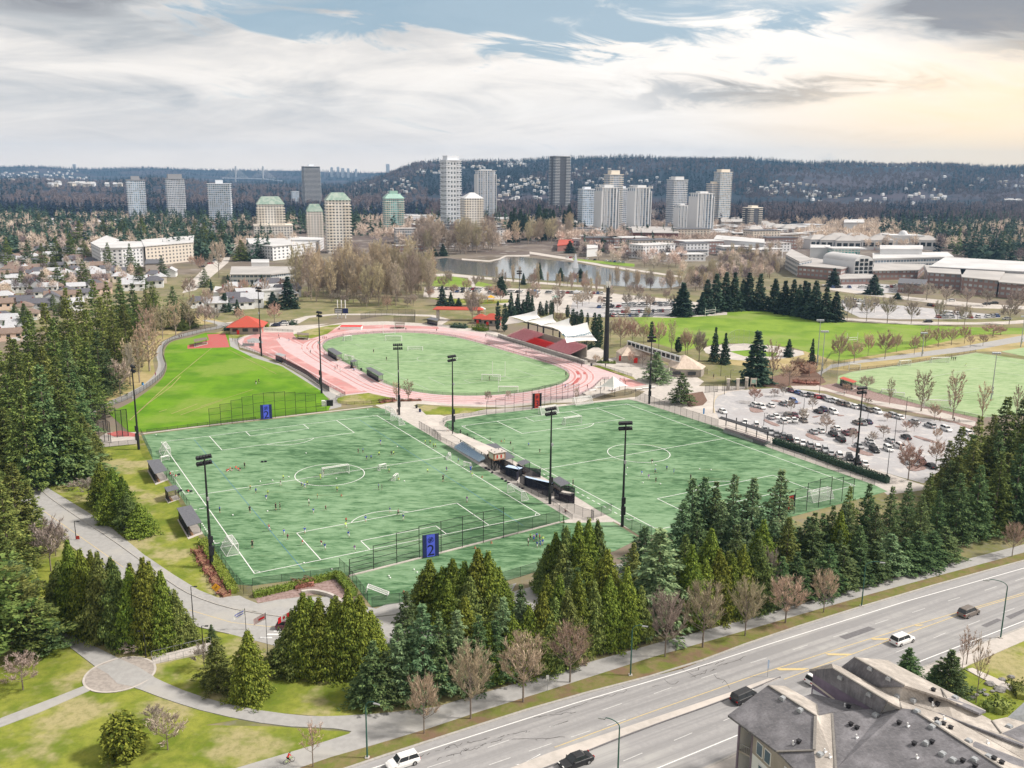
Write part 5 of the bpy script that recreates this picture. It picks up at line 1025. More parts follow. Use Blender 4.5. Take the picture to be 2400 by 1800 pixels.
for t_,b_,l_ in (((890,650),(885,760), 'at the far corner of the car park'),((787,780),(783,870), 'among the far rows of the car park'),((200,740),(197,880), 'by the yellow kerb of the car park'),((275,640),(270,760), 'beside the plaza gates'),((1200,880),(1195,960), 'in the middle of the car park'),((648,930),(645,1040), 'above the row of cars by the hedge'),((1457,775),(1443,908), 'on the promenade with a banner'),((1382,920),(1370,1085), 'in the right part of the car park'),((1342,1110),(1325,1282), 'at the near corner of the car park'),((530,880),(525,960), 'left in the car park'),((250,545),(246,640), 'on the plaza near two cypresses'),((310,600),(308,680), 'before the garden bed')):
    lamp_post(k('P16',*t_),k('P16',*b_), 'black lamp post '+l_)
def street_lamp(top,base,head,label,m='green_metal'):
    g=G(*base); h=H(g,top[1]); z=g.z+h; e=empty('street_lamp',g); hd=ray(*head); t=(z-.2-CH)/hd.z; hp=Vector((hd.x*t,hd.y*t,z-.2))-g
    mb=MB(); mb.bar((0,0,0),(0,0,h*.88),.13,n=7,r2=.09); p=Vector((0,0,h*.88))
    for i in range(1,9):
        a=i/8*math.pi/2; q=Vector((hp.x*.85*(1-math.cos(a)),hp.y*.85*(1-math.cos(a)),h*.88+h*.12*math.sin(a))); mb.bar(p,q,.07,n=5); p=q
    mb.bar(p,hp,.06); mb.build('pole',m,e)
    mb=MB(); d=Vector((hp.x,hp.y,0)).normalized(); mb.bar(hp-d*.2,hp+d*.75,.16,n=6,r2=.12); mb.build('lamp_head', 'grey_metal',e)
    mb=MB(); mb.box(-.3,-.3,0,.3,.3,.25); mb.build('footing', 'concrete',e)
    return reg(e,label, '', 'street lamp', 'green street lamps')
street_lamp(k('Q5',680,918),k('Q5',666,1352),k('Q5',722,945), 'green street lamp on the verge, nearest the forked path')
street_lamp(k('Q6',372,428),k('Q6',357,672),k('Q6',418,438), 'green street lamp on the verge before the tall cedars')
street_lamp(k('Q6',1485,128),k('Q6',1446,346),k('Q6',1538,138), 'green street lamp on the verge before the dark spruces')
street_lamp(k('Q6',270,880),k('Q6',296,1170),k('Q6',232,874), 'green street lamp rising from the bottom edge')
street_lamp(k('Q6',2085,222),k('Q6',2101,496),k('Q6',2042,222), 'green street lamp on the near side of the road, at right')
# --- goals
def goal(c,p,az,label,w=7.32,h=2.44,d=2.2,tip=None,net='net',r=.075,nm='soccer_goal'):
    g=GK(c,*p); e=empty(nm,g,az); mb=MB(); x=w/2
    F=[(-x,0,0),(-x,0,h),(x,0,h),(x,0,0)]; B=[(-x,d,0),(-x,d*.45,h),(x,d*.45,h),(x,d,0)]
    for a,b in ((F[0],F[1]),(F[1],F[2]),(F[2],F[3]),(F[0],B[0]),(F[3],B[3]),(B[0],B[3]),(F[1],B[1]),(F[2],B[2]),(B[1],B[0]),(B[2],B[3]),(B[1],B[2])): mb.bar(a,b,r,n=5)
    mb.build('frame', 'white_metal',e)
    mb=MB(); mb.quad(B[0],B[3],B[2],B[1]); mb.quad(F[0],B[0],B[1],F[1]); mb.quad(F[3],B[3],B[2],F[2]); mb.quad(F[1],B[1],B[2],F[2]); mb.build('net',net,e)
    if tip: e.rotation_euler=(tip[0],tip[1],az)
    return reg(e,label, '', 'goal', 'goals')
_v=f2(0,10)-f2(0,0); fa2=math.atan2(_v.y,_v.x)-math.pi/2
_v=f3(0,10)-f3(0,0); fa3=math.atan2(_v.y,_v.x)-math.pi/2
goal('F2',(1620,612),fa2+math.pi*0, 'soccer goal standing in the centre circle of the left pitch')
goal('F2',(318,440),fa2+math.pi/2*-1+math.pi, 'soccer goal on the left touchline, far corner',w=6.5)
goal('F2',(838,1190),fa2+math.pi/2, 'soccer goal on the left touchline, near corner',w=5.5,d=2.6)
goal('F2',(290,500),fa2+.4, 'small goal leaning by the far left corner',w=2.4,h=1.4,d=1)
goal('F2r',(415,205),fa2-math.pi/2 , 'soccer goal on the right touchline of the left pitch, far end',w=7.)
goal('F2r',(365,140),fa2-math.pi/2 , 'soccer goal at the far right corner of the left pitch',w=5.)
goal('F2r',(1345,780),fa2-math.pi/2, 'soccer goal on the right touchline of the left pitch, near end',w=7.)
goal('F2r',(325,570),fa2+.3, 'small white goal right of the centre circle',w=2.2,h=1.6,d=1.2); goal('F2r',(430,645),fa2+.8, 'small white goal below the other small one',w=2.4,h=1.4,d=1.2)
goal('F2r',(850,480),fa2+1.2, 'small white goal on the right touchline by the halfway line',w=2.8,h=1.4,d=1.2); goal('F2r',(975,548),fa2-1.2, 'small white goal on the right touchline beside a blue player',w=2.4,h=1.4,d=1)
goal('F2r',(265,1560),fa2-.6, 'white goal tipped over on the practice strip',w=4.2,h=2.2,d=1.8,tip=(R(30),R(20)));
goal('F2r',(1600,122),fa3+math.pi, 'soccer goal at the far end of the right pitch, beside the red board',w=7.); goal('F2r',(1865,50),fa3+math.pi, 'soccer goal at the far end of the right pitch, farther right')
goal('F2r',(1805,215),fa3+math.pi*0, 'soccer goal on the far penalty line of the right pitch',w=6.4)
goal('F3',(1785,845),fa3+math.pi, 'soccer goal at the near end of the right pitch')
goal('S5',(1555,365),-.1, 'soccer goal at the far end of the stadium turf',w=8); goal('S5',(1165,365),.7, 'white goal at the far left of the stadium turf',w=4.2); goal('S5',(1745,450),.1, 'white soccer goal lying on the middle of the stadium turf',w=6.8,tip=(R(-50),0)); goal('S5',(1165,540),-.7, 'white goal beside the stadium shelters',w=5)
goal('M10',(370,895),-.1, 'soccer goal under the rugby posts of the stadium turf'); goal('M10',(520,1000),0, 'white goal with dense net at the near side of the stadium turf',net='white_metal' if 0 else 'net')
goal('P16',(1115,600),-.2, 'white goal at the left corner of the pale turf pitch',w=4.5); goal('P16',(1445,575),.3, 'white goal on the far touchline of the pale pitch',w=5.5); goal('P16',(1670,555),.1, 'wide white goal on the far side of the pale pitch',w=8)
goal('P16',(1650,850),-.2, 'large white goal on the near side of the pale pitch',w=9,h=3); goal('P16',(1335,755),-.25, 'low white goal by the near fence of the pale pitch',w=5,h=1.6); goal('P16',(1400,775),-.25, 'second low white goal by the near fence of the pale pitch',w=4,h=1.6)
def rugby(c,b1,b2,top,label,bar=.42,low=None):
    a,b=GK(c,*b1),GK(c,*b2); h=H(a,k(c,0,top)[1]); e=empty('rugby_posts',a)
    for p in (a,b): mb=MB(); mb.bar((0,0,0),(0,0,h),.1,n=6); o=mb.build('upright', 'white_metal',e); o.location=p-a
    mb=MB(); mb.bar(Vector((0,0,h*bar)),b-a+Vector((0,0,h*bar)),.1,n=6)
    if low: mb.bar(Vector((0,0,h*low)),b-a+Vector((0,0,h*low)),.1,n=6)
    mb.build('crossbar', 'white_metal',e); return reg(e,label, '', 'goalposts')
rugby('P16',(145,258),(210,252),198, 'white H-shaped posts before the dark conifer row',bar=.5,low=.72); rugby('P16',(1062,430),(1130,425),362, 'white H-shaped posts behind the red-twigged trees',bar=.35,low=.55)
rugby('S5',(1468,310),(1570,305),205, 'white rugby posts at the far end of the stadium turf',bar=.1)
def yposts(c,base,b1,b2,top,label):
    g=GK(c,*base); e=empty('goal_posts',g); hb=H(g,k(c,0,b1[1])[1]); mb=MB(); mb.bar((0,0,0),(0,0,hb),.12,n=6); mb.build('stem', 'white_metal',e)
    w=(k(c,b2[0],0)[0]-k(c,b1[0],0)[0])*M_per_px(g); ht=H(g,k(c,0,top)[1]); mb=MB(); mb.bar((-w/2,0,hb),(w/2,0,hb),.1,n=6); mb.build('crossbar', 'white_metal',e)
    for s in (-1,1): mb=MB(); mb.bar((s*w/2,0,hb),(s*w/2,0,ht),.08,n=6); mb.build('upright', 'white_metal',e)
    return reg(e,label, '', 'goalposts')
yposts('M10',(438,925),(366,855),(475,855),728, 'white forked posts at the near end of the stadium turf')
# --- shelters with lean-to roofs
def slab3(name,quad,th,m,parent,org):
    mb=MB(); q=[Vector(p)-org for p in quad]; n=len(q); up=Vector((0,0,th)); mb.add([p for p in q]+[p+up for p in q],[tuple(range(n))[::-1],tuple(range(n,2*n))]+[(i,(i+1) % n,n+(i+1) % n,n+i) for i in range(n)]); return mb.build(name,m,parent)
def shelter(c,roof,label,zr=(2.9,2.6),back=(0,3),m='roof_slate',wall='windscreen_mesh',bench='wood',floor=True,grp='team shelters'):
    """roof: four image corners (rear-left, rear-right, front-right, front-left) seen at roof height zr"""
    P4=[GK(c,*roof[0],zr[0]),GK(c,*roof[1],zr[0]),GK(c,*roof[2],zr[1]),GK(c,*roof[3],zr[1])]
    ctr=sum(P4,Vector())/4; org=Vector((ctr.x,ctr.y,0)); e=empty('team_shelter',org)
    slab3('roof',P4,.12,m,e,org)
    ins=[(p-ctr)*.86+ctr for p in P4]
    for p in ins: mb=MB(); mb.bar((0,0,0),(0,0,p.z),.07,n=5); o=mb.build('post', 'black_metal',e); o.location=(p.x-org.x,p.y-org.y,0)
    for i,(a,b) in enumerate(((ins[0],ins[1]),(ins[0],ins[3]),(ins[1],ins[2]))):
        mb=MB(); a=a-org; b=b-org; mb.quad((a.x,a.y,.1),(b.x,b.y,.1),(b.x,b.y,b.z-.3),(a.x,a.y,a.z-.3)); mb.build('side_screen' if i else 'back_screen',wall if i == 0 else 'chainlink',e)
    if bench:
        a=ins[0].lerp(ins[3],.3)-org; b=ins[1].lerp(ins[2],.3)-org; d=(b-a); d.z=0; s=Vector((-d.y,d.x,0)).normalized()*.25; mb=MB(); z=Vector((0,0,.5))
        a.z=b.z=0; mb.prism([(a+s).xy,(b+s).xy,(b-s).xy,(a-s).xy],.1,.5); mb.build('bench',bench,e)
    if floor:
        q=[(p-ctr)*1.02+ctr-org for p in P4]; mb=MB(); mb.prism([(p.x,p.y) for p in q],0,.09); mb.build('floor_slab', 'concrete',e)
    return reg(e,label, '', 'shelter',grp)
shelter('F2',((145,497),(208,602),(308,573),(243,487)), 'dark-roofed shelter farthest along the left touchline')
shelter('F2',((280,706),(305,742),(400,718),(372,688)), 'small dark-roofed shelter between two larger ones on the left touchline')
shelter('F2',((378,868),(462,1012),(575,978),(490,845)), 'large dark-roofed shelter nearest the hedge')
shelter('S5',((980,435),(1065,490),(1115,475),(1030,425)), 'stadium shelter with slate roof, far end'); shelter('S5',((1180,540),(1200,550),(1248,540),(1222,525)), 'small slate-roofed stadium shelter in the middle'); shelter('S5',((1315,600),(1430,668),(1475,655),(1358,592)), 'stadium shelter with slate roof, near end')
shelter('S5',((530,480),(590,502),(630,488),(570,470)), 'small grey-roofed shelter beside the sprint lanes',m='galv')
shelter('R2',((1085,500),(1160,545),(1275,500),(1200,460)), 'small slate-roofed shelter on the walkway',zr=(2.8,2.8)); shelter('R2',((1565,740),(1700,840),(1835,795),(1680,700)), 'large slate-roofed shelter on the walkway',zr=(2.8,2.8)); shelter('R2',((640,250),(920,470),(1060,430),(790,235)), 'slate roof behind the orange scorers tower',zr=(3.2,3.2))
shelter('P16',((1015,655),(1105,685),(1130,675),(1042,645)), 'red-roofed shelter beside the pale turf pitch',m='roof_red');
shelter('S5',((720,310),(820,318),(828,300),(725,292)), 'brown timber shelter on the grass beside the track',m='trunk',wall='chainlink',zr=(2.4,2.4)); shelter('R4',((1085,690),(1215,660),(1210,640),(1080,660)), 'brown timber shelter beside the red running pad',m='trunk',wall='chainlink',zr=(2.4,2.4))
shelter('S5',((1565,222),(1655,222),(1655,207),(1565,207)), 'brown timber shelter beyond the far bend',m='trunk',wall='chainlink',zr=(2.4,2.4)); shelter('S5',((1840,175),(1940,195),(1945,170),(1880,160)), 'dark shelter at the enclosure beyond the track')
# --- stands
def terrace(name,FL,FR,BL,BR,n,m,parent,org,frame=None):
    mb=MB()
    for i in range(n):
        t0,t1=i/n,(i+1)/n
        a,b=FL.lerp(BL,t0),FR.lerp(BR,t0); c,d=FR.lerp(BR,t1),FL.lerp(BL,t1); z=c.z
        lo=min(FL.z,FR.z)-1.2
        q=[Vector((v.x,v.y,0))-Vector((org.x,org.y,0)) for v in (a,b,c,d)]
        mb.prism([v.xy for v in q],max(0,z-(BL.z-FL.z)/n-.3),z)
        if i<n:
            q2=[q[0].lerp(q[3],.1),q[1].lerp(q[2],.1),q[1].lerp(q[2],.5),q[0].lerp(q[3],.5)]; mb.prism([v.xy for v in q2],z+.28,z+.40,mi=1)
    return mb.build(name,[frame or m,m],parent)
def bleacher(c,FL,FR,BL,BR,zf,zb,n,m,label,frame='grey_metal',name='bleacher'):
    P4=[GK(c,*FL,zf),GK(c,*FR,zf),GK(c,*BL,zb),GK(c,*BR,zb)]; org=Vector((P4[0].x,P4[0].y,0)); e=empty(name,org)
    terrace('seating',*P4,n,m,e,org,m if m == 'bench_blue' else frame); a,b=P4[2]-org,P4[3]-org; mb=MB(); mb.bar((a.x,a.y,zb+1),(b.x,b.y,zb+1),.04)
    for t in (0,.25,.5,.75,1): p=a.lerp(b,t); mb.bar((p.x,p.y,0),(p.x,p.y,zb+1),.04)
    mb.build('guard_rail', 'black_metal',e); return reg(e,label, '', 'bleacher')
bleacher('R2',(210,285),(545,475),(330,215),(640,425),.5,2.3,5, 'bench_blue', 'blue metal bleacher on the walkway between the pitches')
bleacher('F3',(1090,350),(1390,450),(1110,325),(1440,425),.4,1.6,4, 'bench_purple', 'purple-grey bleacher by the car park side of the right pitch')
bleacher('S5',(250,405),(350,405),(255,385),(355,388),.4,1.2,3, 'grey_metal', 'small bleacher at the left end of the track')
def pergola(c,L,top,roofq,label,m='concrete',zr=3.6):
    org=GK(c,*L[0]); e=empty('roofed_stand',org)
    for p in L: g=GK(c,*p); h=H(g,k(c,0,p[1]-top)[1]); mb=MB(); mb.bar((0,0,0),(0,0,h),.16,n=6); o=mb.build('post', 'black_metal',e); o.location=g-org
    P4=[GK(c,*p,zr) for p in roofq]; slab3('roof',P4,.14,m,e,org); return reg(e,label, '', 'stand')
pergola('R2',[(183,120),(297,215),(390,270),(487,330),(588,385),(690,450)],175,((165,110),(655,395),(800,320),(300,100)), 'long pale-roofed stand on posts above the blue bleacher')
pergola('P16',[(280,960),(345,985),(410,1010),(478,1035),(547,1075)],75,((232,915),(545,1010),(560,995),(250,903)), 'black post stand above the purple-grey bleacher',m='black_metal',zr=3.2)
# scorers tower
g=GK('R2',800,600); e=empty('scorers_tower',g,.5)
for x in (-1.1,1.1):
    for y in (-1,1): mb=MB(); mb.bar((x,y,0),(x,y,5.6),.14); mb.build('leg', 'black_metal',e)
mb=MB(); mb.box(-1.7,-1.6,3.2,1.9,1.6,5.2); mb.build('cabin', 'orange',e); mb=MB(); mb.box(-1.73,-1.3,3.5,-1.7,1.3,4.9); mb.box(-1.3,-1.63,3.5,1.5,-1.6,4.9); mb.build('panel', 'wall_cream',e)
for x in (-.9,.3): mb=MB(); mb.box(x,-1.66,3.7,x+.5,-1.64,4.7); mb.build('stripe', 'screen_red',e)
mb=MB(); mb.box(-2,-1.9,5.25,2.2,1.9,5.4); mb.build('roof', 'concrete',e); mb=MB(); mb.bar((-.8,1.2,0),(-.8,-.6,3.2),.1); mb.bar((.2,1.2,0),(.2,-.6,3.2),.1); mb.build('ladder', 'black_metal',e)
reg(e, 'orange scorers cabin raised on black legs', '', 'tower')
# screened storage pens on the walkway
def pen(L,h,label,c='R2',top='bench_blue'):
    fence('storage_pen',[k(c,*p) for p in L],h, 'windscreen_mesh',label,cat='pen',step=2.2)
pen([(850,640),(1095,770),(1115,700),(960,600),(850,560)],2.4, 'dark screened pen below the scorers tower'); pen([(1125,790),(1190,830),(1560,1010),(1560,920)],2.6, 'long dark screened pen along the walkway')
pen([(1610,1010),(1720,1070),(1890,1080),(1895,980),(1700,950)],2.6, 'dark pen holding a timber box near the walkway end'); pen([(1080,640),(1190,690),(1345,700),(1415,725),(1420,640)],2.4, 'dark screened enclosure by the small walkway shelter')
def box_thing(name,c,p,s,az,m,lid,label,cat):
    g=GK(c,*p); e=empty(name,g,az); mb=MB(); mb.box(-s[0]/2,-s[1]/2,0,s[0]/2,s[1]/2,s[2]); mb.build('body',m,e); mb=MB(); mb.box(-s[0]/2-.06,-s[1]/2-.06,s[2]+.002,s[0]/2+.06,s[1]/2+.06,s[2]+.1); mb.build('lid',lid,e); return reg(e,label, '',cat)
box_thing('timber_box', 'R2',(1780,1020),(3.2,2.2,1.6),-.55, 'wood', 'concrete', 'pale-rimmed timber box beside the walkway pens', 'box')
box_thing('equipment_box', 'R2',(1040,680),(4.2,1.8,2.2),-.55, 'screen', 'bench_blue', 'grey-lidded equipment box behind the first pen', 'box'); box_thing('equipment_box', 'R2',(1390,860),(8.5,.8,2.2),-.6, 'screen', 'bench_blue', 'long grey-lidded equipment locker in the long pen', 'box')
box_thing('cabinet', 'S5',(1002,925),(2.6,1.2,1.9),.1, 'black_metal', 'black_metal', 'black cabinet at the corner of the grass field', 'cabinet'); box_thing('cabinet', 'S5',(958,928),(1.6,1,1.9),.1, 'white_metal', 'white_metal', 'white cabinet beside the black one', 'cabinet')
def bin_(c,p,m,label):
    g=GK(c,*p); e=empty('waste_bin',g); mb=MB(); mb.bar((0,0,0),(0,0,1.0),.36,n=10,r2=.42); mb.build('body',m,e); mb=MB(); mb.bar((0,0,1.005),(0,0,1.15),.45,n=10,r2=.3); mb.build('lid', 'black_metal',e); reg(e,label, '', 'bin')
bin_('F2r',(612,118), 'dark_blue', 'dark blue bin at the tip of the grass island'); bin_('F2r',(585,88), 'black_metal', 'black bin beside the grass island'); bin_('L7',(925,560), 'blue_thing', 'bright blue bin behind the jogging path fence'); bin_('S5',(1278,622), 'black_metal', 'black bin between the stadium shelters'); bin_('M10',(1240,765), 'black_metal', 'black bin by the track near the tall mast')
# hedges and shrubs
def clumps(name,pts,rad,hgt,leaf,label,cat,n=60,ls=.22):
    "hedge or shrub along ground points, leafy all the way through"
    rs=np.random.RandomState(len(pts)*7+int(rad*10)); V=[]; o0=pts[0]
    for a,b in zip(pts,pts[1:]):
        L=(b-a).length; m=max(8,int(L*n)); t=rs.rand(m); d=(b-a)/max(L,.01); s=Vector((-d.y,d.x,0))
        u=rs.uniform(-1,1,m); z=rs.rand(m); sel=rs.rand(m)<.5; z=np.where(sel,1-rs.rand(m)*.12,z); u=np.where(~sel,np.sign(u)*(1-rs.rand(m)*.15),u)
        p=np.array(a-o0)[None,:]+np.outer(t*L,np.array(d))+np.outer(u*rad,np.array(s)); p[:,2]=z*hgt+rs.randn(m)*.05; p += 0 if 'hedge' in name else np.c_[np.sin(p[:,0]*2.1)*.3,np.cos(p[:,1]*2.3)*.3,z*np.sin(p[:,0]*1.7+p[:,1]*2.2)*.3*hgt]
        dd=rs.randn(m,3); dd /= np.linalg.norm(dd,axis=1)[:,None]; w=np.cross(dd,rs.randn(m,3)); w /= np.linalg.norm(w,axis=1)[:,None]
        V.append(np.stack([p-dd*ls,p+w*ls*.5,p+dd*ls,p-w*ls*.5],1).reshape(-1,3))
    V=np.concatenate(V); e=empty(name,o0); o=link('foliage',npmesh('foliage',V,np.arange(len(V)).reshape(-1,4),[leaf]),e)
    cm=MB()
    for a,b in zip(pts,pts[1:]):
        d=(b-a).normalized(); s=Vector((-d.y,d.x,0))*rad*.8; cm.prism([(a+s*.8-o0).xy,(b+s*.8-o0).xy,(b-s*.8-o0).xy,(a-s*.8-o0).xy],0,hgt*(.8 if 'hedge' in name else .55))
    cm.build('stems',leaf,e); return reg(e,label, '',cat)
clumps('hedge',[G(*p) for p in ((474,1272),(500,1315),(525,1355),(548,1392))],1.0,1.3, 'leaf_hedge', 'clipped green hedge at the near left corner of the left pitch', 'hedge')
clumps('hedge',[G(*p) for p in ((595,1400),(660,1385),(730,1367),(792,1352))],.8,1.2, 'leaf_hedge', 'clipped green hedge along the near edge of the left pitch', 'hedge')
clumps('hedge',[G(*p) for p in ((788,1350),(810,1372),(830,1398))],.9,1.2, 'leaf_hedge', 'short hedge turning towards the driveway', 'hedge')
clumps('hedge',[GK('P16',*p) for p in ((590,1078),(800,1145),(1000,1220),(1330,1335))],1.0,1.9, 'leaf_dark', 'long dark hedge between car park and right pitch', 'hedge',n=70)
clumps('shrub_row',[G(*p) for p in ((462,1292),(478,1320),(500,1352),(518,1385),(532,1400))],1.1,.9, 'bush_red', 'row of russet shrubs beside the green hedge', 'shrubs',n=45)
clumps('shrub_row',[G(*p) for p in ((690,1378),(720,1372),(735,1370))],1.3,1.3, 'bush_red', 'russet shrub in the planting bed', 'shrubs',n=60)
clumps('shrub_row',[GK('M10',*p) for p in ((1060,660),(1130,630),(1240,605))],3.5,2.2, 'leaf_dark', 'dark green shrubs beside the grandstand', 'shrubs',n=120,ls=.3)
clumps('shrub_row',[GK('M10',*p) for p in ((30,430),(160,440))],2.5,1.8, 'leaf_dark', 'low dark shrubs beyond the track bend', 'shrubs',n=80,ls=.3)
clumps('shrub_row',[GK('M10',*p) for p in ((230,450),(330,465))],3,2.4, 'leaf_cedar', 'green shrubs before the red-roofed hut', 'shrubs',n=90,ls=.3)
clumps('shrub_row',[GK('M10',*p) for p in ((1290,735),(1360,740),(1450,742))],2,.8, 'leaf_olive', 'low golden shrubs round the foot of the tall mast', 'shrubs',n=60)
clumps('shrub_row',[GK('P16',*p) for p in ((720,680),(800,690),(880,690))],2,1.2, 'bush_red', 'low shrubs in the round garden bed', 'shrubs',n=60)
clumps('shrub_row',[GK('P16',*p) for p in ((720,600),(780,610),(840,620))],4.5,3.2, 'bush_red', 'large wine-red shrubs beside the ball diamond', 'shrubs',n=160,ls=.35)
clumps('shrub_row',[GK('Q5',*p) for p in ((1480*0+0,0+760),(20,765))],.4,.3, 'leaf_hedge', 'low plant on the lawn below the cedars', 'shrubs',n=60)
clumps('shrub_row',[GK('S5',*p) for p in ((1440,905),(1520,890),(1580,885))],1.0,1.0, 'bush_red', 'low russet shrubs where track and walkway meet', 'shrubs',n=70)
clumps('shrub_row',[GK('S5',*p) for p in ((1600,885),(1700,885),(1800,882))],.7,.6, 'bush_red', 'thin russet planting along the near track bend', 'shrubs',n=60)
clumps('shrub_row',[GK('S5',*p) for p in ((90,275),(170,270))],2,2, 'leaf_dark', 'dark shrubs left of the red pavilion', 'shrubs',n=90,ls=.3)
clumps('shrub_row',[GK('S5',*p) for p in ((430,240),(480,240))],2.4,2.2, 'leaf_cedar', 'rounded green shrubs right of the red pavilion', 'shrubs',n=90,ls=.3)
clumps('shrub_row',[GK('S5',*p) for p in ((660,228),(710,222))],2.4,1.9, 'leaf_dark', 'dark shrubs beside the parked vans beyond the track', 'shrubs',n=90,ls=.3)
# ============================================================ grandstand and other buildings
def sail(name,q,m,parent,org,c=.16,n=10,th=.06,z=None):
    p00,p10,p11,p01=[Vector(p) for p in q]; ctr=(p00+p10+p11+p01)/4; V=[]; Fc=[]
    for j in range(n+1):
        for i in range(n+1):
            s,t=i/n,j/n; b=p00*(1-s)*(1-t)+p10*s*(1-t)+p11*s*t+p01*(1-s)*t
            k_=c*(4*s*(1-s)*(2*t-1) ** 4+4*t*(1-t)*(2*s-1) ** 4); b=b.lerp(ctr,k_); b.z -= .9*16*s*(1-s)*t*(1-t)*.5; V.append(b-org)
    up=Vector((0,0,th)); N_=len(V); V2=V+[v+up for v in V]; w=n+1
    for j in range(n):
        for i in range(n): a=j*w+i; Fc += [(a+w,a+w+1,a+1,a),(N_+a,N_+a+1,N_+a+w+1,N_+a+w)]
    mb=MB(); mb.add(V2,Fc); return mb.build(name,m,parent,smooth=True)
org=GK('R3',450,500); gs=empty('grandstand',org)
def tz(x,y,z): return GK('R3',x,y,z)
FL,FR=tz(115,402,1.4),tz(700,578,1.4); BL,BR=tz(285,330,6.2),tz(880,492,6.2)
def seg(u0,u1,v0,v1,n,m,nm='seating'):
    f=lambda u,v: FL.lerp(FR,u).lerp(BL.lerp(BR,u),v); terrace(nm,f(u0,v0),f(u1,v0),f(u0,v1),f(u1,v1),n,m,gs,org,None)
seg(0,.325,0,1,12, 'bench_red'); seg(.335,.49,0,.52,7, 'seat_red', 'red_seating'); seg(.50,.655,0,.52,7, 'seat_red', 'red_seating'); seg(.665,1,0,1,12, 'bench_red')
a,b=tz(430,405,4.2)-org,tz(620,460,4.2)-org; mb=MB(); mb.quad((a.x,a.y,2.2),(b.x,b.y,2.2),(b.x,b.y,4.8),(a.x,a.y,4.8)); d=(b-a); d.z=0; s_=Vector((-d.y,d.x,0)).normalized()*3
mb.prism([(a).xy,(b).xy,(b+s_).xy,(a+s_).xy],2.0,4.6); mb.build('press_box', 'wall_cream',gs)
mb=MB(); w0=[GK('R3',*p)-org for p in ((30,408),(115,440),(300,492),(480,550),(690,615),(860,672))]
for p,q in zip(w0,w0[1:]): d=(q-p).normalized(); s_=Vector((-d.y,d.x,0))*1.6; mb.prism([p.xy,q.xy,(q+s_).xy,(p+s_).xy],0,1.5)
mb.build('front_wall', 'kerb',gs)
for i in range(18):
    t=i/17*5; j=min(4,int(t)); p=w0[j].lerp(w0[j+1],t-j); mb=MB(); mb.bar((0,0,1.5),(0,0,2.5),.05); o=mb.build('rail_post', 'black_metal',gs); o.location=(p.x,p.y,0)
mb=MB()
for x,y in ((320,352),(465,400),(620,440),(783,490)): p=GK('R3',x,y,4.5)-org; mb=MB(); mb.bar((p.x,p.y,0),(p.x,p.y,11.5),.45,n=8); mb.build('column', 'black_metal',gs)
mb=MB(); q=[tz(285,330,6.2)-org,tz(880,492,6.2)-org]; d=(q[1]-q[0]); d.z=0; s_=Vector((-d.y,d.x,0)).normalized()
mb.prism([q[0].xy,q[1].xy,(q[1]+s_*.4).xy,(q[0]+s_*.4).xy],0,6.4); mb.build('rear_wall', 'wall_tan',gs)
reg(gs, 'stadium grandstand with red seating blocks beside the running track', '', 'grandstand')
cp=empty('tensile_canopy',org)
E0,E1,E2,E3=tz(135,215,11.5),tz(295,262,11.5),tz(445,300,11.5),tz(600,338,11.5)
P1,P2,P3,P4=tz(412,150,16),tz(560,188,16),tz(718,226,16),tz(887,266,16); V1,V2,V3=tz(440,228,12.5),tz(592,268,12.5),tz(748,318,12.5)
sail('sail',(E0,E1,V1,P1), 'fabric',cp,org); sail('sail',(E1,E2,V2,P2), 'fabric',cp,org); sail('sail',(E2,E3,V3,P3), 'fabric',cp,org)
K1,K2,K3,K4=tz(688,467,10),tz(982,446,10),P4,tz(588,322,12.5)
sail('sail',(K1,K2,K3,K4), 'fabric',cp,org,c=.13)
sail('sail',(tz(93,292,10),tz(230,275,10.6),tz(295,262,11.4),tz(135,215,11.5)), 'fabric_grey',cp,org,c=.08)
mb=MB();
for p,q in ((E0,E1),(E1,E2),(E2,E3)): mb.bar(p-org-Vector((0,0,.4)),q-org-Vector((0,0,.4)),.28,n=5)
mb.build('edge_beam', 'black_metal',cp)
for p in (P1,P2,P3,P4): mb=MB(); mb.bar((p.x-org.x,p.y-org.y,0),p-org+Vector((0,0,.5)),.25,n=8); mb.build('mast', 'black_metal',cp)
# the word lies on the canopy cloth
u_=(K2-K1).normalized(); v_=((K4+K3)/2-(K1+K2)/2); v_=(v_-u_*v_.dot(u_)).normalized(); n_=u_.cross(v_)
bx_,by_=tz(778,385,12),tz(668,395,12); bx2=tz(888,373,12.4); ux=(bx2-by_).normalized(); vy=(v_-ux*v_.dot(ux)).normalized(); nn=ux.cross(vy)
t_=text('Coquitlam', 'lettering',cp,1.0,(0,0,0),(0,0,0), 'text_teal',.02)
wid=(bx2-by_).length; t_.matrix_local=Matrix(((ux.x,vy.x,nn.x,0),(ux.y,vy.y,nn.y,0),(ux.z,vy.z,nn.z,0),(0,0,0,1)))
bpy.context.view_layer.update(); sc_=1.18*wid/max(.1,t_.dimensions.x)
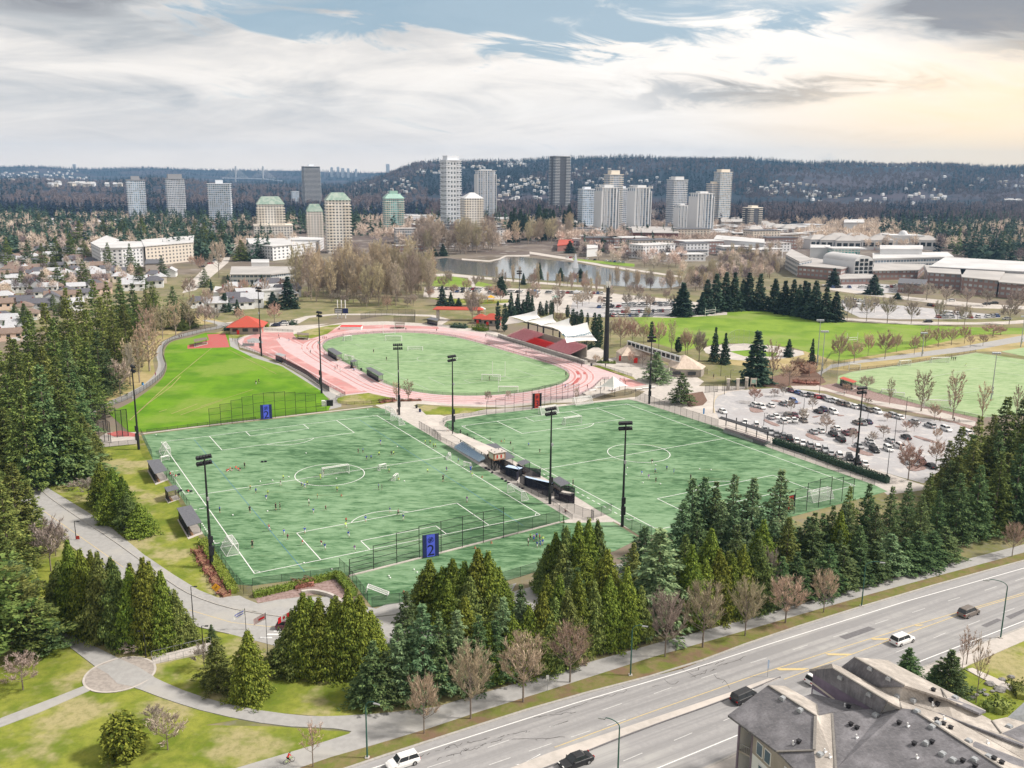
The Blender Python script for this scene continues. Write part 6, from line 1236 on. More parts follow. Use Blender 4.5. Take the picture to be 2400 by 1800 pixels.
# find the cloth height under the word's middle and set the word just above it
P_c=K1*.25+K2*.25+K3*.25+K4*.25
nn0=(K2-K1).cross(K4-K1).normalized(); nn0=nn0 if nn0.z>0 else -nn0
ux=(K2*.5+K3*.5-K1*.5-K4*.5); ux=(ux-nn0*ux.dot(nn0)).normalized(); vy=nn0.cross(ux)
dd_=ray(*k('R3',778,388)); pl0=P_c-Vector((0,0,.15)); tt=(pl0-Vector((0,0,CH))).dot(nn0)/dd_.dot(nn0); hit=Vector((0,0,CH))+dd_*tt+nn0*.22
al=math.atan2((bx2-by_).dot(vy),(bx2-by_).dot(ux))*.5; ux,vy=ux*math.cos(al)+vy*math.sin(al),vy*math.cos(al)-ux*math.sin(al)
_mw=Matrix(((ux.x*sc_,vy.x*sc_,nn0.x,hit.x-org.x),(ux.y*sc_,vy.y*sc_,nn0.y,hit.y-org.y),(ux.z*sc_,vy.z*sc_,nn0.z,hit.z-org.z),(0,0,0,1)))
from mathutils.bvhtree import BVHTree as _BV
_sm=[c for c in C.objects if c.parent == cp and c.name.startswith('sail')][3].data; _bv=_BV.FromPolygons([v.co for v in _sm.vertices],[tuple(p.vertices) for p in _sm.polygons])
for v in t_.data.vertices:
    p=_mw @ v.co; hh_=_bv.ray_cast(Vector((p.x,p.y,60)),Vector((0,0,-1)))
    if hh_[0] is not None: p.z=hh_[0].z+.14+.02*(v.co.z>0)
    v.co=p
t_.matrix_local=Matrix()
reg(cp, 'white tensile canopy with four peaks above the grandstand, lettered Coquitlam', '', 'canopy')
# white tent
org=GK('R3',1135,940); e=empty('white_tent',org); ap=tz(1135,782,8.5); c4=[tz(985,893,4),tz(1140,905,4),tz(1280,880,4),tz(1130,845,4)]; mb=MB()
V=[]; n=8
for i in range(4):
    a,b=c4[i],c4[(i+1) % 4]
    for j in range(n):
        for kq in range(n):
            def pt(s,t):
                e0=a.lerp(b,s); p=e0.lerp(ap,t); p.z=e0.z+(ap.z-e0.z)*t ** 1.25; mid=4*s*(1-s)*(1-t); return p+Vector((0,0,.5*mid))-org
            s0,s1,t0,t1=j/n,(j+1)/n,kq/n,(kq+1)/n; mb.quad(pt(s0,t0),pt(s1,t0),pt(s1,t1),pt(s0,t1))
mb.build('canopy', 'fabric',e)
for x,y in ((1012,953),(1150,955),(1048,920),(1128,930),(1197,915),(1248,942)): p=GK('R3',x,y)-org; mb=MB(); mb.bar((p.x,p.y,0),(p.x,p.y,4.6),.1,n=6); mb.build('post', 'black_metal',e)
reg(e, 'white peaked tent on black posts beside the end of the track', '', 'tent')
sheet('seat_wall',K('M10',(1160,1010),(1250,970),(1330,890),(1350,900),(1270,985),(1190,1020)), 'concrete',z=0,raise_=.5)
for i,p in enumerate(((1250,985),(1300,960),(1420,980),(1650,975),(1710,965),(1760,960))):
    box_thing('bench', 'M10',p,(2.6,.9,.5),.3, 'concrete', 'wall_white', 'pale bench near the white tent', 'bench')['group']='pale benches near the white tent'
sheet('tiered_planter',K('M10',(1130,690),(1280,610),(1345,650),(1340,690),(1270,735),(1230,730)), 'concrete',z=0,raise_=1.0)
# --- generic hipped building
def hip(name,c,p,w,d,az,wh,rh,wall,roof,label,cat='building',ov=.6,ridge=.0,parts=True,door='seat_red',win=3,grp=None,g=None):
    g=GK(c,*p) if g is None else g; e=empty(name,g,az); mb=MB(); mb.box(-w/2,-d/2,0,w/2,d/2,wh); mb.build('wall',wall,e)
    x,y=w/2+ov,d/2+ov; rx=max(0.01,w/2-d/2 if ridge == 0 else ridge*w/2); mb=MB(); z0=wh-.1
    mb.add([(-x,-y,z0),(x,-y,z0),(x,y,z0),(-x,y,z0),(-rx,0,wh+rh),(rx,0,wh+rh),(-x,-y,z0-.2),(x,-y,z0-.2),(x,y,z0-.2),(-x,y,z0-.2)],[(0,1,5,4),(1,2,5),(2,3,4,5),(3,0,4),(6,7,1,0),(7,8,2,1),(8,9,3,2),(9,6,0,3),(9,8,7,6)]); mb.build('roof',roof,e)
    if parts:
        for i in range(win): xx=-w/2+w*(i+.5)/win; mb=MB(); mb.box(xx-w*.09,-d/2-.06,wh*.35,xx+w*.09,-d/2-.003,wh*.75); mb.build('window', 'glass_dark',e)
        mb=MB(); mb.box(w/2+.003,-.7,0,w/2+.07,.7,2.2); mb.box(-w*.28,-d/2-.09,0,-w*.28+1.3,-d/2-.065,2.2); mb.build('door',door,e)
    return reg(e,label, '',cat,grp)
hip('pavilion', 'R4',(1620,590),15,13,.1,4,4.5, 'wall_tan', 'roof_red', 'red-roofed pavilion at the left end of the track',ov=1.6,ridge=.05)
hip('hut', 'M10',(285,395),7,6,-.15,3,2.2, 'wall_tan', 'roof_red', 'smaller red-roofed hut beside the stadium',ov=.8); hip('hut', 'M10',(380,412),9,7,-.15,3.6,2.8, 'wall_tan', 'roof_red', 'larger red-roofed hut beside the stadium',ov=.9)
g=GK('M10',90,370); e=empty('entrance_canopy',g,-.05); mb=MB(); mb.box(-14,-3,6,14,3,6.3); mb.add([(-14,-3,6.31),(14,-3,6.31),(14,3,6.31),(-14,3,6.31),(-12,0,7.6),(12,0,7.6)],[(0,1,5,4),(1,2,5),(2,3,4,5),(3,0,4)]); mb.build('roof', 'roof_red',e)
for x in (-11.5,11.5): mb=MB(); mb.box(x-.8,-1,0,x+.8,1,5.99); mb.build('pier', 'concrete',e)
reg(e, 'long red entrance roof on two piers beyond the track', '', 'canopy')
# concession building
org=GK('R3',1400,620); e=empty('concession_building',org)
def roofpoly(faces,m,nm='roof'):
    mb=MB()
    for f in faces: q=[tz(*p)-org for p in f]; mb.quad(*q)
    return mb.build(nm,m,e)
roofpoly([((1215,590,3.2),(1280,490,6),(1330,488,6.2),(1500,590,3.2)),((1160,548,3.2),(1275,478,6),(1280,490,6),(1225,572,3.2)),((1330,488,6.2),(1500,540,6.2),(1620,640,3.2),(1500,590,3.2)),((1500,540,6.2),(1720,600,6.2),(1690,660,3.4),(1600,640,3.2))], 'roof_tan')
roofpoly([((1665,690,3.2),(1820,578,7.5),(1735,715,3.2)),((1735,715,3.2),(1820,578,7.5),(1990,722,3.2)),((1990,722,3.2),(1820,578,7.5),(2025,690,3.2)),((1665,690,3.2),(1665,660,3.2),(1720,600,6.0),(1820,578,7.5)),((2025,690,3.2),(1820,578,7.5),(1720,600,6.))], 'roof_tan')
def wallstrip(L,z0,z1,m,nm='wall'):
    mb=MB(); q=[tz(x,y,z1)-org for x,y in L]
    for a,b in zip(q,q[1:]): d=(b-a); d.z=0; s_=Vector((-d.y,d.x,0)).normalized()*.25; mb.prism([a.xy,b.xy,(b+s_).xy,(a+s_).xy],z0,z1)
    return mb.build(nm,m,e)
wallstrip([(1165,552),(1225,578),(1500,596),(1665,690)],0,3.1, 'wall_cream'); wallstrip([(1680,700),(1740,722),(1980,728),(2010,700)],0,3.0, 'wall_tan')
for x,y in ((1210,572),(1352,592)): p=tz(x,y,3)-org; mb=MB(); mb.box(p.x-.8,p.y-.45,0,p.x+.8,p.y-.05,2.3); mb.build('door', 'seat_red',e)
for x,y in ((1745,722),(1890,728)): p=tz(x,y,3)-org; mb=MB(); mb.box(p.x-1.6,p.y-.5,1,p.x+1.6,p.y-.05,2.3); mb.build('window', 'glass_dark',e)
a,b=tz(1272,446,7.6)-org,tz(1775,598,7.6)-org; d=(b-a); L_=d.length; d.normalize(); s_=Vector((-d.y,d.x,0))*.3
mb=MB(); mb.prism([a.xy,b.xy,(b+s_).xy,(a+s_).xy],7.3,7.9); mb.prism([a.xy,b.xy,(b+s_).xy,(a+s_).xy],5.2,5.6)
for i in range(13): p=a.lerp(b,i/12); mb.box(p.x-.15,p.y-.15,5.6,p.x+.15,p.y+.15,7.3)
mb.build('clerestory_frame', 'wall_white',e)
for i in range(12): p,q=a.lerp(b,(i+.1)/12),a.lerp(b,(i+.9)/12); mb=MB(); mb.prism([(p+s_*.4).xy,(q+s_*.4).xy,(q+s_*.6).xy,(p+s_*.6).xy],5.6,7.3); mb.build('window', 'glass_dark',e)
reg(e, 'tan-roofed concession building with a white clerestory strip', '', 'building')
# scoreboard behind the track
g=GK('S5',1110,170); e=empty('scoreboard',g,.02); mp=M_per_px(g)/3.687
for i,x in enumerate((-1.0,0,1.0)): mb=MB(); xx=x*33*mp; mb.bar((xx,0,0),(xx,0,160*mp),.3,n=6); mb.build('mast', 'white_metal',e)
z0,z1=45*mp,88*mp; mb=MB(); mb.box(-58*mp,-.8,z0,10*mp,-.3,z1); mb.build('display', 'screen',e); mb=MB(); mb.box(12*mp,-.8,z0,58*mp,-.3,z1); mb.build('display', 'dark_blue',e)
mb=MB()
for q0,q1 in ((.06,.2),(.34,.5),(.64,.8)): mb.box(-54*mp,-.86,z0+(z1-z0)*q0,6*mp,-.81,z0+(z1-z0)*q1)
mb.build('white_band', 'wall_white',e); reg(e, 'black scoreboard with white bands beyond the track', '', 'scoreboard')
# red high-jump mat, vans
box_thing('landing_mat', 'S5',(1193,262),(11,5,1.6),0, 'fabric', 'seat_red', 'red-topped landing mat on the far side of the track', 'mat')
# ------------------------------------------------ towers
def facade(name,wall,glass,sx=3.2,sz=3.0,gx=.3,gz=.35,rough=.4):
    m=bpy.data.materials.new(name); m.use_nodes=True; g=N(m.node_tree); b=m.node_tree.nodes['Principled BSDF']; b.inputs['Roughness'].default_value=rough
    co=g.new('ShaderNodeTexCoord').outputs['Object']; x,y,z=g.sep(co)[:]; u=g.m('ADD',x,y)
    fx=g.m('FRACT',g.m('DIVIDE',g.m('ADD',u,500.),sx)); fz=g.m('FRACT',g.m('DIVIDE',z,sz))
    win=g.m('MULTIPLY',g.m('GREATER_THAN',fx,gx),g.m('GREATER_THAN',fz,gz))
    n=g.new('ShaderNodeTexWhiteNoise',noise_dimensions='3D'); g.put(n.inputs[0],g.comb(g.m('FLOOR',g.m('DIVIDE',g.m('ADD',u,500.),sx)),g.m('FLOOR',g.m('DIVIDE',z,sz)),0))
    gl=g.mix(n.outputs[0],tuple(c*.55 for c in glass),tuple(min(1,c*1.7) for c in glass)); wn=g.noise(co,.15,3)
    g.put(b.inputs['Base Color'],g.mix(win,g.mix(wn,wall,tuple(c*.85 for c in wall)),gl)); M[name]=m; return name
facade('fac_blue',(.62,.68,.76),(.16,.24,.34)); facade('fac_grey',(.60,.62,.67),(.10,.14,.20),2.6); facade('fac_white',(.80,.82,.88),(.16,.23,.32),4.0,3.0,.45,.25); facade('fac_cream',(.78,.75,.71),(.10,.11,.13),3.4,3.0,.45,.45)
facade('fac_dark',(.10,.105,.13),(.03,.035,.05),2.4); facade('fac_check',(.60,.63,.68),(.08,.10,.12),4.4,6.0,.45,.5); facade('fac_teal',(.58,.62,.60),(.10,.32,.32),3.0); facade('fac_stripe',(.80,.82,.85),(.12,.17,.24),5.2,3.0,.42,.12)
facade('fac_lowrise',(.76,.77,.80),(.09,.10,.12),4.2,3.0,.6,.5); facade('fac_lowtan',(.66,.60,.53),(.09,.09,.10),4.2,3.0,.6,.5); facade('fac_brick',(.30,.19,.175),(.33,.36,.38),3.6,3.6,.35,.55); facade('fac_band',(.62,.62,.63),(.10,.13,.17),3.0,3.6,.2,.5)
P('cap_white',(.62,.63,.65),rough=.7); P('roof_teal',(.36,.58,.50),(.34,.50,.45),.3,.6); P('roof_green',(.22,.33,.28),(.38,.46,.41),.3,.6); P('slab_grey',(.68,.72,.78),rough=.7); P('slab_dark',(.30,.31,.34),rough=.7); P('slab_cream',(.74,.68,.60),rough=.7)
def tower(c,x0,x1,top,base,fac,slab,label,depth=.8,az=.45,pent=(.5,.05),bal='corner',roof=None,cap=None,dist_y=None,steps=None):
    (px0,py),(px1,_)=k(c,x0,base),k(c,x1,base); pt=k(c,0,top)[1]
    g=G((px0+px1)/2,py); wd=(px1-px0)*M_per_px(g)*.98; h=H(g,pt); ca,sa=abs(math.cos(az)),abs(math.sin(az)); w=wd/(ca+sa*depth); d=w*depth
    e=empty('residential_tower',g,az); mb=MB(); ins=.07 if bal else 0; mb.box(-w/2*(1-ins),-d/2*(1-ins),0,w/2*(1-ins),d/2*(1-ins),h); mb.build('wall',fac,e)
    nf=int(h/3.0)
    if bal == 'ring' or bal == 'corner':
        sm=MB()
        if bal == 'ring': sm.box(-w/2,-d/2,0,w/2,d/2,.7)
        else:
            bw=.30
            X,Y,a_,b_=w/2,d/2,w/2*(1-2*bw),d/2*(1-2*bw); i_,j_=X*.8,Y*.8
            sm.prism([(-X,-Y),(-a_,-Y),(-a_,-j_),(a_,-j_),(a_,-Y),(X,-Y),(X,-b_),(i_,-b_),(i_,b_),(X,b_),(X,Y),(a_,Y),(a_,j_),(-a_,j_),(-a_,Y),(-X,Y),(-X,b_),(-i_,b_),(-i_,-b_),(-X,-b_)],0,.75)
        me=sm.mesh('balcony'); me.materials.append(M[slab])
        for i in range(1,nf): o=bpy.data.objects.new('balcony',me); C.objects.link(o); o.parent=e; o.location=(0,0,i*3.0)
    elif bal == 'fins':
        for i in range(7):
            x=-w/2+w*i/6; mb=MB(); mb.box(x-.45,-d/2-.5,0,x+.45,d/2+.5,h*(.93 if i in (0,6) else 1)); mb.build('pilaster', 'cap_white',e)
    if pent: mb=MB(); mb.box(-w/2*pent[0],-d/2*pent[0],h,w/2*pent[0],d/2*pent[0],h*(1+pent[1])); mb.build('penthouse',cap or slab,e)
    if roof:
        mb=MB(); x,y=w/2,d/2; rh=roof[1]*h; f=roof[2]; mb.add([(-x,-y,h),(x,-y,h),(x,y,h),(-x,y,h),(-x*f,-y*f,h+rh),(x*f,-y*f,h+rh),(x*f,y*f,h+rh),(-x*f,y*f,h+rh)],[(0,1,5,4),(1,2,6,5),(2,3,7,6),(3,0,4,7),(4,5,6,7)]); mb.build('roof',roof[0],e)
    else: mb=MB(); mb.box(-w/2*1.02,-d/2*1.02,h-.6,w/2*1.02,d/2*1.02,h+.3); mb.build('parapet',cap or slab,e)
    return reg(e,label, '', 'tower block')
tower('c0',825,968,225,492, 'fac_blue', 'slab_grey', 'grey-blue residential tower farthest left',pent=(.45,.09),cap='slab_dark')
tower('c0',1078,1222,218,492, 'fac_grey', 'slab_grey', 'residential tower second from the left with a dark flat penthouse',pent=(.75,.11),cap='slab_dark')
tower('c0',1350,1522,250,512, 'fac_blue', 'slab_grey', 'wide pale blue residential tower, third from the left',pent=(.3,.09),bal='ring',az=.25)
tower('c0',1955,2092,138,400, 'fac_dark', 'slab_grey', 'dark glass tower rising behind the green-roofed towers',pent=(.3,.05),bal='ring')
tower('c0',1885,1945,300,390, 'fac_blue', 'slab_grey', 'small blue tower left of the dark glass one',pent=None)
tower('c0',1655,1870,382,622, 'fac_cream', 'slab_cream', 'cream tower with green mansard roof, left one',az=.3,pent=None,roof=('roof_green',.2,.62),bal='corner')
tower('c0',1628,1918,515,625, 'fac_cream', 'slab_cream', 'lower cream wings of the left green-roofed tower',az=.3,pent=None,bal=None)
tower('c0',1980,2110,430,622, 'fac_cream', 'slab_cream', 'lower cream tower with green roof, middle one',az=.3,pent=None,roof=('roof_green',.25,.55))
tower('D',700,765,432,545, 'fac_cream', 'slab_cream', 'tall cream tower with green pointed roof, right one',az=.3,pent=None,roof=('roof_green',.14,.5))
tower('c8',262,420,345,562, 'fac_teal', 'slab_cream', 'cream and teal tower with pale green roof',az=.3,pent=(.4,.22),roof=('roof_teal',.13,.6),cap='roof_teal')
tower('c8',638,785,98,580, 'fac_check', 'slab_grey', 'tallest grey tower with chequered facade',pent=(.72,.06),az=.5,depth=.9)
tower('c8',765,928,345,610, 'fac_cream', 'slab_cream', 'cream tower with pale pyramid roof by the pond',pent=None,roof=('cap_white',.14,.2),az=.35)
tower('c8',860,1006,165,505, 'fac_white', 'cap_white', 'white-framed blue tower behind the pyramid roof',pent=(.6,.02),bal='fins',az=.25)
tower('c8',1338,1482,72,460, 'fac_dark', 'slab_grey', 'tall dark tower with pale balconies',pent=None,az=.45,bal='corner')
tower('c8',1525,1638,285,570, 'fac_blue', 'slab_grey', 'pale blue tower left of the white twin towers',az=.4)
tower('c8',1690,1818,190,560, 'fac_grey', 'slab_cream', 'stepped beige tower behind the white striped tower',az=.4,pent=(.6,.07))
tower('c8',1635,1790,275,588, 'fac_stripe', 'cap_white', 'white striped tower, left of a pair',bal='fins',az=.4,pent=(.55,.06))
tower('c8',1785,1850,280,555, 'fac_grey', 'slab_grey', 'slim grey tower between two white striped towers',az=.4)
tower('c8',1848,1998,275,582, 'fac_stripe', 'cap_white', 'white striped tower, right of a pair',bal='fins',az=.4,pent=(.55,.05))
tower('c8',2095,2230,225,568, 'fac_grey', 'cap_white', 'stepped pale tower, left of the right-hand group',az=.4,pent=(.6,.06))
tower('c16',185,302,175,530, 'fac_blue', 'slab_cream', 'tallest stepped tower of the right-hand group',az=.4,pent=(.7,.05),bal='ring')
tower('c16',140,240,250,530, 'fac_grey', 'slab_cream', 'beige tower before the tallest of the right-hand group',az=.4,bal='ring')
tower('c8',2150,2240,390,582, 'fac_stripe', 'cap_white', 'lower white tower, left foot of the right-hand group',bal='fins',az=.4)
tower('c16',32,188,312,605, 'fac_stripe', 'cap_white', 'white striped tower in front of the right-hand group',bal='fins',az=.4,pent=(.5,.04))
tower('c16',382,508,405,565, 'fac_dark', 'slab_cream', 'short dark tower standing apart at right',az=.4,pent=(.5,.08))
for c_,x0,x1,t_,b_,l_ in (('c8',306,332,124,200, 'single slim tower on the skyline left of the ridge'),('c0',560,584,125,150, 'small block on the far left skyline'),('c8',-2,18,143,190, 'far skyline tower, first of four'),('c8',25,48,150,190, 'far skyline tower, second of four'),('c8',62,80,152,190, 'far skyline tower, third of four'),('c8',112,128,156,192, 'far skyline tower, fourth of four'),('c0',2170,2190,145,170, 'small far skyline block behind the dark tower')):
    px0,px1=k(c_,x0,0)[0],k(c_,x1,0)[0]; D_=8300.; x=((px0+px1)/2-1200)/2150*D_*1.01; gz=far_h(x,D_); g=Vector((x,D_,gz-20)); mp=M_per_px(g); h=H(g,k(c_,0,t_)[1]); e=empty('distant_tower',g,.3); w=(px1-px0)*mp*.8
    mb=MB(); mb.box(-w/2,-w/2,0,w/2,w/2,h); mb.build('wall', 'fac_grey',e); mb=MB(); mb.box(-w/4,-w/4,h,w/4,w/4,h*1.04); mb.build('penthouse', 'slab_grey',e); reg(e,l_, '', 'tower block')
# cable-stayed bridge
D_=7000.
def fp(px,py,D=D_): d=ray(px,py); t=D/d.y; return Vector((0,0,CH))+d*t
a,b=fp(*k('c0',1527,217)),fp(*k('c0',1704,220)); e=empty('cable_stayed_bridge',a)
dk=MB(); dk.bar(fp(*k('c0',1440,214))-a,fp(*k('c0',1530,215))-a,5); dk.bar(fp(*k('c0',1530,215))-a,fp(*k('c0',1704,219))-a,5); dk.bar(fp(*k('c0',1704,219))-a,fp(*k('c0',1830,232))-a,5); dk.build('deck', 'slab_grey',e)
for x,y0,y1 in ((1527,240,136),(1704,240,136)): mb=MB(); mb.bar(fp(*k('c0',x,y0))-a,fp(*k('c0',x,y1))-a,6.5); mb.build('pylon', 'cap_white',e)
for x0 in (1527,1704):
    for s in (-1,1):
        for i in range(1,8): mb=MB(); mb.bar(fp(*k('c0',x0,140+i*4))-a,fp(*k('c0',x0+s*(14+(8-i)*10),216+(4 if x0>1600 else 0)))-a,.9,n=3); mb.build('cable', 'cap_white',e)
reg(e, 'cable-stayed bridge with two pylons on the left horizon', '', 'bridge')
# ------------------------------------------------ long low buildings
def block(name,c,pts,h,m,roof,label,cat='building',z0=0.,pent=None):
    g4=[GK(c,*p) for p in pts]; org=g4[0].copy(); e=empty(name,org); ang=math.atan2((g4[1]-g4[0]).y,(g4[1]-g4[0]).x); e.rotation_euler=(0,0,ang)
    Rm=Matrix.Rotation(-ang,3, 'Z'); q=[Rm @ (p-org) for p in g4]; mb=MB(); mb.prism([p.xy for p in q],z0,h); mb.build('wall',m,e)
    ctr=sum(q,Vector())/len(q); mb=MB(); mb.prism([(ctr+(p-ctr)*1.03).xy for p in q],h+.02,h+.7); mb.build('roof',roof,e)
    for (u,v,s,hh) in (pent or ()):
        p=q[0].lerp(q[1],u).lerp(q[3].lerp(q[2],u),v) if len(q)>3 else ctr; mb=MB(); mb.box(p.x-s,p.y-s*.6,h+.7,p.x+s,p.y+s*.6,h+.7+hh); mb.build('penthouse',roof,e)
    return reg(e,label, '',cat)
P('roof_pale',(.46,.44,.43),(.38,.365,.36),.05,.8); P('roof_white',(.60,.60,.61),(.50,.50,.51),.05,.8)
block('apartment_building', 'c0',((600,760),(660,800),(780,735),(700,700)),17, 'fac_lowrise', 'roof_white', 'left wing of the long white apartment building'); block('apartment_building', 'c0',((655,798),(800,795),(940,785),(930,745),(700,745)),16.5, 'fac_lowrise', 'roof_white', 'middle of the long white apartment building')
block('apartment_building', 'c0',((950,786),(1258,752),(1262,700),(930,735)),17, 'fac_lowtan', 'roof_white', 'cream right wing of the long apartment building'); block('annex', 'c0',((945,820),(1050,815),(1060,790),(950,790)),6, 'wall_tan', 'roof_slate', 'tan annex with dark window before the long apartments')
block('apartment_building', 'c0',((1630,735),(1770,750),(1890,735),(1880,690),(1600,690)),13, 'fac_lowrise', 'roof_white', 'low white apartment block below the green-roofed towers'); block('apartment_building', 'c0',((1895,725),(2050,700),(2100,670),(1880,660)),11, 'fac_lowrise', 'roof_white', 'second low white apartment block behind the bare grove')
block('school_building', 'c0',((1500,905),(1760,905),(1960,880),(1960,850),(1510,850)),7, 'fac_band', 'roof_pale', 'flat-roofed building beyond the red pavilion'); block('shed', 'c0',((1632,812),(1745,812),(1745,790),(1632,790)),6, 'wall_white', 'roof_white', 'small white flat building by the far street')
block('school_building', 'c0',((1385,1010),(1530,1010),(1560,985),(1400,970)),5, 'wall_white', 'roof_white', 'white building behind the thin conifers'); block('school_building', 'c0',((1690,1010),(1860,1000),(1850,960),(1690,965)),6, 'wall_white', 'roof_white', 'white-roofed building left of the bare grove')
# college
CW='curved white college building'
block('college_building', 'c16',((662,800),(750,855),(830,835),(700,760)),12, 'fac_band', 'roof_pale', 'left wedge of the white college'); block('college_building', 'c16',((740,855),(1020,880),(1110,850),(830,800)),9, 'fac_brick', 'roof_pale', 'brick lower front of the white college')
block('college_building', 'c16',((960,840),(1110,840),(1110,800),(940,790)),13, 'fac_band', 'roof_pale', 'upper storey of the white college, left of the arched hall'); block('college_building', 'c16',((1230,830),(1740,815),(1700,780),(1230,790)),12, 'fac_band', 'roof_white', 'long banded wing of the white college'); block('college_building', 'c16',((1270,800),(1540,800),(1540,770),(1270,770)),17, 'cap_white', 'roof_white', 'blank white box above the banded college wing'); block('college_building', 'c16',((820,790),(945,790),(945,770),(820,765)),17, 'cap_white', 'roof_white', 'rounded white box above the left college wedge')
block('college_building', 'c16',((1230,875),(1520,870),(1560,830),(1240,825)),7, 'fac_brick', 'roof_pale', 'low brick wing right of the arched hall'); block('college_building', 'c16',((1020,905),(1240,900),(1230,870),(1010,870)),4, 'fac_brick', 'roof_pale', 'single-storey brick front of the college')
# arched hall
a=GK('c16',1105,872); b=GK('c16',1225,868); w=(b-a).length; e=empty('arched_hall',a,math.atan2((b-a).y,(b-a).x)); mb=MB(); dep=40; hh=14; n=14; V=[]
for y in (0,dep):
    for i in range(n+1): t=math.pi*i/n; V.append((w/2-math.cos(t)*w/2,y,hh+math.sin(t)*5))
mb.add(V,[(i,i+1,n+2+i,n+1+i) for i in range(n)]); mb.build('barrel_roof', 'roof_white',e); mb=MB(); mb.box(0,0,0,w,dep,hh); mb.add([v for v in V[:n+1]],[tuple(range(n+1))]); mb.build('wall', 'cap_white',e)
for i in range(4):
    for j in range(5):
        x=w*(i+.5)/4; z=1+j*3.3-(1.8 if j == 4 and i in (0,3) else 0); mb=MB(); mb.box(x-w*.085,-.4,z,x+w*.085,-.05,z+2.3); mb.build('window', 'glass_dark',e)
reg(e, 'white arched hall front with window grid in the college', '', 'building')
a=GK('c16',965,800); e=empty('glass_hall',a); mb=MB(); mb.box(0,0,0,24,20,17); mb.build('wall', 'fac_teal',e); mb=MB(); mb.box(-1,-1,17,30,21,18.2); mb.build('roof', 'roof_white',e); reg(e, 'green glazed hall between the white college boxes', '', 'building')
block('college_building', 'c16',((1580,925),(1800,940),(1830,890),(1560,870)),11, 'fac_brick', 'roof_pale', 'brick college wing with pale roof, left part'); block('college_building', 'c16',((1800,960),(2030,985),(2080,910),(1790,890)),11, 'fac_brick', 'roof_pale', 'brick college wing with pale roof, middle part'); block('college_building', 'c16',((2040,985),(2300,1010),(2400,900),(2000,890)),10, 'fac_brick', 'roof_pale', 'brick college wing with pale roof, right part'); block('college_building', 'c16',((1600,890),(2400,940),(2300,860),(1700,820)),12, 'cap_white', 'roof_white', 'broad white roof behind the brick college wings'); block('college_building', 'c16',((1390,955),(1560,965),(1580,930),(1400,920)),6, 'fac_brick', 'roof_slate', 'low brick annex left of the brick college wings')
# arena, mall, station and others round the towers
block('shopping_building', 'c8',((1590,600),(1680,605),(1700,580),(1600,575)),10, 'wall_white', 'roof_white', 'low white building left of the white towers'); block('hall_building', 'c8',((1890,645),(2180,650),(2160,600),(1880,600)),14, 'brick', 'roof_pale', 'broad red-brick hall below the towers'); block('station_building', 'c8',((1810,668),(1960,700),(2010,680),(1850,650)),8, 'fac_teal', 'roof_white', 'white-roofed station by the pond road')
block('library_building', 'c8',((1400,690),(1480,680),(1520,650),(1410,650)),6, 'brick', 'roof_red', 'bright red building on the far shore of the pond'); block('kiosk', 'c8',((1590,725),(1660,720),(1660,700),(1590,700)),8, 'wall_white', 'roof_white', 'small white building right of the red one'); block('warehouse', 'c16',((200,690),(520,720),(520,690),(220,660)),13, 'wall_white', 'roof_white', 'long white hall right of the towers'); block('warehouse', 'R5',((1100,130),(1220,120),(1220,90),(1100,90)),9, 'wall_white', 'roof_pale', 'small grey hall left of the long white one')
block('apartment_building', 'c16',((250,560),(380,560),(385,520),(240,525)),14, 'fac_lowtan', 'roof_pale', 'low beige block behind the short dark tower')
block('fire_hall', 'c16',((1040,570),(1170,570),(1170,545),(1045,545)),15, 'wall_white', 'roof_white', 'white and red building in the far trees at right'); block('far_apartments', 'c16',((2080,420),(2260,425),(2260,405),(2080,405)),26, 'fac_lowrise', 'roof_white', 'pale apartment slab below the ridge at the right edge')
block('far_warehouse', 'c16',((1790,440),(2080,445),(2080,425),(1800,425)),10, 'wall_white', 'roof_white', 'long pale warehouse below the ridge at right'); block('far_warehouse', 'c16',((1520,505),(1690,505),(1690,495),(1520,495)),9, 'wall_white', 'roof_white', 'small pale warehouse in the far woods at right')
for i,(x,y) in enumerate(((870,655),(960,660),(1060,665),(1150,660),(1270,660),(1350,655),(1430,655),(1560,660),(1000,640),(1110,640),(1300,640),(620,570),(560,560),(690,575),(520,545),(460,590))):
    hip('terrace_house', 'c16',(x,y+15),27,16,rf.uniform(-.4,.4),11,5, 'cap_white', 'roof_pale', 'pale multi-storey terrace among the far trees behind the college', 'building',grp='pale terraces behind the college',win=4)
g=GK('c16',1420,670); e=empty('domed_house',g); mb=MB(); mb.box(-20,-12,0,20,12,16); mb.build('wall', 'cap_white',e); mb=MB()
for i in range(6):
    t0,t1=i/6*1.57,(i+1)/6*1.57
    for j in range(12):
        a0,a1=j*.5236,(j+1)*.5236; r0,r1=5*math.cos(t0),5*math.cos(t1); mb.quad((r0*math.cos(a0),r0*math.sin(a0),16+5*math.sin(t0)),(r0*math.cos(a1),r0*math.sin(a1),16+5*math.sin(t0)),(r1*math.cos(a1),r1*math.sin(a1),16+5*math.sin(t1)),(r1*math.cos(a0),r1*math.sin(a0),16+5*math.sin(t1)))
mb.build('dome', 'cap_white',e); reg(e, 'white building with a small dome behind the college', '', 'building')
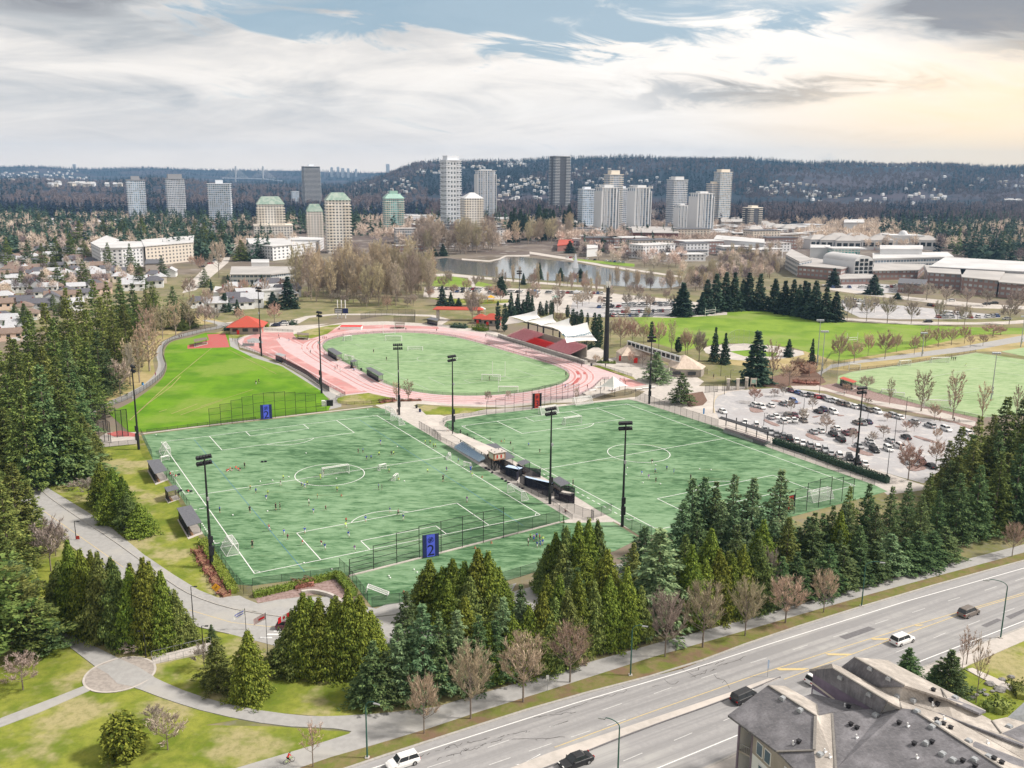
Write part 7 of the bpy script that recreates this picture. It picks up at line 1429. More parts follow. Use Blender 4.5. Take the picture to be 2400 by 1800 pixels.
# ------------------------------------------------ houses
def house(w,d,wh,rh,wall,roof,hipd,name='house'):
    e=empty(name,(0,0,0)); mb=MB(); mb.box(-w/2,-d/2,0,w/2,d/2,wh)
    if not hipd: mb.add([(-w/2,-d/2,wh),(-w/2,d/2,wh),(-w/2,0,wh+rh)],[(0,1,2)]); mb.add([(w/2,-d/2,wh),(w/2,d/2,wh),(w/2,0,wh+rh)],[(0,1,2)])
    mb.build('wall',wall,e); x,y=w/2+.6,d/2+.7; zo=wh-.3; r=x if not hipd else max(.5,w/2-d/2*.8); mb=MB()
    vs=[(-x,-y,zo),(x,-y,zo),(x,y,zo),(-x,y,zo),(-r,0,wh+rh+.2),(r,0,wh+rh+.2)]; fs=[(0,1,5,4),(2,3,4,5)]+([(1,2,5),(3,0,4)] if hipd else []); mb.add(vs,fs); mb.build('roof',roof,e)
    for i in range(3): xx=-w/2+w*(i+.5)/3; mb=MB(); mb.box(xx-.9,-d/2-.08,wh*.5,xx+.9,-d/2-.005,wh*.82); mb.build('window', 'glass_dark',e)
    mb=MB(); mb.box(w*.1,-d/2-.1,0,w*.4,-d/2-.004,wh*.4); mb.build('garage_door', 'wall_white',e); mb=MB(); mb.box(-w*.3,.5,wh,-w*.3+.9,1.4,wh+rh+1); mb.build('chimney', 'brick',e)
    return proto(e)
P('wall_grey',(.42,.44,.47),rough=.85); P('wall_pink',(.62,.48,.40),rough=.85); P('roof_dark',(.13,.13,.15),(.10,.10,.12),.8,.9); P('roof_brown',(.24,.18,.15),(.19,.14,.12),.8,.9); P('roof_silver',(.50,.51,.54),(.42,.43,.46),.8,.8); P('roof_purple',(.20,.16,.19),rough=.9)
HS=[house(14,10,5.5,2.6,a,b,h_) for a,b,h_ in (('wall_white', 'roof_silver',False),('wall_cream', 'roof_brown',True),('wall_grey', 'roof_dark',False),('wall_white', 'roof_dark',True),('wall_pink', 'roof_brown',False),('wall_cream', 'roof_silver',True))]
HN=['white house with silvery roof', 'cream house with brown hipped roof', 'grey house with dark gable roof', 'white house with dark hipped roof', 'pinkish house with brown gable roof', 'cream house with silvery hipped roof']
rh_=random.Random(11)
def put_house(q,s,where,i=None,tiny=False):
    i=rh_.randrange(6) if i is None else i; z=far_h(q.x,q.y) if q.y>2000 else 0
    o=place(HS[i],(q.x,q.y,z),rh_.choice((.35,.35,1.92,.5))+rh_.uniform(-.15,.15),(s*rh_.uniform(.65,.9),s*rh_.uniform(.7,.95),s*rh_.uniform(.7,.95))); return reg(o,HN[i],where, 'house', 'houses '+where,tiny)
for c_,L in (('R7',[(100,1240,4),(100,1480,0),(240,1560,0),(30,1440,3),(280,1180,2),(520,1250,2),(720,1150,4),(960,1260,0),(930,1120,1),(70,1120,1),(460,830,2),(660,800,0),(960,780,3),(1250,800,5),(1400,770,2),(1310,900,4),(420,930,1),(480,1010,2),(1000,700,5),(870,650,0),(220,700,3),(220,620,1),(30,680,0),(80,560,3),(250,820,4),(150,900,0),(120,990,5),(130,770,1),(420,600,0),(420,470,1),(640,470,0),(520,420,3),(1000,830,0),(1170,680,3),(620,870,1),(1330,1040,4),(1260,960,0),(620,180,3),(640,230,0),(90,240,2),(300,260,3),(400,250,1),(90,200,0),(290,200,5),(30,1600,0),(120,1640,4),(2080,900,5),(2000,860,3),(700,1020,1),(860,1060,2),(560,640,1),(30,830,2),(330,760,5)]),
              ('c0',[(70,560,0),(130,540,3),(190,555,2),(300,540,0),(40,590,1),(640,520,5),(760,510,0),(1060,540,3),(1180,540,0),(1290,520,5),(1120,520,3),(940,900,5),(1000,920,3),(870,940,0),(600,940,3),(660,960,4),(1400,1080,0),(1560,1060,3),(1640,1050,0),(1540,1030,2),(1290,1050,3),(1110,850,0)])):
    for x,y,i in L: put_house(GK(c_,x,y),1.0 if c_ == 'R7' else 1.15, 'in the left neighbourhood',i)
for q in rng_poly(K('c8',(430,640),(640,650),(620,600),(420,600)),6,rh_,14): put_house(q,1.3, 'behind the bare grove')
# hillside houses, the largest ones singly
HH=[]
for s_,wl,rf_ in ((301, 'wall_white', 'roof_silver'),(302, 'wall_cream', 'roof_pale'),(303, 'wall_white', 'roof_white')):
    mb=MB(); mb.box(-9,-6,0,9,6,8); mb.add([(-10,-7,8.01),(10,-7,8.01),(10,7,8.01),(-10,7,8.01),(-8,0,12),(8,0,12)],[(0,1,5,4),(1,2,5),(2,3,4,5),(3,0,4)],1); HH.append(mb.build('hillside_house',[wl,rf_]))
def hill_at(px,py):
    "first point where the sight line meets the far slope"
    d=ray(px,py); y=2050.
    while y<9000:
        t=y/d.y; x=d.x*t; z=CH+d.z*t
        if z <= far_h(x,y): return Vector((x,y,far_h(x,y)))
        y += 25
    return None
def hh(c,x0,x1,y0,y1,n,where,sc=1.):
    for _ in range(n):
        a,b=rh_.uniform(x0,x1),rh_.uniform(y0,y1); q=hill_at(*k(c,a,b))
        if q is None: continue
        o=place(rh_.choice(HH),(q.x,q.y,q.z+4*sc),rh_.uniform(-.6,.6),sc*rh_.uniform(.4,.8)); o.scale.z=sc*.7; reg(o, 'small pale house',where, 'house', 'pale houses '+where,True)
hh('c8',1010,1200,120,150,24, 'in a line near the ridge crest'); hh('c8',790,930,145,165,10, 'in a line near the ridge crest'); hh('c8',480,640,170,200,14, 'on the ridge behind the chequered tower'); hh('c8',60,480,230,340,38, 'on the lower left slope of the ridge')
hh('c8',1010,1330,210,400,60, 'on the slope left of the dark tower'); hh('c8',1480,2150,160,330,42, 'on the slope behind the white towers'); hh('c16',420,900,250,345,44, 'on the slope right of the towers'); hh('c16',780,1700,330,400,34, 'at the foot of the ridge at right'); hh('c16',1400,2200,210,320,26, 'high on the right slope of the ridge'); hh('c0',0,560,175,245,60, 'on the low rise at far left',1.3)
hh('c0',330,820,275,290,14, 'in the pale strip across the valley',2.)
hh('c16',400,900,480,560,0, '')
# commercial roofs between towers and ridge
for q in rng_poly(K('c16',(180,560),(800,560),(900,620),(560,640),(200,620)),26,rh_,30)+rng_poly(K('c8',(1010,480),(1330,500),(1540,560),(2200,600),(2212,620),(1500,560),(1010,520)),22,rh_,30)+rng_poly(K('c8',(450,560),(640,560),(640,480),(430,470)),10,rh_,30):
    w=rh_.uniform(20,60); e=empty('commercial_building',q,rh_.uniform(.1,.6)); mb=MB(); mb.box(-w/2,-w/3,0,w/2,w/3,rh_.uniform(6,11)); mb.build('wall',rh_.choice(('wall_white', 'wall_cream', 'fac_band')),e); mb=MB(); mb.box(-w/2-.5,-w/3-.5,11.02,w/2+.5,w/3+.5,11.6); mb.build('roof',rh_.choice(('roof_white', 'roof_pale', 'roof_silver')),e)
    reg(e, 'low pale commercial building', 'around the foot of the towers', 'building', 'low commercial buildings round the towers',True)
for q in rng_poly(K('R7',(0,560),(1100,480),(1180,700),(1900,900),(1000,1150),(0,1650)),46,rh_,15): put_house(q,1.0, 'in the left neighbourhood')
for q in rng_poly(K('c0',(-60,500),(560,500),(620,600),(-60,620)),40,rh_,16)+rng_poly(K('c0',(1000,540),(1350,520),(1500,560),(1000,590)),16,rh_,16): put_house(q,1.1, 'in the farther left suburb')
for q in rng_poly(K('c8',(420,560),(640,560),(640,640),(420,650)),10,rh_,16)+rng_poly(K('c0',(1500,930),(1900,920),(1900,1010),(1420,1020)),8,rh_,14): put_house(q,1.2, 'behind and beside the bare grove')
for q in rng_poly(K('c8',(1500,600),(2230,640),(2230,750),(1600,700)),16,rh_,26)+rng_poly(K('c8',(400,600),(1040,560),(1040,640),(400,690)),12,rh_,26)+rng_poly(K('c16',(0,620),(620,640),(640,740),(0,720)),14,rh_,28):
    w=rh_.uniform(22,48); h_=rh_.choice((6,9,13,17)); e=empty('low_block',q,rh_.uniform(.1,.6)); mb=MB(); mb.box(-w/2,-w/4,0,w/2,w/4,h_); mb.build('wall',rh_.choice(('fac_lowrise', 'fac_lowtan', 'fac_band', 'fac_brick')),e); mb=MB(); mb.box(-w/2-.5,-w/4-.5,h_+.02,w/2+.5,w/4+.5,h_+.6); mb.build('roof',rh_.choice(('roof_white', 'roof_pale', 'roof_slate')),e)
    reg(e, 'low or mid-rise pale block', 'between pond and towers', 'building', 'pale blocks between pond and towers',True)
# ============================================================ grey-roofed apartments, lower right
def RZ(x,y,z): return GK('R1',x,y,z)
ap_org=RZ(700,700,0); ap=empty('apartment_house',ap_org)
ROOF=[]
def rf_(pts,m,nm='roof',th=.28):
    q=[RZ(*p)-ap_org for p in pts]; n=len(q); up=Vector((0,0,-th)); nrm=sum(((q[i]-q[0]).cross(q[(i+1) % n]-q[0]) for i in range(n)),Vector())
    if nrm.z<0: q=q[::-1]
    tr=tessellate_polygon([[Vector((p.x,p.y,0)) for p in q]]); mb=MB(); fs=[]
    for t in tr:
        a,b,c=(q[i] for i in t); fs.append(tuple(t) if (b-a).cross(c-a).z>0 else tuple(t[::-1]))
    mb.add(q+[p+up for p in q],fs+[tuple(n+i for i in f[::-1]) for f in fs]+[((i+1) % n,i,n+i,n+(i+1) % n) for i in range(n)]); ROOF.append((q,fs)); return mb.build(nm,m,ap)
P('shingle_pale',(.30,.275,.255),(.22,.20,.19),9,.95,c3=(.26,.24,.23),sc3=.3,bump=.2)
def shingle_tex(name,a,b):
    m=bpy.data.materials.new(name); m.use_nodes=True; g=N(m.node_tree); bs=m.node_tree.nodes['Principled BSDF']; bs.inputs['Roughness'].default_value=.95
    co=g.new('ShaderNodeTexCoord').outputs['Object']; v=g.mapping(co,(2.6,2.6,2.6),(0,0,.6)); br=g.new('ShaderNodeTexBrick'); g.put(br.inputs['Vector'],v); br.inputs['Scale'].default_value=1.0
    br.inputs['Color1'].default_value=(*a,1); br.inputs['Color2'].default_value=(*b,1); br.inputs['Mortar'].default_value=(*[c*.55 for c in a],1); br.inputs['Mortar Size'].default_value=.03; br.inputs['Row Height'].default_value=.5; br.inputs['Brick Width'].default_value=.9
    n=g.noise(co,.35,4,.6); n2=g.noise(co,4,3,.7); c=g.mix(g.ramp(n,.4,.7),br.outputs[0],tuple(x*1.35 for x in a)); c=g.mix(g.m('MULTIPLY',g.ramp(n2,.4,.7),.5),c,b); g.put(bs.inputs['Base Color'],c)
    bp=g.new('ShaderNodeBump'); bp.inputs[0].default_value=.4; bp.inputs['Distance'].default_value=.05; g.put(bp.inputs['Height'],br.outputs['Fac']); g.l.new(bp.outputs[0],bs.inputs['Normal']); M[name]=m
shingle_tex('shingle',(.19,.185,.20),(.12,.118,.13)); shingle_tex('shingle_pale',(.42,.385,.35),(.32,.29,.265))  # one shingle in two tones: shaded left slopes and lit right slopes painted in
A_=[((80,540,10.8),(370,325,13.6),(715,545,13.6),(700,790,12.3),(430,800,10.8)),((440,806,10.8),(700,796,12.2),(720,1010,11.2),(640,1010,10.8))]
for q in A_: rf_(q, 'shingle')
rf_(((370,325,13.6),(490,330,12.3),(625,405,12.3),(722,462,12.3),(735,545,13.3),(715,545,13.6)), 'shingle_pale')
rf_(((625,405,12.1),(690,385,12.1),(840,425,12.2),(1125,492,12.6),(830,522,12.7),(735,545,12.6),(722,462,12.1)), 'shingle')
rf_(((715,545,13.55),(735,545,13.2),(830,524,13),(862,925,11.6),(870,1010,11.3),(720,1010,11.1),(700,790,12.2)), 'shingle_pale')
rf_(((830,524,12.98),(1125,492,13.3),(1190,522,13.6),(1330,492,15),(1410,500,15.1),(1560,590,15.1),(1720,700,15.1),(2060,925,15.1),(2250,1060,15.1),(1300,1100,11.2),(870,1040,11.2),(862,925,11.5)), 'shingle')
rf_(((665,216,13.4),(830,204,15.6),(1228,440,15.6),(1185,520,13.75)), 'shingle'); rf_(((665,212,13.5),(825,170,15.7),(838,204,15.65)), 'shingle_pale')
rf_(((838,204,15.6),(828,170,15.7),(900,195,14.2),(1125,325,14.0),(1310,425,14.4),(1325,490,15.2),(1228,440,15.55)), 'shingle_pale')
rf_(((895,195,13.8),(990,122,16),(1350,325,16),(1125,325,13.9)), 'shingle')
rf_(((990,122,16),(1230,145,13.6),(1640,355,13.6),(1938,508,13.2),(1890,524,13.6),(1660,425,15.2),(1350,325,16)), 'shingle_pale')
rf_(((1125,325,13.7),(1340,327,15.7),(1660,430,14.6),(1890,527,13.3),(1980,578,13),(2050,672,13.4),(2212,745,13.4),(2350,820,13.4),(2350,920,13),(2212,858,13),(1700,560,13.5),(1372,443,13.5),(1310,430,14.1)), 'shingle_pale')
rf_(((1328,490,14.95),(1312,436,14.2),(1372,445,13.45),(1700,562,13.45),(2212,860,12.95),(2400,960,12.95),(2300,1060,15.05),(2060,925,15.05),(1720,700,15.05),(1560,590,15.05),(1410,500,15.05)), 'shingle_pale')
rf_(((1655,672,14.7),(1760,690,14.5),(2212,868,13.4),(2212,960,14.1),(1820,760,14.95)), 'shingle')
rf_(((1640,420,15.1),(1700,420,14.6),(1938,510,13.5),(1890,526,13.9)), 'shingle'); rf_(((1375,446,13.75),(1440,458,13.7),(1760,585,13.7),(2212,750,13.6),(2212,765,13.6),(1700,568,13.65)), 'shingle')
rf_(((2050,672,13.2),(1982,578,12.6),(2085,556,12.2),(2330,620,12.2),(2350,640,12.2)), 'shingle_pale'); rf_(((2052,672,13.3),(2212,604,12.6),(2350,640,12.5),(2350,815,13.3),(2212,743,13.3)), 'shingle')
def rib(p,q,w,m='shingle_ridge',up=.06):
    a,b=RZ(*p)-ap_org,RZ(*q)-ap_org; d=(b-a); s=Vector((-d.y,d.x,0)).normalized()*w/2; z=Vector((0,0,up)); mb=MB(); mb.add([a-s+z,b-s+z,b+s+z,a+s+z,a-s-z,b-s-z,b+s-z,a+s-z],[(0,1,2,3),(0,4,5,1),(1,5,6,2),(2,6,7,3),(3,7,4,0)]); mb.build('flashing',m,ap)
for a,b,w in (((830,530,13),(862,1000,11.5),.28),((718,465,12.4),(728,540,13.3),.2),((430,802,10.9),(700,793,12.3),.3),((1228,445,15.6),(1182,522,13.8),.2),((1312,440,14.4),(1328,488,15.2),.2),((1615,350,13.8),(1655,415,15.1),.15),((1980,580,13.1),(2048,668,13.5),.15),((710,550,13.6),(702,790,12.35),.35),((370,325,13.65),(715,545,13.65),.2),((1410,500,15.15),(2060,925,15.15),.25),((990,122,16.05),(1350,325,16.05),.22),((832,200,15.65),(1228,440,15.65),.22)): rib(a,b,w)
# roof vents and pipes, set down on the roof below them
from mathutils.bvhtree import BVHTree
vv=[]; ff=[]
for q,fs in ROOF: b_=len(vv); vv += [tuple(p) for p in q]; ff += [tuple(b_+i for i in f) for f in fs]
bv=BVHTree.FromPolygons(vv,ff)
def on_roof(x,y):
    d=ray(*k('R1',x,y)).normalized(); h=bv.ray_cast(Vector((0,0,CH))-ap_org,d); return h[0] if h[0] is not None else None
for x,y,kd in ((475,425,0),(600,510,0),(893,275,0),(1100,395,0),(1142,545,0),(1108,210,0),(1242,283,0),(1300,412,0),(1415,440,0),(1440,518,0),(1550,630,0),(1590,605,0),(1508,748,0),(1812,732,0),(1625,825,0),(1700,868,0),(1855,866,0),(743,828,0),(2105,628,0),(1955,845,0),(1715,420,0),
                (965,615,1),(1008,640,1),(590,740,1),(1312,605,1),(1583,583,1),(1630,612,1),(1682,640,1),(1540,440,1),(1588,468,1),(1420,755,1),(1548,742,1),(1770,878,1),(1995,862,1),(2050,892,1),(947,490,1),(1558,368,1),(1858,915,1),
                (920,480,2),(1003,705,2),(548,750,2),(775,808,2),(810,845,2),(1372,622,2),(1437,850,2),(1552,470,2),(1632,570,2),(1945,745,2)):
    p=on_roof(x,y)
    if p is None: continue
    mb=MB()
    if kd == 0: mb.box(-.34,-.34,-.1,.34,.34,.22); mb.box(-.27,-.27,.22,.27,.27,.34); o=mb.build('roof_vent', 'galv',ap)
    elif kd == 1: mb.box(-.2,-.2,-.1,.2,.2,.32); mb.box(-.26,-.26,.32,.26,.26,.4); o=mb.build('vent_cap', 'black_metal',ap)
    else: mb.bar((0,0,-.1),(0,0,.5),.09,n=8); mb.bar((-.14,-.1,.02),(.3,-.1,.02),.12,n=6); o=mb.build('vent_pipe', 'wall_white',ap)
    o.location=p; o.rotation_euler=(0,0,.6)
# walls
def wv(p,q,z0,z1,m,nm='wall',out=0.,parent=None):
    a,b=Vector(p),Vector(q); d=(b-a); d.z=0; d.normalize(); s=Vector((d.y,-d.x,0)); a=a+s*out; b=b+s*out; i=-s*.15; mb=MB()
    mb.prism([a.xy,b.xy,(b+i).xy,(a+i).xy],z0,z1); return mb.build(nm,m,parent or ap)
wa,wb=RZ(262,650,10.7)-ap_org,RZ(640,1000,10.7)-ap_org; wc=RZ(165,600,10.7)-ap_org; wd_=RZ(330,480,10.7)-ap_org
wv(wa,wb,0,7.6, 'wall_white'); wv(wa,wb,7.6,10.6, 'wall_tan',out=.03); wv(wc,wd_,0,10.6, 'wall_white')
dv=(wb-wa); Lw=dv.length; dv.normalize(); sv=Vector((dv.y,-dv.x,0))
if sv.x>0: pass
for s0,z0,z1,w in ((1.0,8.2,9.8,1.3),(2.6,8.2,9.8,1.3),(1.6,4.6,6.9,1.5),(3.3,4.6,6.9,1.5),(1.6,1.2,3.2,1.5),(3.3,1.2,3.2,1.5),(6.5,8.2,9.8,1.3),(8.4,8.2,9.8,1.3),(7,4.6,6.9,1.6)):
    for sgn in (1,):
        a=wa+dv*s0; b=a+dv*w
        fr=wv(a,b,z0-.12,z1+.12, 'wall_white' if z0>7.5 else 'cap_white', 'window',out=.10); gl=wv(a+dv*.12,b-dv*.12,z0,z1, 'glass_blue', 'pane',out=.13,parent=fr)
# corner balconies
ctr=(wa+wc)/2; back=(wa-wc); inn=-sv*2.2
for z in (.1,3.4,6.9):
    mb=MB(); mb.prism([wc.xy,wa.xy,(wa+inn).xy,(wc+inn).xy],z-.2,z); mb.build('balcony_floor', 'wall_tan',ap)
    mb=MB(); n=9
    for i in range(n): p=wc.lerp(wa,i/(n-1)); mb.bar((p.x,p.y,z),(p.x,p.y,z+1.05),.03)
    mb.bar((wc.x,wc.y,z+1.05),(wa.x,wa.y,z+1.05),.04); mb.build('balcony_railing', 'grey_metal',ap)
for p in (wc,wa): mb=MB(); mb.bar((p.x,p.y,0),(p.x,p.y,10.6),.16,n=6); mb.build('corner_post', 'wall_purple',ap)
wv(wc+inn,wa+inn,0,10.6, 'wall_tan', 'recessed_wall')
# purple gable wall
pa,pb=RZ(692,246,13.1)-ap_org,RZ(1105,490,13.1)-ap_org; mb=MB(); mb.quad((pa.x,pa.y,9),(pb.x,pb.y,12.2),(pb.x,pb.y,13.2),(pa.x,pa.y,13.2)); mb.build('gable_wall', 'wall_purple',ap)
qa,qb=RZ(692,335,12.4)-ap_org,RZ(838,418,12.2)-ap_org;
d_=(pb-pa).normalized(); s_=Vector((d_.y,-d_.x,0))*.06; mb=MB(); mb.quad(Vector((pa.x,pa.y,11.7))+s_,Vector((pa.x,pa.y,11.7)).lerp(Vector((pb.x,pb.y,10.6)),.42)+s_,Vector((pa.x,pa.y,12.0)).lerp(Vector((pb.x,pb.y,10.9)),.42)+s_,Vector((pa.x,pa.y,12.0))+s_); mb.build('trim_board', 'wall_cream',ap)
# block of walls below the rest of the roofs, so the house is solid
mb=MB(); mb.prism([(RZ(*p)-ap_org).xy for p in ((640,430,12),(690,390,12),(700,250,12.6),(880,215,13),(1000,145,13),(1225,160,13),(1630,365,13),(1900,515,13),(2250,760,12.8),(2300,1000,12.5),(1300,1050,11),(880,1000,11),(740,560,12))],0,11.0); mb.build('inner_wall', 'wall_white',ap)
reg(ap, 'large apartment house with grey shingle roofs at the lower right corner', '', 'apartment house')
org=RZ(2300,500,9); e=empty('neighbouring_roof_house',(org.x,org.y,0)); q=[RZ(*p) for p in ((2085,572,9),(2230,440,11),(2420,500,11),(2420,640,9))]; slab3('roof',q,.2, 'galv',e,Vector((org.x,org.y,0))); mb=MB(); c_=sum(q,Vector())/4; mb.prism([((p-c_)*.9+c_-org).xy for p in q],0,8.6); mb.build('wall', 'wall_tan',e); reg(e, 'ribbed grey metal roof at the right edge', '', 'house')
# garden behind the apartments
sheet('garden_path',K('R1',(1790,215),(1840,205),(2080,310),(2190,360),(2130,372),(2000,325),(1900,275)), 'concrete',z=0,raise_=.14)
for x,y,s in ((1965,320,.7),(2040,365,.8),(2055,290,.5),(1940,400,.4),(1900,380,.4),(1870,400,.35),(2010,350,.4),(2120,270,.5),(1985,375,.35),(1925,365,.3),(1840,420,.4)):
    g=GK('R1',x,y); bm=bmesh.new(); bmesh.ops.create_icosphere(bm,subdivisions=2,radius=1); rr=random.Random(x)
    for v in bm.verts: v.co *= rr.uniform(.8,1.15); v.co.z *= .6
    me=bpy.data.meshes.new('rock'); bm.to_mesh(me); bm.free(); o=link('rock',me,None, 'rock'); o.location=g+Vector((0,0,.15)); o.scale=(s*1.2,s,s); reg(o, 'grey garden rock', 'in the bed behind the apartments', 'rock', 'garden rocks')
clumps('shrub_row',[GK('R1',*p) for p in ((1950,480),(2000,520),(2080,480))],1.5,1.6, 'leaf_olive', 'overgrown olive shrubs behind the apartments', 'shrubs',n=90)
clumps('shrub_row',[GK('R1',*p) for p in ((2150,330),(2190,400),(2200,430))],1.2,1.4, 'leaf_olive', 'shrubs at the right edge behind the garden path', 'shrubs',n=90)
# ============================================================ vehicles
def carmat(name,col): M[name]=mat(name,col,rough=.28,spec=.6,metal=.1 if sum(col)<2 else 0)
for n_,c_ in dict(white=(.80,.80,.80),silver=(.45,.46,.48),grey=(.20,.205,.22),black=(.015,.016,.02),blue=(.05,.11,.30),red=(.36,.03,.04),maroon=(.12,.03,.05),bronze=(.17,.145,.13),navy=(.025,.035,.09)).items(): carmat('car_'+n_,c_)
def loft(rings,mi=0,cap=True):
    mb=MB(); n=len(rings[0]); V=[v for r in rings for v in r]; F=[]
    for i in range(len(rings)-1):
        for j in range(n): F.append((i*n+j,i*n+(j+1) % n,(i+1)*n+(j+1) % n,(i+1)*n+j))
    if cap: F += [tuple(range(n))[::-1],tuple(range((len(rings)-1)*n,len(rings)*n))]
    mb.add(V,F,mi); return mb
def car_proto(kind):
    L,Wd,Ht=dict(sedan=(4.7,1.82,1.45),suv=(4.65,1.88,1.70),pickup=(5.6,1.95,1.85),van=(5.0,1.95,1.8))[kind]; e=empty('car',(0,0,0)); x0=-L/2; belt=dict(sedan=.92,suv=1.05,pickup=1.12,van=1.05)[kind]; hood=dict(sedan=.80,suv=.98,pickup=1.05,van=.98)[kind]
    def ring(x, zb, zt, hw):   # cross-section: lower flank, shoulder
        return [(x,-hw*.93,zb),(x,-hw,zb+(zt-zb)*.45),(x,-hw*.95,zt-.06),(x,-hw*.84,zt),(x,hw*.84,zt),(x,hw*.95,zt-.06),(x,hw,zb+(zt-zb)*.45),(x,hw*.93,zb)]
    w=Wd/2; st=[(0,.38,.62,.72),(.03,.27,.74,.88),(.10,.22,hood-.06,.97),(.26,.2,hood+.02,1),(.30,.2,belt,1),(.80,.2,belt,1),(.90,.22,belt-.02 if kind != 'sedan' else belt-.03,.98),(.975,.28,belt-.08,.93),(1,.40,belt-.22,.82)]
    if kind == 'pickup': st=[(0,.45,.8,.8),(.03,.35,1.0,.92),(.10,.3,hood,.98),(.30,.3,hood+.04,1),(.34,.3,belt,1),(.62,.3,belt,1),(.63,.3,belt-.05,1),(.98,.35,belt-.05,.98),(1,.45,belt-.1,.95)]
    bm_=loft([ring(x0+L*a,b,c,w*d) for a,b,c,d in st]); bm_.build('body', 'car_white',e,smooth=False)
    # greenhouse: dark glass frustum with a painted roof
    a0,a1,r0,r1=dict(sedan=(.27,.84,.42,.70),suv=(.26,.97,.38,.90),pickup=(.30,.63,.40,.60),van=(.16,.98,.32,.94))[kind]; zt=Ht
    def gr(xa,xb,z,k_): return [(x0+L*xa,-w*k_,z),(x0+L*xb,-w*k_,z),(x0+L*xb,w*k_,z),(x0+L*xa,w*k_,z)]
    loft([gr(a0,a1,belt-.02,.86),gr(r0-.01,r1+.01,zt-.07,.70)]).build('window_glass', 'glass_dark',e)
    loft([gr(r0-.015,r1+.015,zt-.075,.71),gr(r0+.01,r1-.01,zt,.64)]).build('roof', 'car_white',e)
    mb=MB()
    for s in (-1,1):
        for xa,xb in ((a0,r0),((a0+a1)/2,(r0+r1)/2),(a1,r1)): mb.bar((x0+L*xa,s*w*.865,belt-.02),(x0+L*xb,s*w*.71,zt-.06),.035)
    mb.build('pillars', 'car_white',e)
    for s in (-1,1):
        for xx in (.17,.80):
            cx=x0+L*xx; mb=MB(); mb.bar((cx,s*(w-.2),.34),(cx,s*(w+.01),.34),.34,n=16); q=mb.build('wheel', 'tyre',e); mb=MB(); mb.bar((cx,s*(w+.012),.34),(cx,s*(w+.03),.34),.20,n=10); mb.build('rim', 'rim',q)
        mb=MB(); mb.box(x0+.02,s*w*.55-.18,.60,x0+.16,s*w*.55+.18,.74); mb.build('headlight', 'head',e); mb=MB(); mb.box(x0+L-.10,s*w*.68-.16,.66,x0+L+.01,s*w*.68+.16,.86); mb.build('taillight', 'tail',e)
        mb=MB(); mb.box(x0+L*.31,s*(w+.02)-.08,belt,x0+L*.31+.12,s*(w+.02)+.08,belt+.14); mb.build('mirror', 'car_white',e)
    if kind == 'pickup': mb=MB(); mb.box(x0+L*.65,-w*.82,belt-.045,x0+L*.97,w*.82,belt-.03); mb.build('load_bed', 'black_metal',e)
    if kind in ('suv',): mb=MB(); [mb.bar((x0+L*.42,s*w*.6,zt+.03),(x0+L*.86,s*w*.6,zt+.03),.025) for s in (-1,1)]; mb.build('roof_rails', 'grey_metal',e)
    for ch in e.children_recursive:
        for sl in ch.material_slots:
            if sl.material == M['car_white']: sl.link='OBJECT'; sl.material=M['car_white']
    return proto(e)
CP={q: car_proto(q) for q in ('sedan', 'suv', 'van')}
CNM=dict(sedan='sedan',suv='SUV',pickup='pickup truck',van='van')
def car(g,az,kind,col,where,desc=None,grp='parked cars',sc=1.):
    o=place(CP[kind],g,az,sc)
    for ch in o.children_recursive if o is CP[kind] else KIDC(o):
        for sl in ch.material_slots:
            if sl.link == 'OBJECT': sl.material=M['car_'+col]
    return reg(o,desc or ('parked %s %s' % (col,CNM[kind])),where, 'car' if kind in ('sedan', 'suv') else CNM[kind].split()[0],grp)
LASTK=[]
_ct=copy_tree
def copy_tree(o,parent=None):
    c=_ct(o,parent); LASTK.append(c); return c
def place(root,loc,rz=0.,sc=1.):
    if root.name not in USED: USED.add(root.name); o=root
    else:
        LASTK.clear(); o=copy_all(root)
    o.location=loc; o.rotation_euler=(0,0,rz); o.scale=sc if isinstance(sc,tuple) else (sc,sc,sc); return o
def copy_all(o,parent=None):
    c=o.copy(); C.objects.link(c); LASTK.append(c)
    if parent: c.parent=parent
    for ch in KIDS.get(o.name,[]): copy_all(ch,c)
    return c
def KIDC(o): return list(LASTK)
def azpx(c,p,q): a,b=GK(c,*p),GK(c,*q); return math.atan2((b-a).y,(b-a).x)
road_az=math.atan2((G(2400,1400)-G(1600,1690)).y,(G(2400,1400)-G(1600,1690)).x)
# moving cars on the main road: nose is local -x
car(GK('Q6',1950,385),road_az+math.pi+.03, 'suv', 'bronze', '', 'brown-grey SUV driving on the main road, far right', 'cars on the road',1.05)
car(GK('Q6',1637,515),road_az+math.pi, 'suv', 'white', '', 'white SUV driving towards the bend of the main road', 'cars on the road',1.05)
car(GK('Q6',895,785),road_az+math.pi+.06, 'van', 'black', '', 'black van partly hidden by the grey roof', 'cars on the road',1.0)
car(GK('Q6',1240,700),road_az+math.pi, 'suv', 'white', '', 'white car almost hidden behind the grey roof', 'cars on the road')
car(GK('Q6',100,1088),road_az, 'sedan', 'black', '', 'black sedan at the bottom edge of the road', 'cars on the road',1.08)
car(GK('Q5',930,1400),road_az, 'suv', 'white', '', 'white SUV with sunroof at the bottom edge, beside the verge', 'cars on the road',1.0)
car(GK('Q4',1500,938),azpx('Q4',(1400,930),(1500,935))+math.pi, 'suv', 'maroon', '', 'dark red car at the crossing stripes beside the cedars', 'cars on the road')
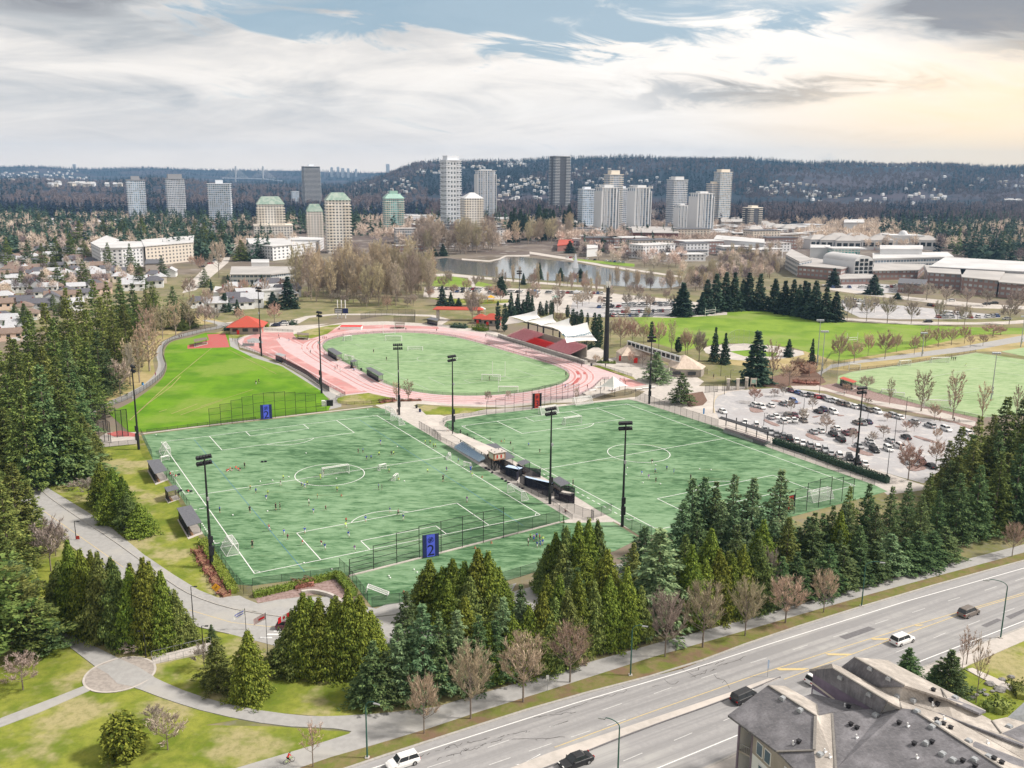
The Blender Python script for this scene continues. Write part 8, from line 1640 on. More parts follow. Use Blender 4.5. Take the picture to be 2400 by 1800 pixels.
# the near car park
rA=azpx('R6',(840,520),(1150,600))
def pk(L,az,where,grp='cars in the near car park'):
    for x,y,kd,col in L: car(GK('R6',x,y),az+rf.uniform(-.04,.04)+rf.choice((0,math.pi)),kd,col,where,grp=grp)
zz=azpx('R6',(640,400),(710,455))
pk([(712,195, 'sedan', 'maroon'),(768,210, 'sedan', 'blue'),(812,225, 'sedan', 'silver'),(862,232, 'suv', 'grey'),(916,243, 'sedan', 'red'),(968,252, 'sedan', 'maroon'),(1010,270, 'sedan', 'silver'),(1055,278, 'suv', 'white'),(1105,298, 'suv', 'bronze'),(1150,308, 'suv', 'bronze'),(1215,322, 'sedan', 'white'),(1280,335, 'suv', 'grey'),(1330,348, 'sedan', 'bronze'),(1395,362, 'suv', 'white'),(1505,390, 'suv', 'silver'),(1565,405, 'sedan', 'white'),(1685,440, 'sedan', 'silver'),(1808,472, 'suv', 'silver'),(1935,500, 'suv', 'white'),(2085,525, 'suv', 'white')],zz+.15, 'in the far row of the car park')
pk([(430,310, 'suv', 'white'),(485,325, 'suv', 'white'),(560,312, 'sedan', 'white'),(655,300, 'sedan', 'grey'),(690,292, 'sedan', 'white'),(735,280, 'suv', 'blue'),(820,372, 'sedan', 'white'),(930,360, 'sedan', 'black'),(965,345, 'suv', 'navy'),(1050,365, 'suv', 'white')],zz+.1, 'in the second row of the car park')
pk([(560,405, 'sedan', 'silver'),(600,400, 'sedan', 'white'),(655,438, 'suv', 'white'),(690,430, 'sedan', 'white'),(740,430, 'sedan', 'white'),(690,390, 'suv', 'bronze'),(745,390, 'sedan', 'maroon'),(815,430, 'sedan', 'bronze'),(1235,448, 'sedan', 'bronze'),(1280,450, 'suv', 'grey'),(1320,442, 'sedan', 'navy')],zz, 'in the third row of the car park')
pk([(895,520, 'sedan', 'silver'),(950,512, 'sedan', 'white'),(1045,540, 'suv', 'black'),(1075,495, 'sedan', 'white'),(1150,530, 'sedan', 'maroon'),(1200,515, 'sedan', 'maroon'),(1105,582, 'suv', 'black'),(1250,632, 'sedan', 'silver'),(1335,605, 'suv', 'white'),(1345,625, 'sedan', 'silver'),(1370,665, 'suv', 'black'),(1480,655, 'suv', 'white'),(1500,590, 'sedan', 'silver'),(1565,632, 'suv', 'white'),(1620,562, 'sedan', 'black')],zz, 'in the fourth row of the car park')
pk([(355,445, 'sedan', 'white'),(445,465, 'suv', 'white'),(510,500, 'sedan', 'silver'),(560,525, 'suv', 'silver'),(605,540, 'sedan', 'grey'),(655,555, 'suv', 'grey'),(705,572, 'suv', 'black'),(760,592, 'sedan', 'white'),(810,610, 'sedan', 'white'),(865,625, 'suv', 'silver'),(925,645, 'suv', 'white'),(985,665, 'suv', 'silver'),(1030,690, 'sedan', 'silver'),(1095,705, 'suv', 'white'),(1175,725, 'suv', 'black'),(1235,752, 'sedan', 'black'),(1295,772, 'sedan', 'white')],azpx('R6',(985,665),(1060,630))*0+zz-.25, 'in the row beside the hedge')
pk([(1640,755, 'suv', 'white'),(1680,765, 'sedan', 'silver'),(1740,760, 'suv', 'maroon'),(1815,790, 'sedan', 'black')],zz, 'behind the big bare tree at the near corner'); car(GK('R6',180,360),azpx('R6',(180,360),(120,330)), 'sedan', 'white', '', 'white car driving in by the yellow kerb', 'cars in the near car park')
# distant cars: one mesh each
def far_car(col):
    mb=MB(); mb.box(-2.3,-.9,.3,2.3,.9,.9,0); mb.add([(-1.4,-.85,.91),(1.8,-.85,.91),(1.8,.85,.91),(-1.4,.85,.91),(-.8,-.68,1.45),(1.3,-.68,1.45),(1.3,.68,1.45),(-.8,.68,1.45)],[(0,1,5,4),(1,2,6,5),(2,3,7,6),(3,0,4,7)],1); mb.quad((-.8,-.68,1.46),(1.3,-.68,1.46),(1.3,.68,1.46),(-.8,.68,1.46),mi=0)
    for x in (-1.5,1.4):
        for y in (-.8,.8): mb.bar((x,y-.12,.33),(x,y+.12,.33),.33,2,n=8)
    return mb.build('far_car',['car_'+col, 'glass_dark', 'tyre'])
FCP={c_: far_car(c_) for c_ in ('white', 'silver', 'black', 'red', 'blue', 'grey')}
def far_row(c,a,b,n,az,where,fill=.85,sc=1.15):
    A,B=GK(c,*a),GK(c,*b)
    n=int(n*.85)
    for i in range(n):
        if rf.random()>fill: continue
        p=A.lerp(B,(i+.5)/n); col=rf.choice(('white', 'white', 'silver', 'silver', 'white', 'grey', 'white', 'black', 'silver', 'white', 'grey', 'blue', 'silver', 'red')); o=place(FCP[col],p+Vector((rf.uniform(-.4,.4),rf.uniform(-.4,.4),.03)),az+rf.uniform(-.08,.08),sc); reg(o,col+' parked car',where, 'car', 'cars '+where,True)
for a,b,n in (((110,805),(580,800),26),((90,770),(790,755),34),((0,715),(780,690),34),((250,690),(800,672),24),((940,765),(1060,745),5)): far_row('R5',a,b,n,1.25, 'in the lot before the pond',.82)
for a,b,n in (((560,935),(1000,940),24),((1020,955),(1700,965),30),((600,950),(980,960),14)): far_row('c8',a,b,n,1.3, 'along the road below the pond',.75)
for a,b,n in (((1050,150),(1250,165),9),((1080,195),(1260,180),7),((1380,208),(1430,215),2),((1560,180),(1640,190),4),((1680,238),(1800,242),7),((1640,262),(1760,262),7),((1800,265),(1930,262),7),((1900,262),(2050,255),7),((1020,155),(1060,175),2)): far_row('P16',a,b,n,1.4, 'in the college car park',.8)
for a,b,n in (((960,925),(1180,925),12),((1300,930),(1400,915),6),((1300,950),(1380,950),4),((930,905),(1000,900),4)): far_row('c16',a,b,n,1.4, 'before the college',.8)
for a,b,n in (((1290,800),(1420,740),5),((1350,780),(1500,680),8),((1460,680),(1560,580),10)): far_row('c0',a,b,n,.9, 'on the far street',.6)
for a,b,n in (((1450,730),(1900,770),20),((1600,690),(2200,720),22),((1880,700),(2200,745),14)): far_row('c8',a,b,n,1.3, 'on the far side of the pond',.6)
for x,y,col in ((1590,292, 'black'),(2100,275, 'silver'),(1740,155, 'white'),(1970,178, 'black'),(2020,172, 'black')): o=place(FCP[col],GK('P16',x,y)+Vector((0,0,.05)),.1,1.1); reg(o,col+' car driving', 'on the college road', 'car', 'cars on the college road',True)
car(GK('S5',540,238),.1, 'van', 'navy', '', 'dark blue van beyond the track', 'vans'); car(GK('S5',610,232),.1, 'van', 'white', '', 'white van between the dark blue vehicles', 'vans'); car(GK('S5',600,215),.2, 'suv', 'navy', '', 'dark blue car behind the white van', 'vans')
# ============================================================ people
P('p_blue',(.04,.12,.50),rough=.8); P('p_black',(.02,.02,.025),rough=.8); P('p_lime',(.55,.80,.15),rough=.8); P('p_white',(.75,.75,.75),rough=.8); P('p_maroon',(.25,.03,.09),rough=.8); P('p_red',(.75,.07,.05),rough=.8); P('p_purple',(.25,.12,.40),rough=.8); P('p_grey',(.25,.25,.27),rough=.8); P('p_yellow',(.70,.62,.20),rough=.8)
def person_proto(pose):
    J=dict(stand=dict(hip=(0,0,.95),kl=(.10,.02,.5),fl=(.11,0,.05),tl=(.11,-.16,.03),kr=(-.10,.02,.5),fr=(-.11,0,.05),tr=(-.11,-.16,.03),ch=(0,0,1.38),nk=(0,-.01,1.52),hd=(0,-.03,1.68),el=(.25,.02,1.15),hl=(.27,-.08,.90),er=(-.25,.02,1.15),hr=(-.27,-.08,.90)),
             run=dict(hip=(0,0,.93),kl=(.10,-.26,.60),fl=(.11,-.16,.18),tl=(.11,-.33,.14),kr=(-.10,.10,.52),fr=(-.11,.42,.36),tr=(-.11,.48,.22),ch=(0,-.08,1.36),nk=(0,-.12,1.50),hd=(0,-.15,1.66),el=(.25,.16,1.18),hl=(.24,.0,1.0),er=(-.25,-.14,1.14),hr=(-.16,-.36,1.18)),
             walk=dict(hip=(0,0,.94),kl=(.10,-.12,.5),fl=(.11,-.24,.06),tl=(.11,-.40,.06),kr=(-.10,.06,.5),fr=(-.11,.26,.10),tr=(-.11,.14,.03),ch=(0,-.02,1.38),nk=(0,-.03,1.52),hd=(0,-.06,1.68),el=(.24,.08,1.14),hl=(.24,.04,.90),er=(-.24,-.06,1.14),hr=(-.22,-.22,.94)),
             point=dict(hip=(0,0,.95),kl=(.14,.02,.5),fl=(.2,0,.05),tl=(.2,-.16,.03),kr=(-.14,.02,.5),fr=(-.2,0,.05),tr=(-.2,-.16,.03),ch=(0,0,1.38),nk=(0,-.01,1.52),hd=(0,-.03,1.68),el=(.36,-.08,1.50),hl=(.48,-.14,1.75),er=(-.27,.02,1.2),hr=(-.15,-.16,1.05)),
             sit=dict(hip=(0,0,.16),kl=(.14,-.40,.36),fl=(.12,-.62,.07),tl=(.12,-.78,.05),kr=(-.14,-.40,.36),fr=(-.12,-.62,.07),tr=(-.12,-.78,.05),ch=(0,.04,.60),nk=(0,.02,.74),hd=(0,-.02,.90),el=(.25,-.06,.42),hl=(.16,-.32,.38),er=(-.25,-.06,.42),hr=(-.16,-.32,.38)),
             ride=dict(hip=(0,.25,.95),kl=(.12,-.12,.85),fl=(.12,-.02,.42),tl=(.12,-.18,.38),kr=(-.12,-.08,.62),fr=(-.12,.06,.18),tr=(-.12,-.1,.14),ch=(0,-.06,1.33),nk=(0,-.14,1.45),hd=(0,-.2,1.6),el=(.26,-.25,1.16),hl=(.24,-.46,1.04),er=(-.26,-.25,1.16),hr=(-.24,-.46,1.04)))[pose]
    hip=Vector(J['hip']); ch=Vector(J['ch']); sl=ch+Vector((.18,0,.06)); sr=ch+Vector((-.18,0,.06)); names=['hip', 'hpl', 'kl', 'fl', 'tl', 'hpr', 'kr', 'fr', 'tr', 'ws', 'ch', 'nk', 'hd', 'top', 'sl', 'el', 'hl', 'sr', 'er', 'hr']
    pos=dict(J); pos.update(hpl=hip+Vector((.09,0,-.04)),hpr=hip+Vector((-.09,0,-.04)),ws=hip.lerp(ch,.45),sl=sl,sr=sr,top=Vector(J['hd'])+Vector((0,0,.10)))
    rad=dict(hip=.14,hpl=.11,kl=.065,fl=.045,tl=.04,hpr=.11,kr=.065,fr=.045,tr=.04,ws=.125,ch=.155,nk=.055,hd=.10,top=.075,sl=.07,el=.042,hl=.038,sr=.07,er=.042,hr=.038)
    E_=[('hip', 'hpl'),('hpl', 'kl'),('kl', 'fl'),('fl', 'tl'),('hip', 'hpr'),('hpr', 'kr'),('kr', 'fr'),('fr', 'tr'),('hip', 'ws'),('ws', 'ch'),('ch', 'nk'),('nk', 'hd'),('hd', 'top'),('ch', 'sl'),('sl', 'el'),('el', 'hl'),('ch', 'sr'),('sr', 'er'),('er', 'hr')]
    me=bpy.data.meshes.new('p'); me.from_pydata([tuple(pos[n]) for n in names],[(names.index(a),names.index(b)) for a,b in E_],[]); o=bpy.data.objects.new('p',me); C.objects.link(o); o.modifiers.new('s', 'SKIN')
    for v,n in zip(me.skin_vertices[0].data,names): v.radius=(rad[n],rad[n]*(.8 if n in ('ch', 'ws', 'hip') else 1)); v.use_root=n == 'hip'
    sb=o.modifiers.new('d', 'SUBSURF'); sb.levels=sb.render_levels=1; dg=bpy.context.evaluated_depsgraph_get(); m2=bpy.data.meshes.new_from_object(o.evaluated_get(dg)); bpy.data.objects.remove(o); m2.name='person'; m2.materials.clear()
    for m in ('skin', 'p_blue', 'p_black', 'shoe', 'hair'): m2.materials.append(M[m])
    # colour by nearest bone
    segs=[(Vector(pos[a]),Vector(pos[b]),a,b) for a,b in E_]
    for p in m2.polygons:
        c=p.center; best=None
        for a,b,na,nb in segs:
            ab=b-a; t=max(0,min(1,(c-a).dot(ab)/ab.length_squared)); d=(c-(a+ab*t)).length
            if best is None or d<best[0]: best=(d,na,nb,t)
        _,na,nb,t=best
        if nb in ('tl', 'tr') or (nb in ('fl', 'fr') and t>.85): i=3
        elif nb in ('kl', 'kr', 'hpl', 'hpr'): i=2
        elif nb in ('fl', 'fr'): i=0
        elif nb in ('hd', 'top', 'nk'): i=4 if (nb == 'top' or (nb == 'hd' and t>.6 and c.y>pos['hd'][1]-.01)) else (0 if nb != 'nk' or t>.5 else 1)
        elif nb in ('hl', 'hr'): i=0
        elif nb in ('el', 'er'): i=1 if t<.8 else 0
        elif nb == 'ws' and t<.35: i=2
        else: i=1
        p.material_index=i; p.use_smooth=True
    o=link('person',m2)
    for i in (1,2): o.material_slots[i].link='OBJECT'; o.material_slots[i].material=M['p_blue']
    return o
PP={q: person_proto(q) for q in ('stand', 'run', 'walk', 'point', 'sit', 'ride')}
VERB=dict(stand='standing',run='running',walk='walking',point='with one arm raised',sit='sitting',ride='riding')
def person(c,x,y,pose,sh,lo='black',s=.82,where='',az=None,desc=None,z=0.,g=None):
    o=place(PP[pose],(GK(c,x,y) if g is None else g)+Vector((0,0,.05+z)),rf.uniform(0,6.28) if az is None else az,s*1.08)
    o.material_slots[1].material=M['p_'+sh]; o.material_slots[2].material=M['p_'+lo]
    return reg(o,desc or ('person in %s top %s' % (sh,VERB[pose])),where, 'person', 'people '+(where or 'around'))
LP='on the left pitch'
for x,y,p,s,l,z in ((908,555, 'stand', 'black', 'black',.9),(950,730, 'run', 'yellow', 'black',.85),(995,755, 'run', 'blue', 'black',.85),(1088,770, 'run', 'lime', 'black',.85),(1075,810, 'run', 'blue', 'white',.9),(1187,695, 'walk', 'black', 'white',.85),(1208,645, 'walk', 'lime', 'black',.75),(715,905, 'stand', 'blue', 'black',.95),(948,905, 'walk', 'black', 'black',1),(1150,885, 'stand', 'black', 'black',1.05),(1183,880, 'stand', 'black', 'black',1),(1352,705, 'run', 'blue', 'black',.85),(1376,720, 'run', 'blue', 'white',.9),(1394,695, 'run', 'lime', 'black',.85),(1497,645, 'walk', 'lime', 'lime',.9),(1627,745, 'run', 'lime', 'black',.95),(1473,790, 'stand', 'yellow', 'black',.7),(1408,850, 'stand', 'white', 'black',1.05),(1442,912, 'run', 'blue', 'white',.8),(1537,888, 'run', 'maroon', 'black',.8),(1100,1048, 'run', 'maroon', 'white',.95),(1215,1080, 'run', 'blue', 'white',.85),(1242,1118, 'run', 'maroon', 'black',.85),(1376,1070, 'run', 'blue', 'white',.95),(1357,1160, 'run', 'red', 'white',.8),(1505,1165, 'run', 'maroon', 'white',.85),(1532,1195, 'run', 'blue', 'white',.95),(1697,985, 'walk', 'red', 'black',.8),(1695,1030, 'run', 'lime', 'white',.95),(1715,1100, 'run', 'blue', 'white',1),(1848,980, 'run', 'blue', 'white',.95),(1763,1205, 'run', 'purple', 'white',.85),(968,1180, 'stand', 'black', 'black',1.08),(1522,600, 'stand', 'black', 'black',.8)):
    person('F2',x,y,p,s,l,z,LP)
for x,y,p,s,l,z in ((132,440, 'stand', 'black', 'black',.8),(168,438, 'walk', 'blue', 'black',.85),(198,495, 'run', 'blue', 'black',.85),(232,492, 'run', 'blue', 'black',.85),(293,470, 'run', 'lime', 'black',1),(305,375, 'walk', 'blue', 'white',.95),(388,460, 'run', 'black', 'black',.85),(406,460, 'run', 'lime', 'black',.85),(370,598, 'run', 'lime', 'black',.85),(672,598, 'run', 'lime', 'black',.8),(446,652, 'sit', 'lime', 'white',.9),(820,585, 'run', 'purple', 'blue',.85),(792,662, 'point', 'black', 'black',1.08),(290,722, 'stand', 'blue', 'black',.9),(316,725, 'stand', 'black', 'black',.8),(977,825, 'stand', 'purple', 'white',.95),(380,908, 'run', 'blue', 'white',.9),(441,930, 'run', 'maroon', 'black',1),(483,965, 'run', 'blue', 'white',.95),(653,370, 'stand', 'lime', 'black',.75),(690,372, 'stand', 'lime', 'black',.8),(716,402, 'walk', 'lime', 'black',.9),(732,402, 'walk', 'lime', 'black',.9),(910,515, 'walk', 'blue', 'black',.8),(1006,590, 'stand', 'blue', 'blue',1.1),(1018,628, 'run', 'lime', 'white',.8)):
    person('F2r',x,y,p,s,l,z,LP)
for x,y,p,s,l,z in ((1453,1160, 'stand', 'white', 'navy' if 0 else 'black',1.05),(1470,1112, 'stand', 'lime', 'black',.8),(1497,1125, 'stand', 'purple', 'blue',.9),(1518,1110, 'stand', 'blue', 'black',.9),(1542,1125, 'stand', 'red', 'black',.95),(1567,1145, 'stand', 'lime', 'blue',1),(1523,1180, 'run', 'blue', 'white',.95),(1546,1170, 'stand', 'blue', 'blue',.95),(1563,1160, 'stand', 'blue', 'white',.85)): person('F2r',x,y,p,s,l,z, 'in the group on the practice strip')
for x,y,p,s,l,z in ((563,598, 'run', 'black', 'white',.9),(587,668, 'run', 'blue', 'black',.95),(672,645, 'run', 'blue', 'black',.85),(724,668, 'stand', 'blue', 'blue',.9),(487,685, 'run', 'blue', 'white',.9),(538,712, 'run', 'purple', 'white',.9),(591,730, 'stand', 'black', 'black',.8),(848,718, 'stand', 'black', 'black',1)): person('F3',x,y,p,s,l,z, 'in midfield of the right pitch')
for x,y,p,s,l,z in ((710,210, 'stand', 'black', 'black',.8),(908,232, 'stand', 'black', 'lime',.85),(995,270, 'run', 'black', 'black',.8),(1030,360, 'stand', 'black', 'black',.85),(1250,290, 'run', 'blue', 'black',.8),(1405,378, 'run', 'black', 'black',.8),(1870,838, 'stand', 'black', 'black',1.1)): person('R2',x,y,p,s,l,z, 'along the left touchline of the right pitch')
for c_,x,y,p,s,l,z,ds in (('L7',1660,560, 'walk', 'black', 'white',1, 'walker in black and white on the grass field'),('L7',1678,550, 'walk', 'black', 'black',1.05, 'walker in black on the grass field'),('S5',170,368, 'walk', 'black', 'black',1, 'walker at the corner of the red pad'),('S5',188,372, 'walk', 'black', 'black',1, 'second walker at the corner of the red pad'),('S5',572,358, 'run', 'maroon', 'black',.95, 'runner in maroon on the track'),('S5',565,330, 'walk', 'white', 'black',.95, 'person in white by the sprint lanes'),('S5',655,370, 'run', 'maroon', 'blue',.9, 'runner bending at the sprint lanes'),('S5',948,352, 'run', 'maroon', 'black',.85, 'first of three runners in red on the bend'),('S5',963,352, 'run', 'red', 'black',.85, 'middle one of three runners in red on the bend'),('S5',978,352, 'run', 'maroon', 'black',.85, 'last of three runners in red on the bend'),
    ('S5',1122,325, 'stand', 'black', 'black',1, 'person in black beside the track fence'),('S5',839,475, 'walk', 'black', 'black',.9, 'small dark figure on the track'),('S5',958,488, 'stand', 'black', 'black',.9, 'dark figure at the stadium shelters'),('S5',1053,612, 'walk', 'maroon', 'black',.9, 'walker in maroon on the sprint lanes'),('S5',1071,605, 'walk', 'black', 'black',.95, 'walker in black on the sprint lanes'),('S5',1098,635, 'walk', 'white', 'white',.95, 'walker in white on the sprint lanes'),('S5',1214,620, 'sit', 'blue', 'black',1, 'person sitting near the small stadium shelter'),('S5',1385,470, 'stand', 'black', 'black',1, 'person in black on the stadium turf, left'),('S5',1497,538, 'walk', 'black', 'black',1, 'person in black on the stadium turf, middle'),('S5',1664,278, 'walk', 'black', 'black',.95, 'person on the far side of the track'),('S5',1930,288, 'run', 'black', 'black',1, 'runner in black on the far bend'),('S5',1590,1000, 'stand', 'black', 'black',1.05, 'person at the foot of the mast by the left pitch'),
    ('M10',327,522, 'run', 'black', 'black',1, 'runner in black before the grandstand'),('M10',1155,782, 'run', 'black', 'black',1, 'runner in black at the end of the grandstand'),('M10',357,892, 'stand', 'black', 'black',1, 'goalkeeper in the near stadium goal'),('M10',1018,858, 'stand', 'black', 'black',1.1, 'person in black inside the right bend'),('M10',674,668, 'walk', 'black', 'maroon',1, 'person by the inner fence of the track'),('M10',1012,965, 'run', 'blue', 'black',1, 'runner in blue on the near bend'),('M10',1205,965, 'walk', 'maroon', 'black',1, 'person in maroon on the right bend'),('M10',1522,905, 'walk', 'black', 'black',1, 'person by the red end strip of the track'),('M10',1420,990, 'sit', 'grey', 'black',1, 'person sitting under the white tent'),('M10',1360,778, 'stand', 'black', 'black',1, 'person on the lawn strip beside the track'),
    ('F2r',826,272, 'walk', 'black', 'white',1.05, 'person leaving the paved way between the pitches'),('P16',1755,540, 'stand', 'black', 'black',1, 'first of three people in black on the far side of the pale pitch'),('P16',1767,540, 'stand', 'black', 'black',1, 'last of three people in black on the far side of the pale pitch'),('P16',1742,538, 'stand', 'black', 'black',1, 'leftmost person in black on the far side of the pale pitch'),('P16',1832,582, 'run', 'lime', 'white',1, 'player in lime on the pale pitch'),('P16',1665,940, 'walk', 'maroon', 'black',1, 'walker in dark red on the promenade'),('P16',1757,942, 'walk', 'black', 'black',1, 'walker in black on the promenade'),('P16',1790,944, 'run', 'black', 'black',.8, 'smaller walker on the promenade'),('P16',1045,765, 'walk', 'white', 'black',1, 'walker in white near the far corner of the car park'),('P16',1185,780, 'walk', 'black', 'black',1, 'walker in black behind the floodlight mast'),('P16',200,655, 'stand', 'black', 'black',1, 'person on the plaza by the gates'),('P16',1595,785, 'stand', 'black', 'black',1, 'goalkeeper in the large near goal of the pale pitch'),('P16',1330,362, 'walk', 'maroon', 'black',1, 'walker behind the red-twigged trees'),('L7',1008,505, 'walk', 'maroon', 'maroon',1, 'walker in dark red on the jogging path'),('L7',1162,258, 'walk', 'black', 'black',1, 'first of two walkers on the jogging path bend'),('L7',1177,256, 'walk', 'black', 'black',1, 'second of two walkers on the jogging path bend'),('R2',1760,1200, 'sit', 'maroon', 'black',1, 'person sitting at the near end of the walkway')):
    person(c_,x,y,p,s,l,z, '',desc=ds)
for i,(x,y) in enumerate(((780,580),(795,568),(812,575),(840,560),(858,572),(872,575),(768,585),(330,608),(352,615),(372,625),(470,745))): person('F2',x,y, 'sit',('red', 'orange', 'black')[i % 3] if i % 3 != 1 else 'red', 'white',.85, 'resting on the left pitch')
# cyclist
g=GK('Q5',88,1392); baz=azpx('Q5',(88,1392),(130,1375)); e=empty('bicycle',g+Vector((0,0,.14)),baz)
for x in (-.52,.52):
    mb=MB()
    for i in range(16): a0,a1=i*.3927,(i+1)*.3927; mb.bar((x+.34*math.cos(a0),0,.35+.34*math.sin(a0)),(x+.34*math.cos(a1),0,.35+.34*math.sin(a1)),.025)
    w_=mb.build('wheel', 'tyre',e); mb=MB(); [mb.bar((x,0,.35),(x+.33*math.cos(i*.785),0,.35+.33*math.sin(i*.785)),.006,n=3) for i in range(8)]; mb.build('spokes', 'rim',w_)
mb=MB()
for a,b in (((-.52,0,.35),(-.08,0,.32)),((-.08,0,.32),(-.22,0,.85)),((-.22,0,.85),(-.52,0,.35)),((-.08,0,.32),(.34,0,.82)),((-.2,0,.78),(.33,0,.86)),((.33,0,.95),(.52,0,.35))): mb.bar(a,b,.024)
mb.build('frame', 'p_lime',e); mb=MB(); mb.bar((.36,-.28,1.02),(.36,.28,1.02),.016); mb.bar((.33,0,.9),(.36,0,1.02),.02); mb.build('handlebar', 'black_metal',e); mb=MB(); mb.box(-.36,-.07,.87,-.10,.07,.93); mb.build('saddle', 'black_metal',e); reg(e, 'bicycle with pale green frame ridden along the path', '', 'bicycle')
person('Q5',88,1392, 'ride', 'red', 'black',.93, '',az=baz+math.pi/2,desc='cyclist in red jacket riding on the footpath',z=.08)
# flags on poles
def flagpole(base,top,label,kind):
    g=GK('Q4',*base); h=H(g,k('Q4',0,top)[1]); e=empty('flagpole',g); mb=MB(); mb.bar((0,0,0),(0,0,h),.06,n=6,r2=.035); mb.build('pole', 'black_metal',e)
    az=3.14+.15; w,hh=2.0,1.15; n=12; d=Vector((math.cos(az),math.sin(az),-.45))
    def strip(u0,u1,m,nm,v0=0,v1=1,off=0):
        mb=MB(); m_=6
        for i in range(m_):
            def pt(u,v): p=d*(u*w); p.z -= (1-v)*hh-h+.05; nrm=Vector((-d.y,d.x,0)); return p+nrm*(.10*math.sin(u*7+v)*u+off)+Vector((0,0,-.12*u*u))
            a,b=u0+(u1-u0)*i/m_,u0+(u1-u0)*(i+1)/m_; mb.quad(pt(a,v0),pt(b,v0),pt(b,v1),pt(a,v1));
        return mb.build(nm,m,e)
    if kind == 'ca':
        strip(0,.27, 'flag_red', 'flag_band'); strip(.27,.73, 'flag_white', 'flag_field'); strip(.73,1, 'flag_red', 'flag_band'); strip(.40,.60, 'flag_red', 'leaf_emblem',.34,.72,.03); strip(.40,.60, 'flag_red', 'leaf_emblem',.34,.72,-.03); strip(.47,.53, 'flag_red', 'leaf_emblem',.2,.85,.031); strip(.47,.53, 'flag_red', 'leaf_emblem',.2,.85,-.031)
    elif kind == 'blue': strip(0,1, 'flag_white', 'flag_field'); strip(.1,.9, 'screen_blue', 'flag_band',.62,.76,.03); strip(.1,.9, 'screen_blue', 'flag_band',.62,.76,-.03); strip(.15,.8, 'screen_blue', 'flag_band',.25,.38,.03)
    else: strip(0,1, 'track_pale', 'flag_field'); strip(.1,.6, 'flag_red', 'flag_band',.3,.6,.03)
    return reg(e,label, '', 'flagpole')
flagpole((1275,942),830, 'flagpole with white and blue flag beside the drive', 'blue'); flagpole((1387,1058),853, 'taller flagpole with pale pink flag beside the drive', 'pink'); flagpole((1507,985),848, 'flagpole with red and white maple leaf flag by the cedars', 'ca')
# signs
def signpost(c,base,top,size,m,label,diamond=False,txt=None,az=0.,small=None):
    g=GK(c,*base); h=H(g,k(c,0,top)[1]); e=empty('road_sign',g,az); mb=MB(); mb.bar((0,0,0),(0,0,h),.04,n=6); mb.build('post', 'grey_metal',e); mb=MB(); w,hh=size
    if diamond: mb.add([(-w,-.05,h-w),(0,-.05,h-2*w),(w,-.05,h-w),(0,-.05,h),(-w,-.02,h-w),(0,-.02,h-2*w),(w,-.02,h-w),(0,-.02,h)],[(0,1,2,3),(7,6,5,4),(0,4,5,1),(1,5,6,2),(2,6,7,3),(3,7,4,0)])
    else: mb.box(-w/2,-.06,h-hh,w/2,-.04,h)
    mb.build('plate',m,e)
    if diamond:
        mb=MB(); zc=h-w; mb.bar((-w*.2,-.07,zc-w*.4),(-w*.2,-.07,zc),.05); mb.bar((-w*.2,-.07,zc),(w*.2,-.07,zc+.05),.05); mb.bar((w*.2,-.07,zc+.05),(w*.2,-.07,zc+w*.4),.05); mb.build('bend_symbol', 'black_metal',e)
    if small: mb=MB(); mb.box(-small/2,-.06,h-2*w-small*.8,small/2,-.04,h-2*w-.05); mb.build('lower_plate', 'wall_white',e)
    return reg(e,label, '', 'sign')
signpost('Q4',(1122,762),700,(.9,.9), 'sign_yellow', 'yellow diamond bend warning sign by the russet shrubs',True,small=.6)
signpost('Q6',(1003,678),596,(.28,1.5), 'bench_blue', 'tall thin blue and white sign on the tip of the median'); signpost('Q5',(2000,855),733,(.45,.7), 'wall_white', 'small white sign on the footpath beside the belt'); signpost('Q4',(405,480),455,(.8,.8), 'screen_red', 'small red and white sign behind the cedars'); signpost('P16',(136,885),848,(.5,2), 'blue_thing', 'small blue sign on the plaza before the car park'); signpost('Q4',(100,160),118,(.8,.9), 'p_lime', 'white and lime sign at the top of the left drive')
# banner-post on promenade
g=GK('P16',458,712); e=empty('notice_board',g); mb=MB(); mb.box(-1.2,-.1,1.2,1.2,.1,3.6); mb.build('panel', 'wall_cream',e); mb=MB(); mb.box(-.8,-.14,1.6,.8,-.11,3.0); mb.build('poster', 'roof_teal',e); mb=MB(); mb.bar((-1.1,0,0),(-1.1,0,3.8),.1); mb.bar((1.1,0,0),(1.1,0,3.8),.1); mb.build('post', 'concrete',e); reg(e, 'pale notice board beside the plaza conifer', '', 'notice board')
for x,y in ((293,730),(355,730),(412,722)): g=GK('P16',x,y); mb=MB(); mb.box(-.5,-.5,0,.5,.5,4.2); mb.box(-.65,-.65,4.2,.65,.65,4.5); o=mb.build('gate_pillar', 'wall_cream'); o.location=g; reg(o, 'pale gate pillar', 'at the rounded end of the car park', 'pillar', 'gate pillars')
# steps with railing beside the plaza
a,b=GK('Q4',790,1105),GK('Q4',1100,1040); d=(b-a).normalized(); s=Vector((-d.y,d.x,0))*1.3; L_=(b-a).length; e=empty('garden_steps',a); n=22; mb=MB()
for i in range(n): p,q=d*L_*i/n,d*L_*(i+1)/n; mb.prism([(p+s).xy,(q+s).xy,(q-s).xy,(p-s).xy],0,.15+.02*i)
mb.build('steps', 'concrete',e)
for sg in (-1,1):
    mb=MB(); mb.bar(s*sg+Vector((0,0,1.1)),s*sg+d*L_+Vector((0,0,1.1+.02*n)),.035)
    for i in range(9): p=s*sg+d*L_*i/8; mb.bar(p,p+Vector((0,0,1.1+.02*n*i/8)),.03)
    mb.build('railing', 'grey_metal',e)
reg(e, 'flight of steps with railings right of the round plaza', '', 'steps')
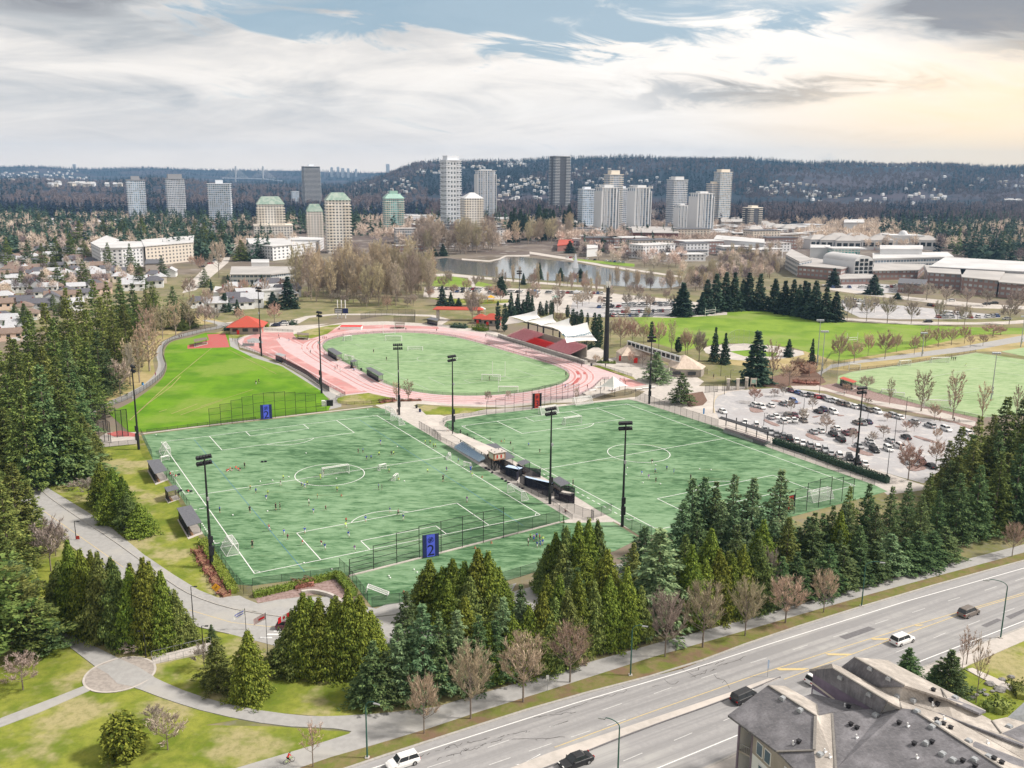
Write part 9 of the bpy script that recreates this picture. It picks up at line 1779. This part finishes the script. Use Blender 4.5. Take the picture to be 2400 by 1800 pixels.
# curved wall in the planting bed
L=[G(*p) for p in smooth_px(((707,1392),(730,1389),(752,1392),(780,1400),(802,1415)),2)]; mb=MB()
for p,q in zip(L,L[1:]): d=(q-p).normalized(); s=Vector((-d.y,d.x,0))*.3; mb.prism([(p+s).xy,(q+s).xy,(q-s).xy,(p-s).xy],0,.7)
o=mb.build('curved_wall', 'concrete'); reg(o, 'low curved concrete wall in the planting bed', '', 'wall')
# fountain jet
g=GK('c8',1517,795); rs=np.random.RandomState(3); n=500; t=rs.rand(n); hF=H(g,k('c8',0,712)[1]); r=(.3+2.6*(1-t) ** 1.2)*np.sqrt(rs.rand(n)); a=rs.rand(n)*6.28; Pp=np.c_[r*np.cos(a),r*np.sin(a),t*hF]; w=.35; V=np.stack([Pp+[-w,0,0],Pp+[0,0,-.9],Pp+[w,0,0],Pp+[0,.2,1.1]],1).reshape(-1,3); P('spray',(.85,.87,.9),rough=.5)
o=link('fountain_jet',npmesh('fountain_jet',V,np.arange(4*n).reshape(-1,4),['spray'])); o.location=g; reg(o, 'white fountain jet rising from the pond', '', 'fountain')
# playground and small things beyond the stadium
for x,y,m,l in ((930,215, 'roof_teal', 'green playground climbing frame beyond the canopy'),(745,160, 'blue_thing', 'blue-domed play shelter beyond the canopy'),(1110,165, 'roof_silver', 'small pale shed beyond the canopy'),(370,215, 'sign_yellow', 'yellow play frame beyond the red huts'),(290,320, 'wall_white', 'white hut beyond the red roofs')):
    g=GK('M10',x,y); e=empty('play_structure',g); mb=MB()
    for q in (-2,2):
        for p in (-1.5,1.5): mb.bar((q,p,0),(q,p,3.2),.15)
    mb.build('posts',m,e); mb=MB(); mb.add([(-2.4,-2,3.2),(2.4,-2,3.2),(2.4,2,3.2),(-2.4,2,3.2),(0,0,4.6)],[(0,1,4),(1,2,4),(2,3,4),(3,0,4),(3,2,1,0)]); mb.build('roof',m,e); mb=MB(); mb.box(-2,-1.5,1.2,2,1.5,1.35); mb.build('platform', 'wood',e); reg(e,l, '', 'playground')
# small balls and cones on the pitches
P('ball',(.85,.85,.85),rough=.5)
bm=bmesh.new(); bmesh.ops.create_icosphere(bm,subdivisions=1,radius=.2); me=bpy.data.meshes.new('ball'); bm.to_mesh(me); bm.free(); me.materials.append(M['ball'])
bm=bmesh.new(); bmesh.ops.create_cone(bm,cap_ends=True,segments=8,radius1=.25,radius2=.04,depth=.5); me2=bpy.data.meshes.new('cone'); bm.to_mesh(me2); bm.free(); me2.materials.append(M['orange'])
for c_,x,y in (('F2',218,300),('F2',1250,628),('F2',1125,655),('F2',1028,663),('F2',1085,895),('F2',815,925),('F2',1385,443),('F2',1368,1298),('F2',1585,1348),('F2',1620,640),('F2r',205,102),('F2r',435,392),('F2r',490,660),('F2r',370,1400),('F2r',380,1415),('F2r',565,1350),('F2r',590,1372),('F3',380,625),('F3',590,605),('F3',625,745),('F3',495,735),('F3',915,635),('F3',1000,640),('F3',370,675)):
    o=bpy.data.objects.new('ball',me); C.objects.link(o); o.location=GK(c_,x,y)+Vector((0,0,.22)); reg(o, 'white ball', 'on the turf pitches', 'ball', 'balls')
for c_,x,y in (('F2',1660,772),('F2r',1095,628),('F2r',1167,1140),('F2r',1040,1180),('F2r',485,1525),('F2r',1245,350)):
    o=bpy.data.objects.new('marker_cone',me2); C.objects.link(o); o.location=GK(c_,x,y)+Vector((0,0,.3)); o.scale=(1.2,1.2,1.2); reg(o, 'orange marker cone', 'on the turf pitches', 'cone', 'marker cones')
# bags by the touchlines
P('bag',(.02,.02,.03),rough=.8)
for c_,x,y in (('F2',410,735),('F2',395,745),('F2',465,735),('F2',490,740),('F2',395,610),('F2',1045,510),('F2',1070,508),('R2',650,590),('R2',690,610),('R2',740,650),('R2',880,740),('R2',930,770),('R2',970,800),('R2',1120,860),('R2',1160,875),('S5',1190,600)):
    bm=bmesh.new(); bmesh.ops.create_uvsphere(bm,u_segments=8,v_segments=6,radius=.5); me3=bpy.data.meshes.new('kit_bag'); bm.to_mesh(me3); bm.free(); me3.materials.append(M['bag']); o=bpy.data.objects.new('kit_bag',me3); C.objects.link(o); o.location=GK(c_,x,y)+Vector((0,0,.25)); o.scale=(1,.6,.5); o.rotation_euler=(0,0,rf.uniform(0,3)); reg(o, 'black kit bag', 'beside the touchlines', 'bag', 'kit bags')
# ============================================================ labels
ORD='first second third fourth fifth sixth seventh eighth ninth tenth eleventh twelfth thirteenth fourteenth fifteenth sixteenth seventeenth eighteenth nineteenth twentieth'.split()
bpy.context.view_layer.update()
def finish_labels():
    fam={}
    for o,d,w,tiny in REGS: fam.setdefault((d,w),[]).append((o,tiny))
    for (d,w),L in fam.items():
        base=(d+' '+w).strip()
        if len(L) == 1: L[0][0]['label']=base; continue
        L.sort(key=lambda t: PX(t[0].location)[0]); n=len(L)
        same=L[0][1] and n>12
        for i,(o,_) in enumerate(L):
            if same: o['label']=base
            elif n == 2: o['label']=base+(', left one' if i == 0 else ', right one')
            elif n == 3: o['label']=base+(', left one', ', middle one', ', right one')[i]
            else:
                j=i+1; tag=(ORD[j-1] if j <= 20 else '%d%s' % (j,{1: 'st',2: 'nd',3: 'rd'}.get(j % 10, 'th')))
                o['label']=base+', %s from left' % tag
finish_labels()
# ============================================================ haze: one closed box round the camera and the scene
mb=MB(); mb.box(-9600,-300,-12,9600,11600,420); hz=mb.build('haze',[bpy.data.materials.new('haze')]); hm=hz.data.materials[0]; hm.use_nodes=True; hm.node_tree.nodes.clear(); g_=N(hm.node_tree)
ho=g_.new('ShaderNodeOutputMaterial'); pv=g_.new('ShaderNodeVolumePrincipled'); pv.inputs['Color'].default_value=(.34,.62,1.0,1); pv.inputs['Density'].default_value=6.5e-5; pv.inputs['Anisotropy'].default_value=.2
hm.node_tree.links.new(pv.outputs[0],ho.inputs['Volume']); hz['kind']='stuff'; hz['label']='thin bluish haze over the far valley'; hz['category']='haze'
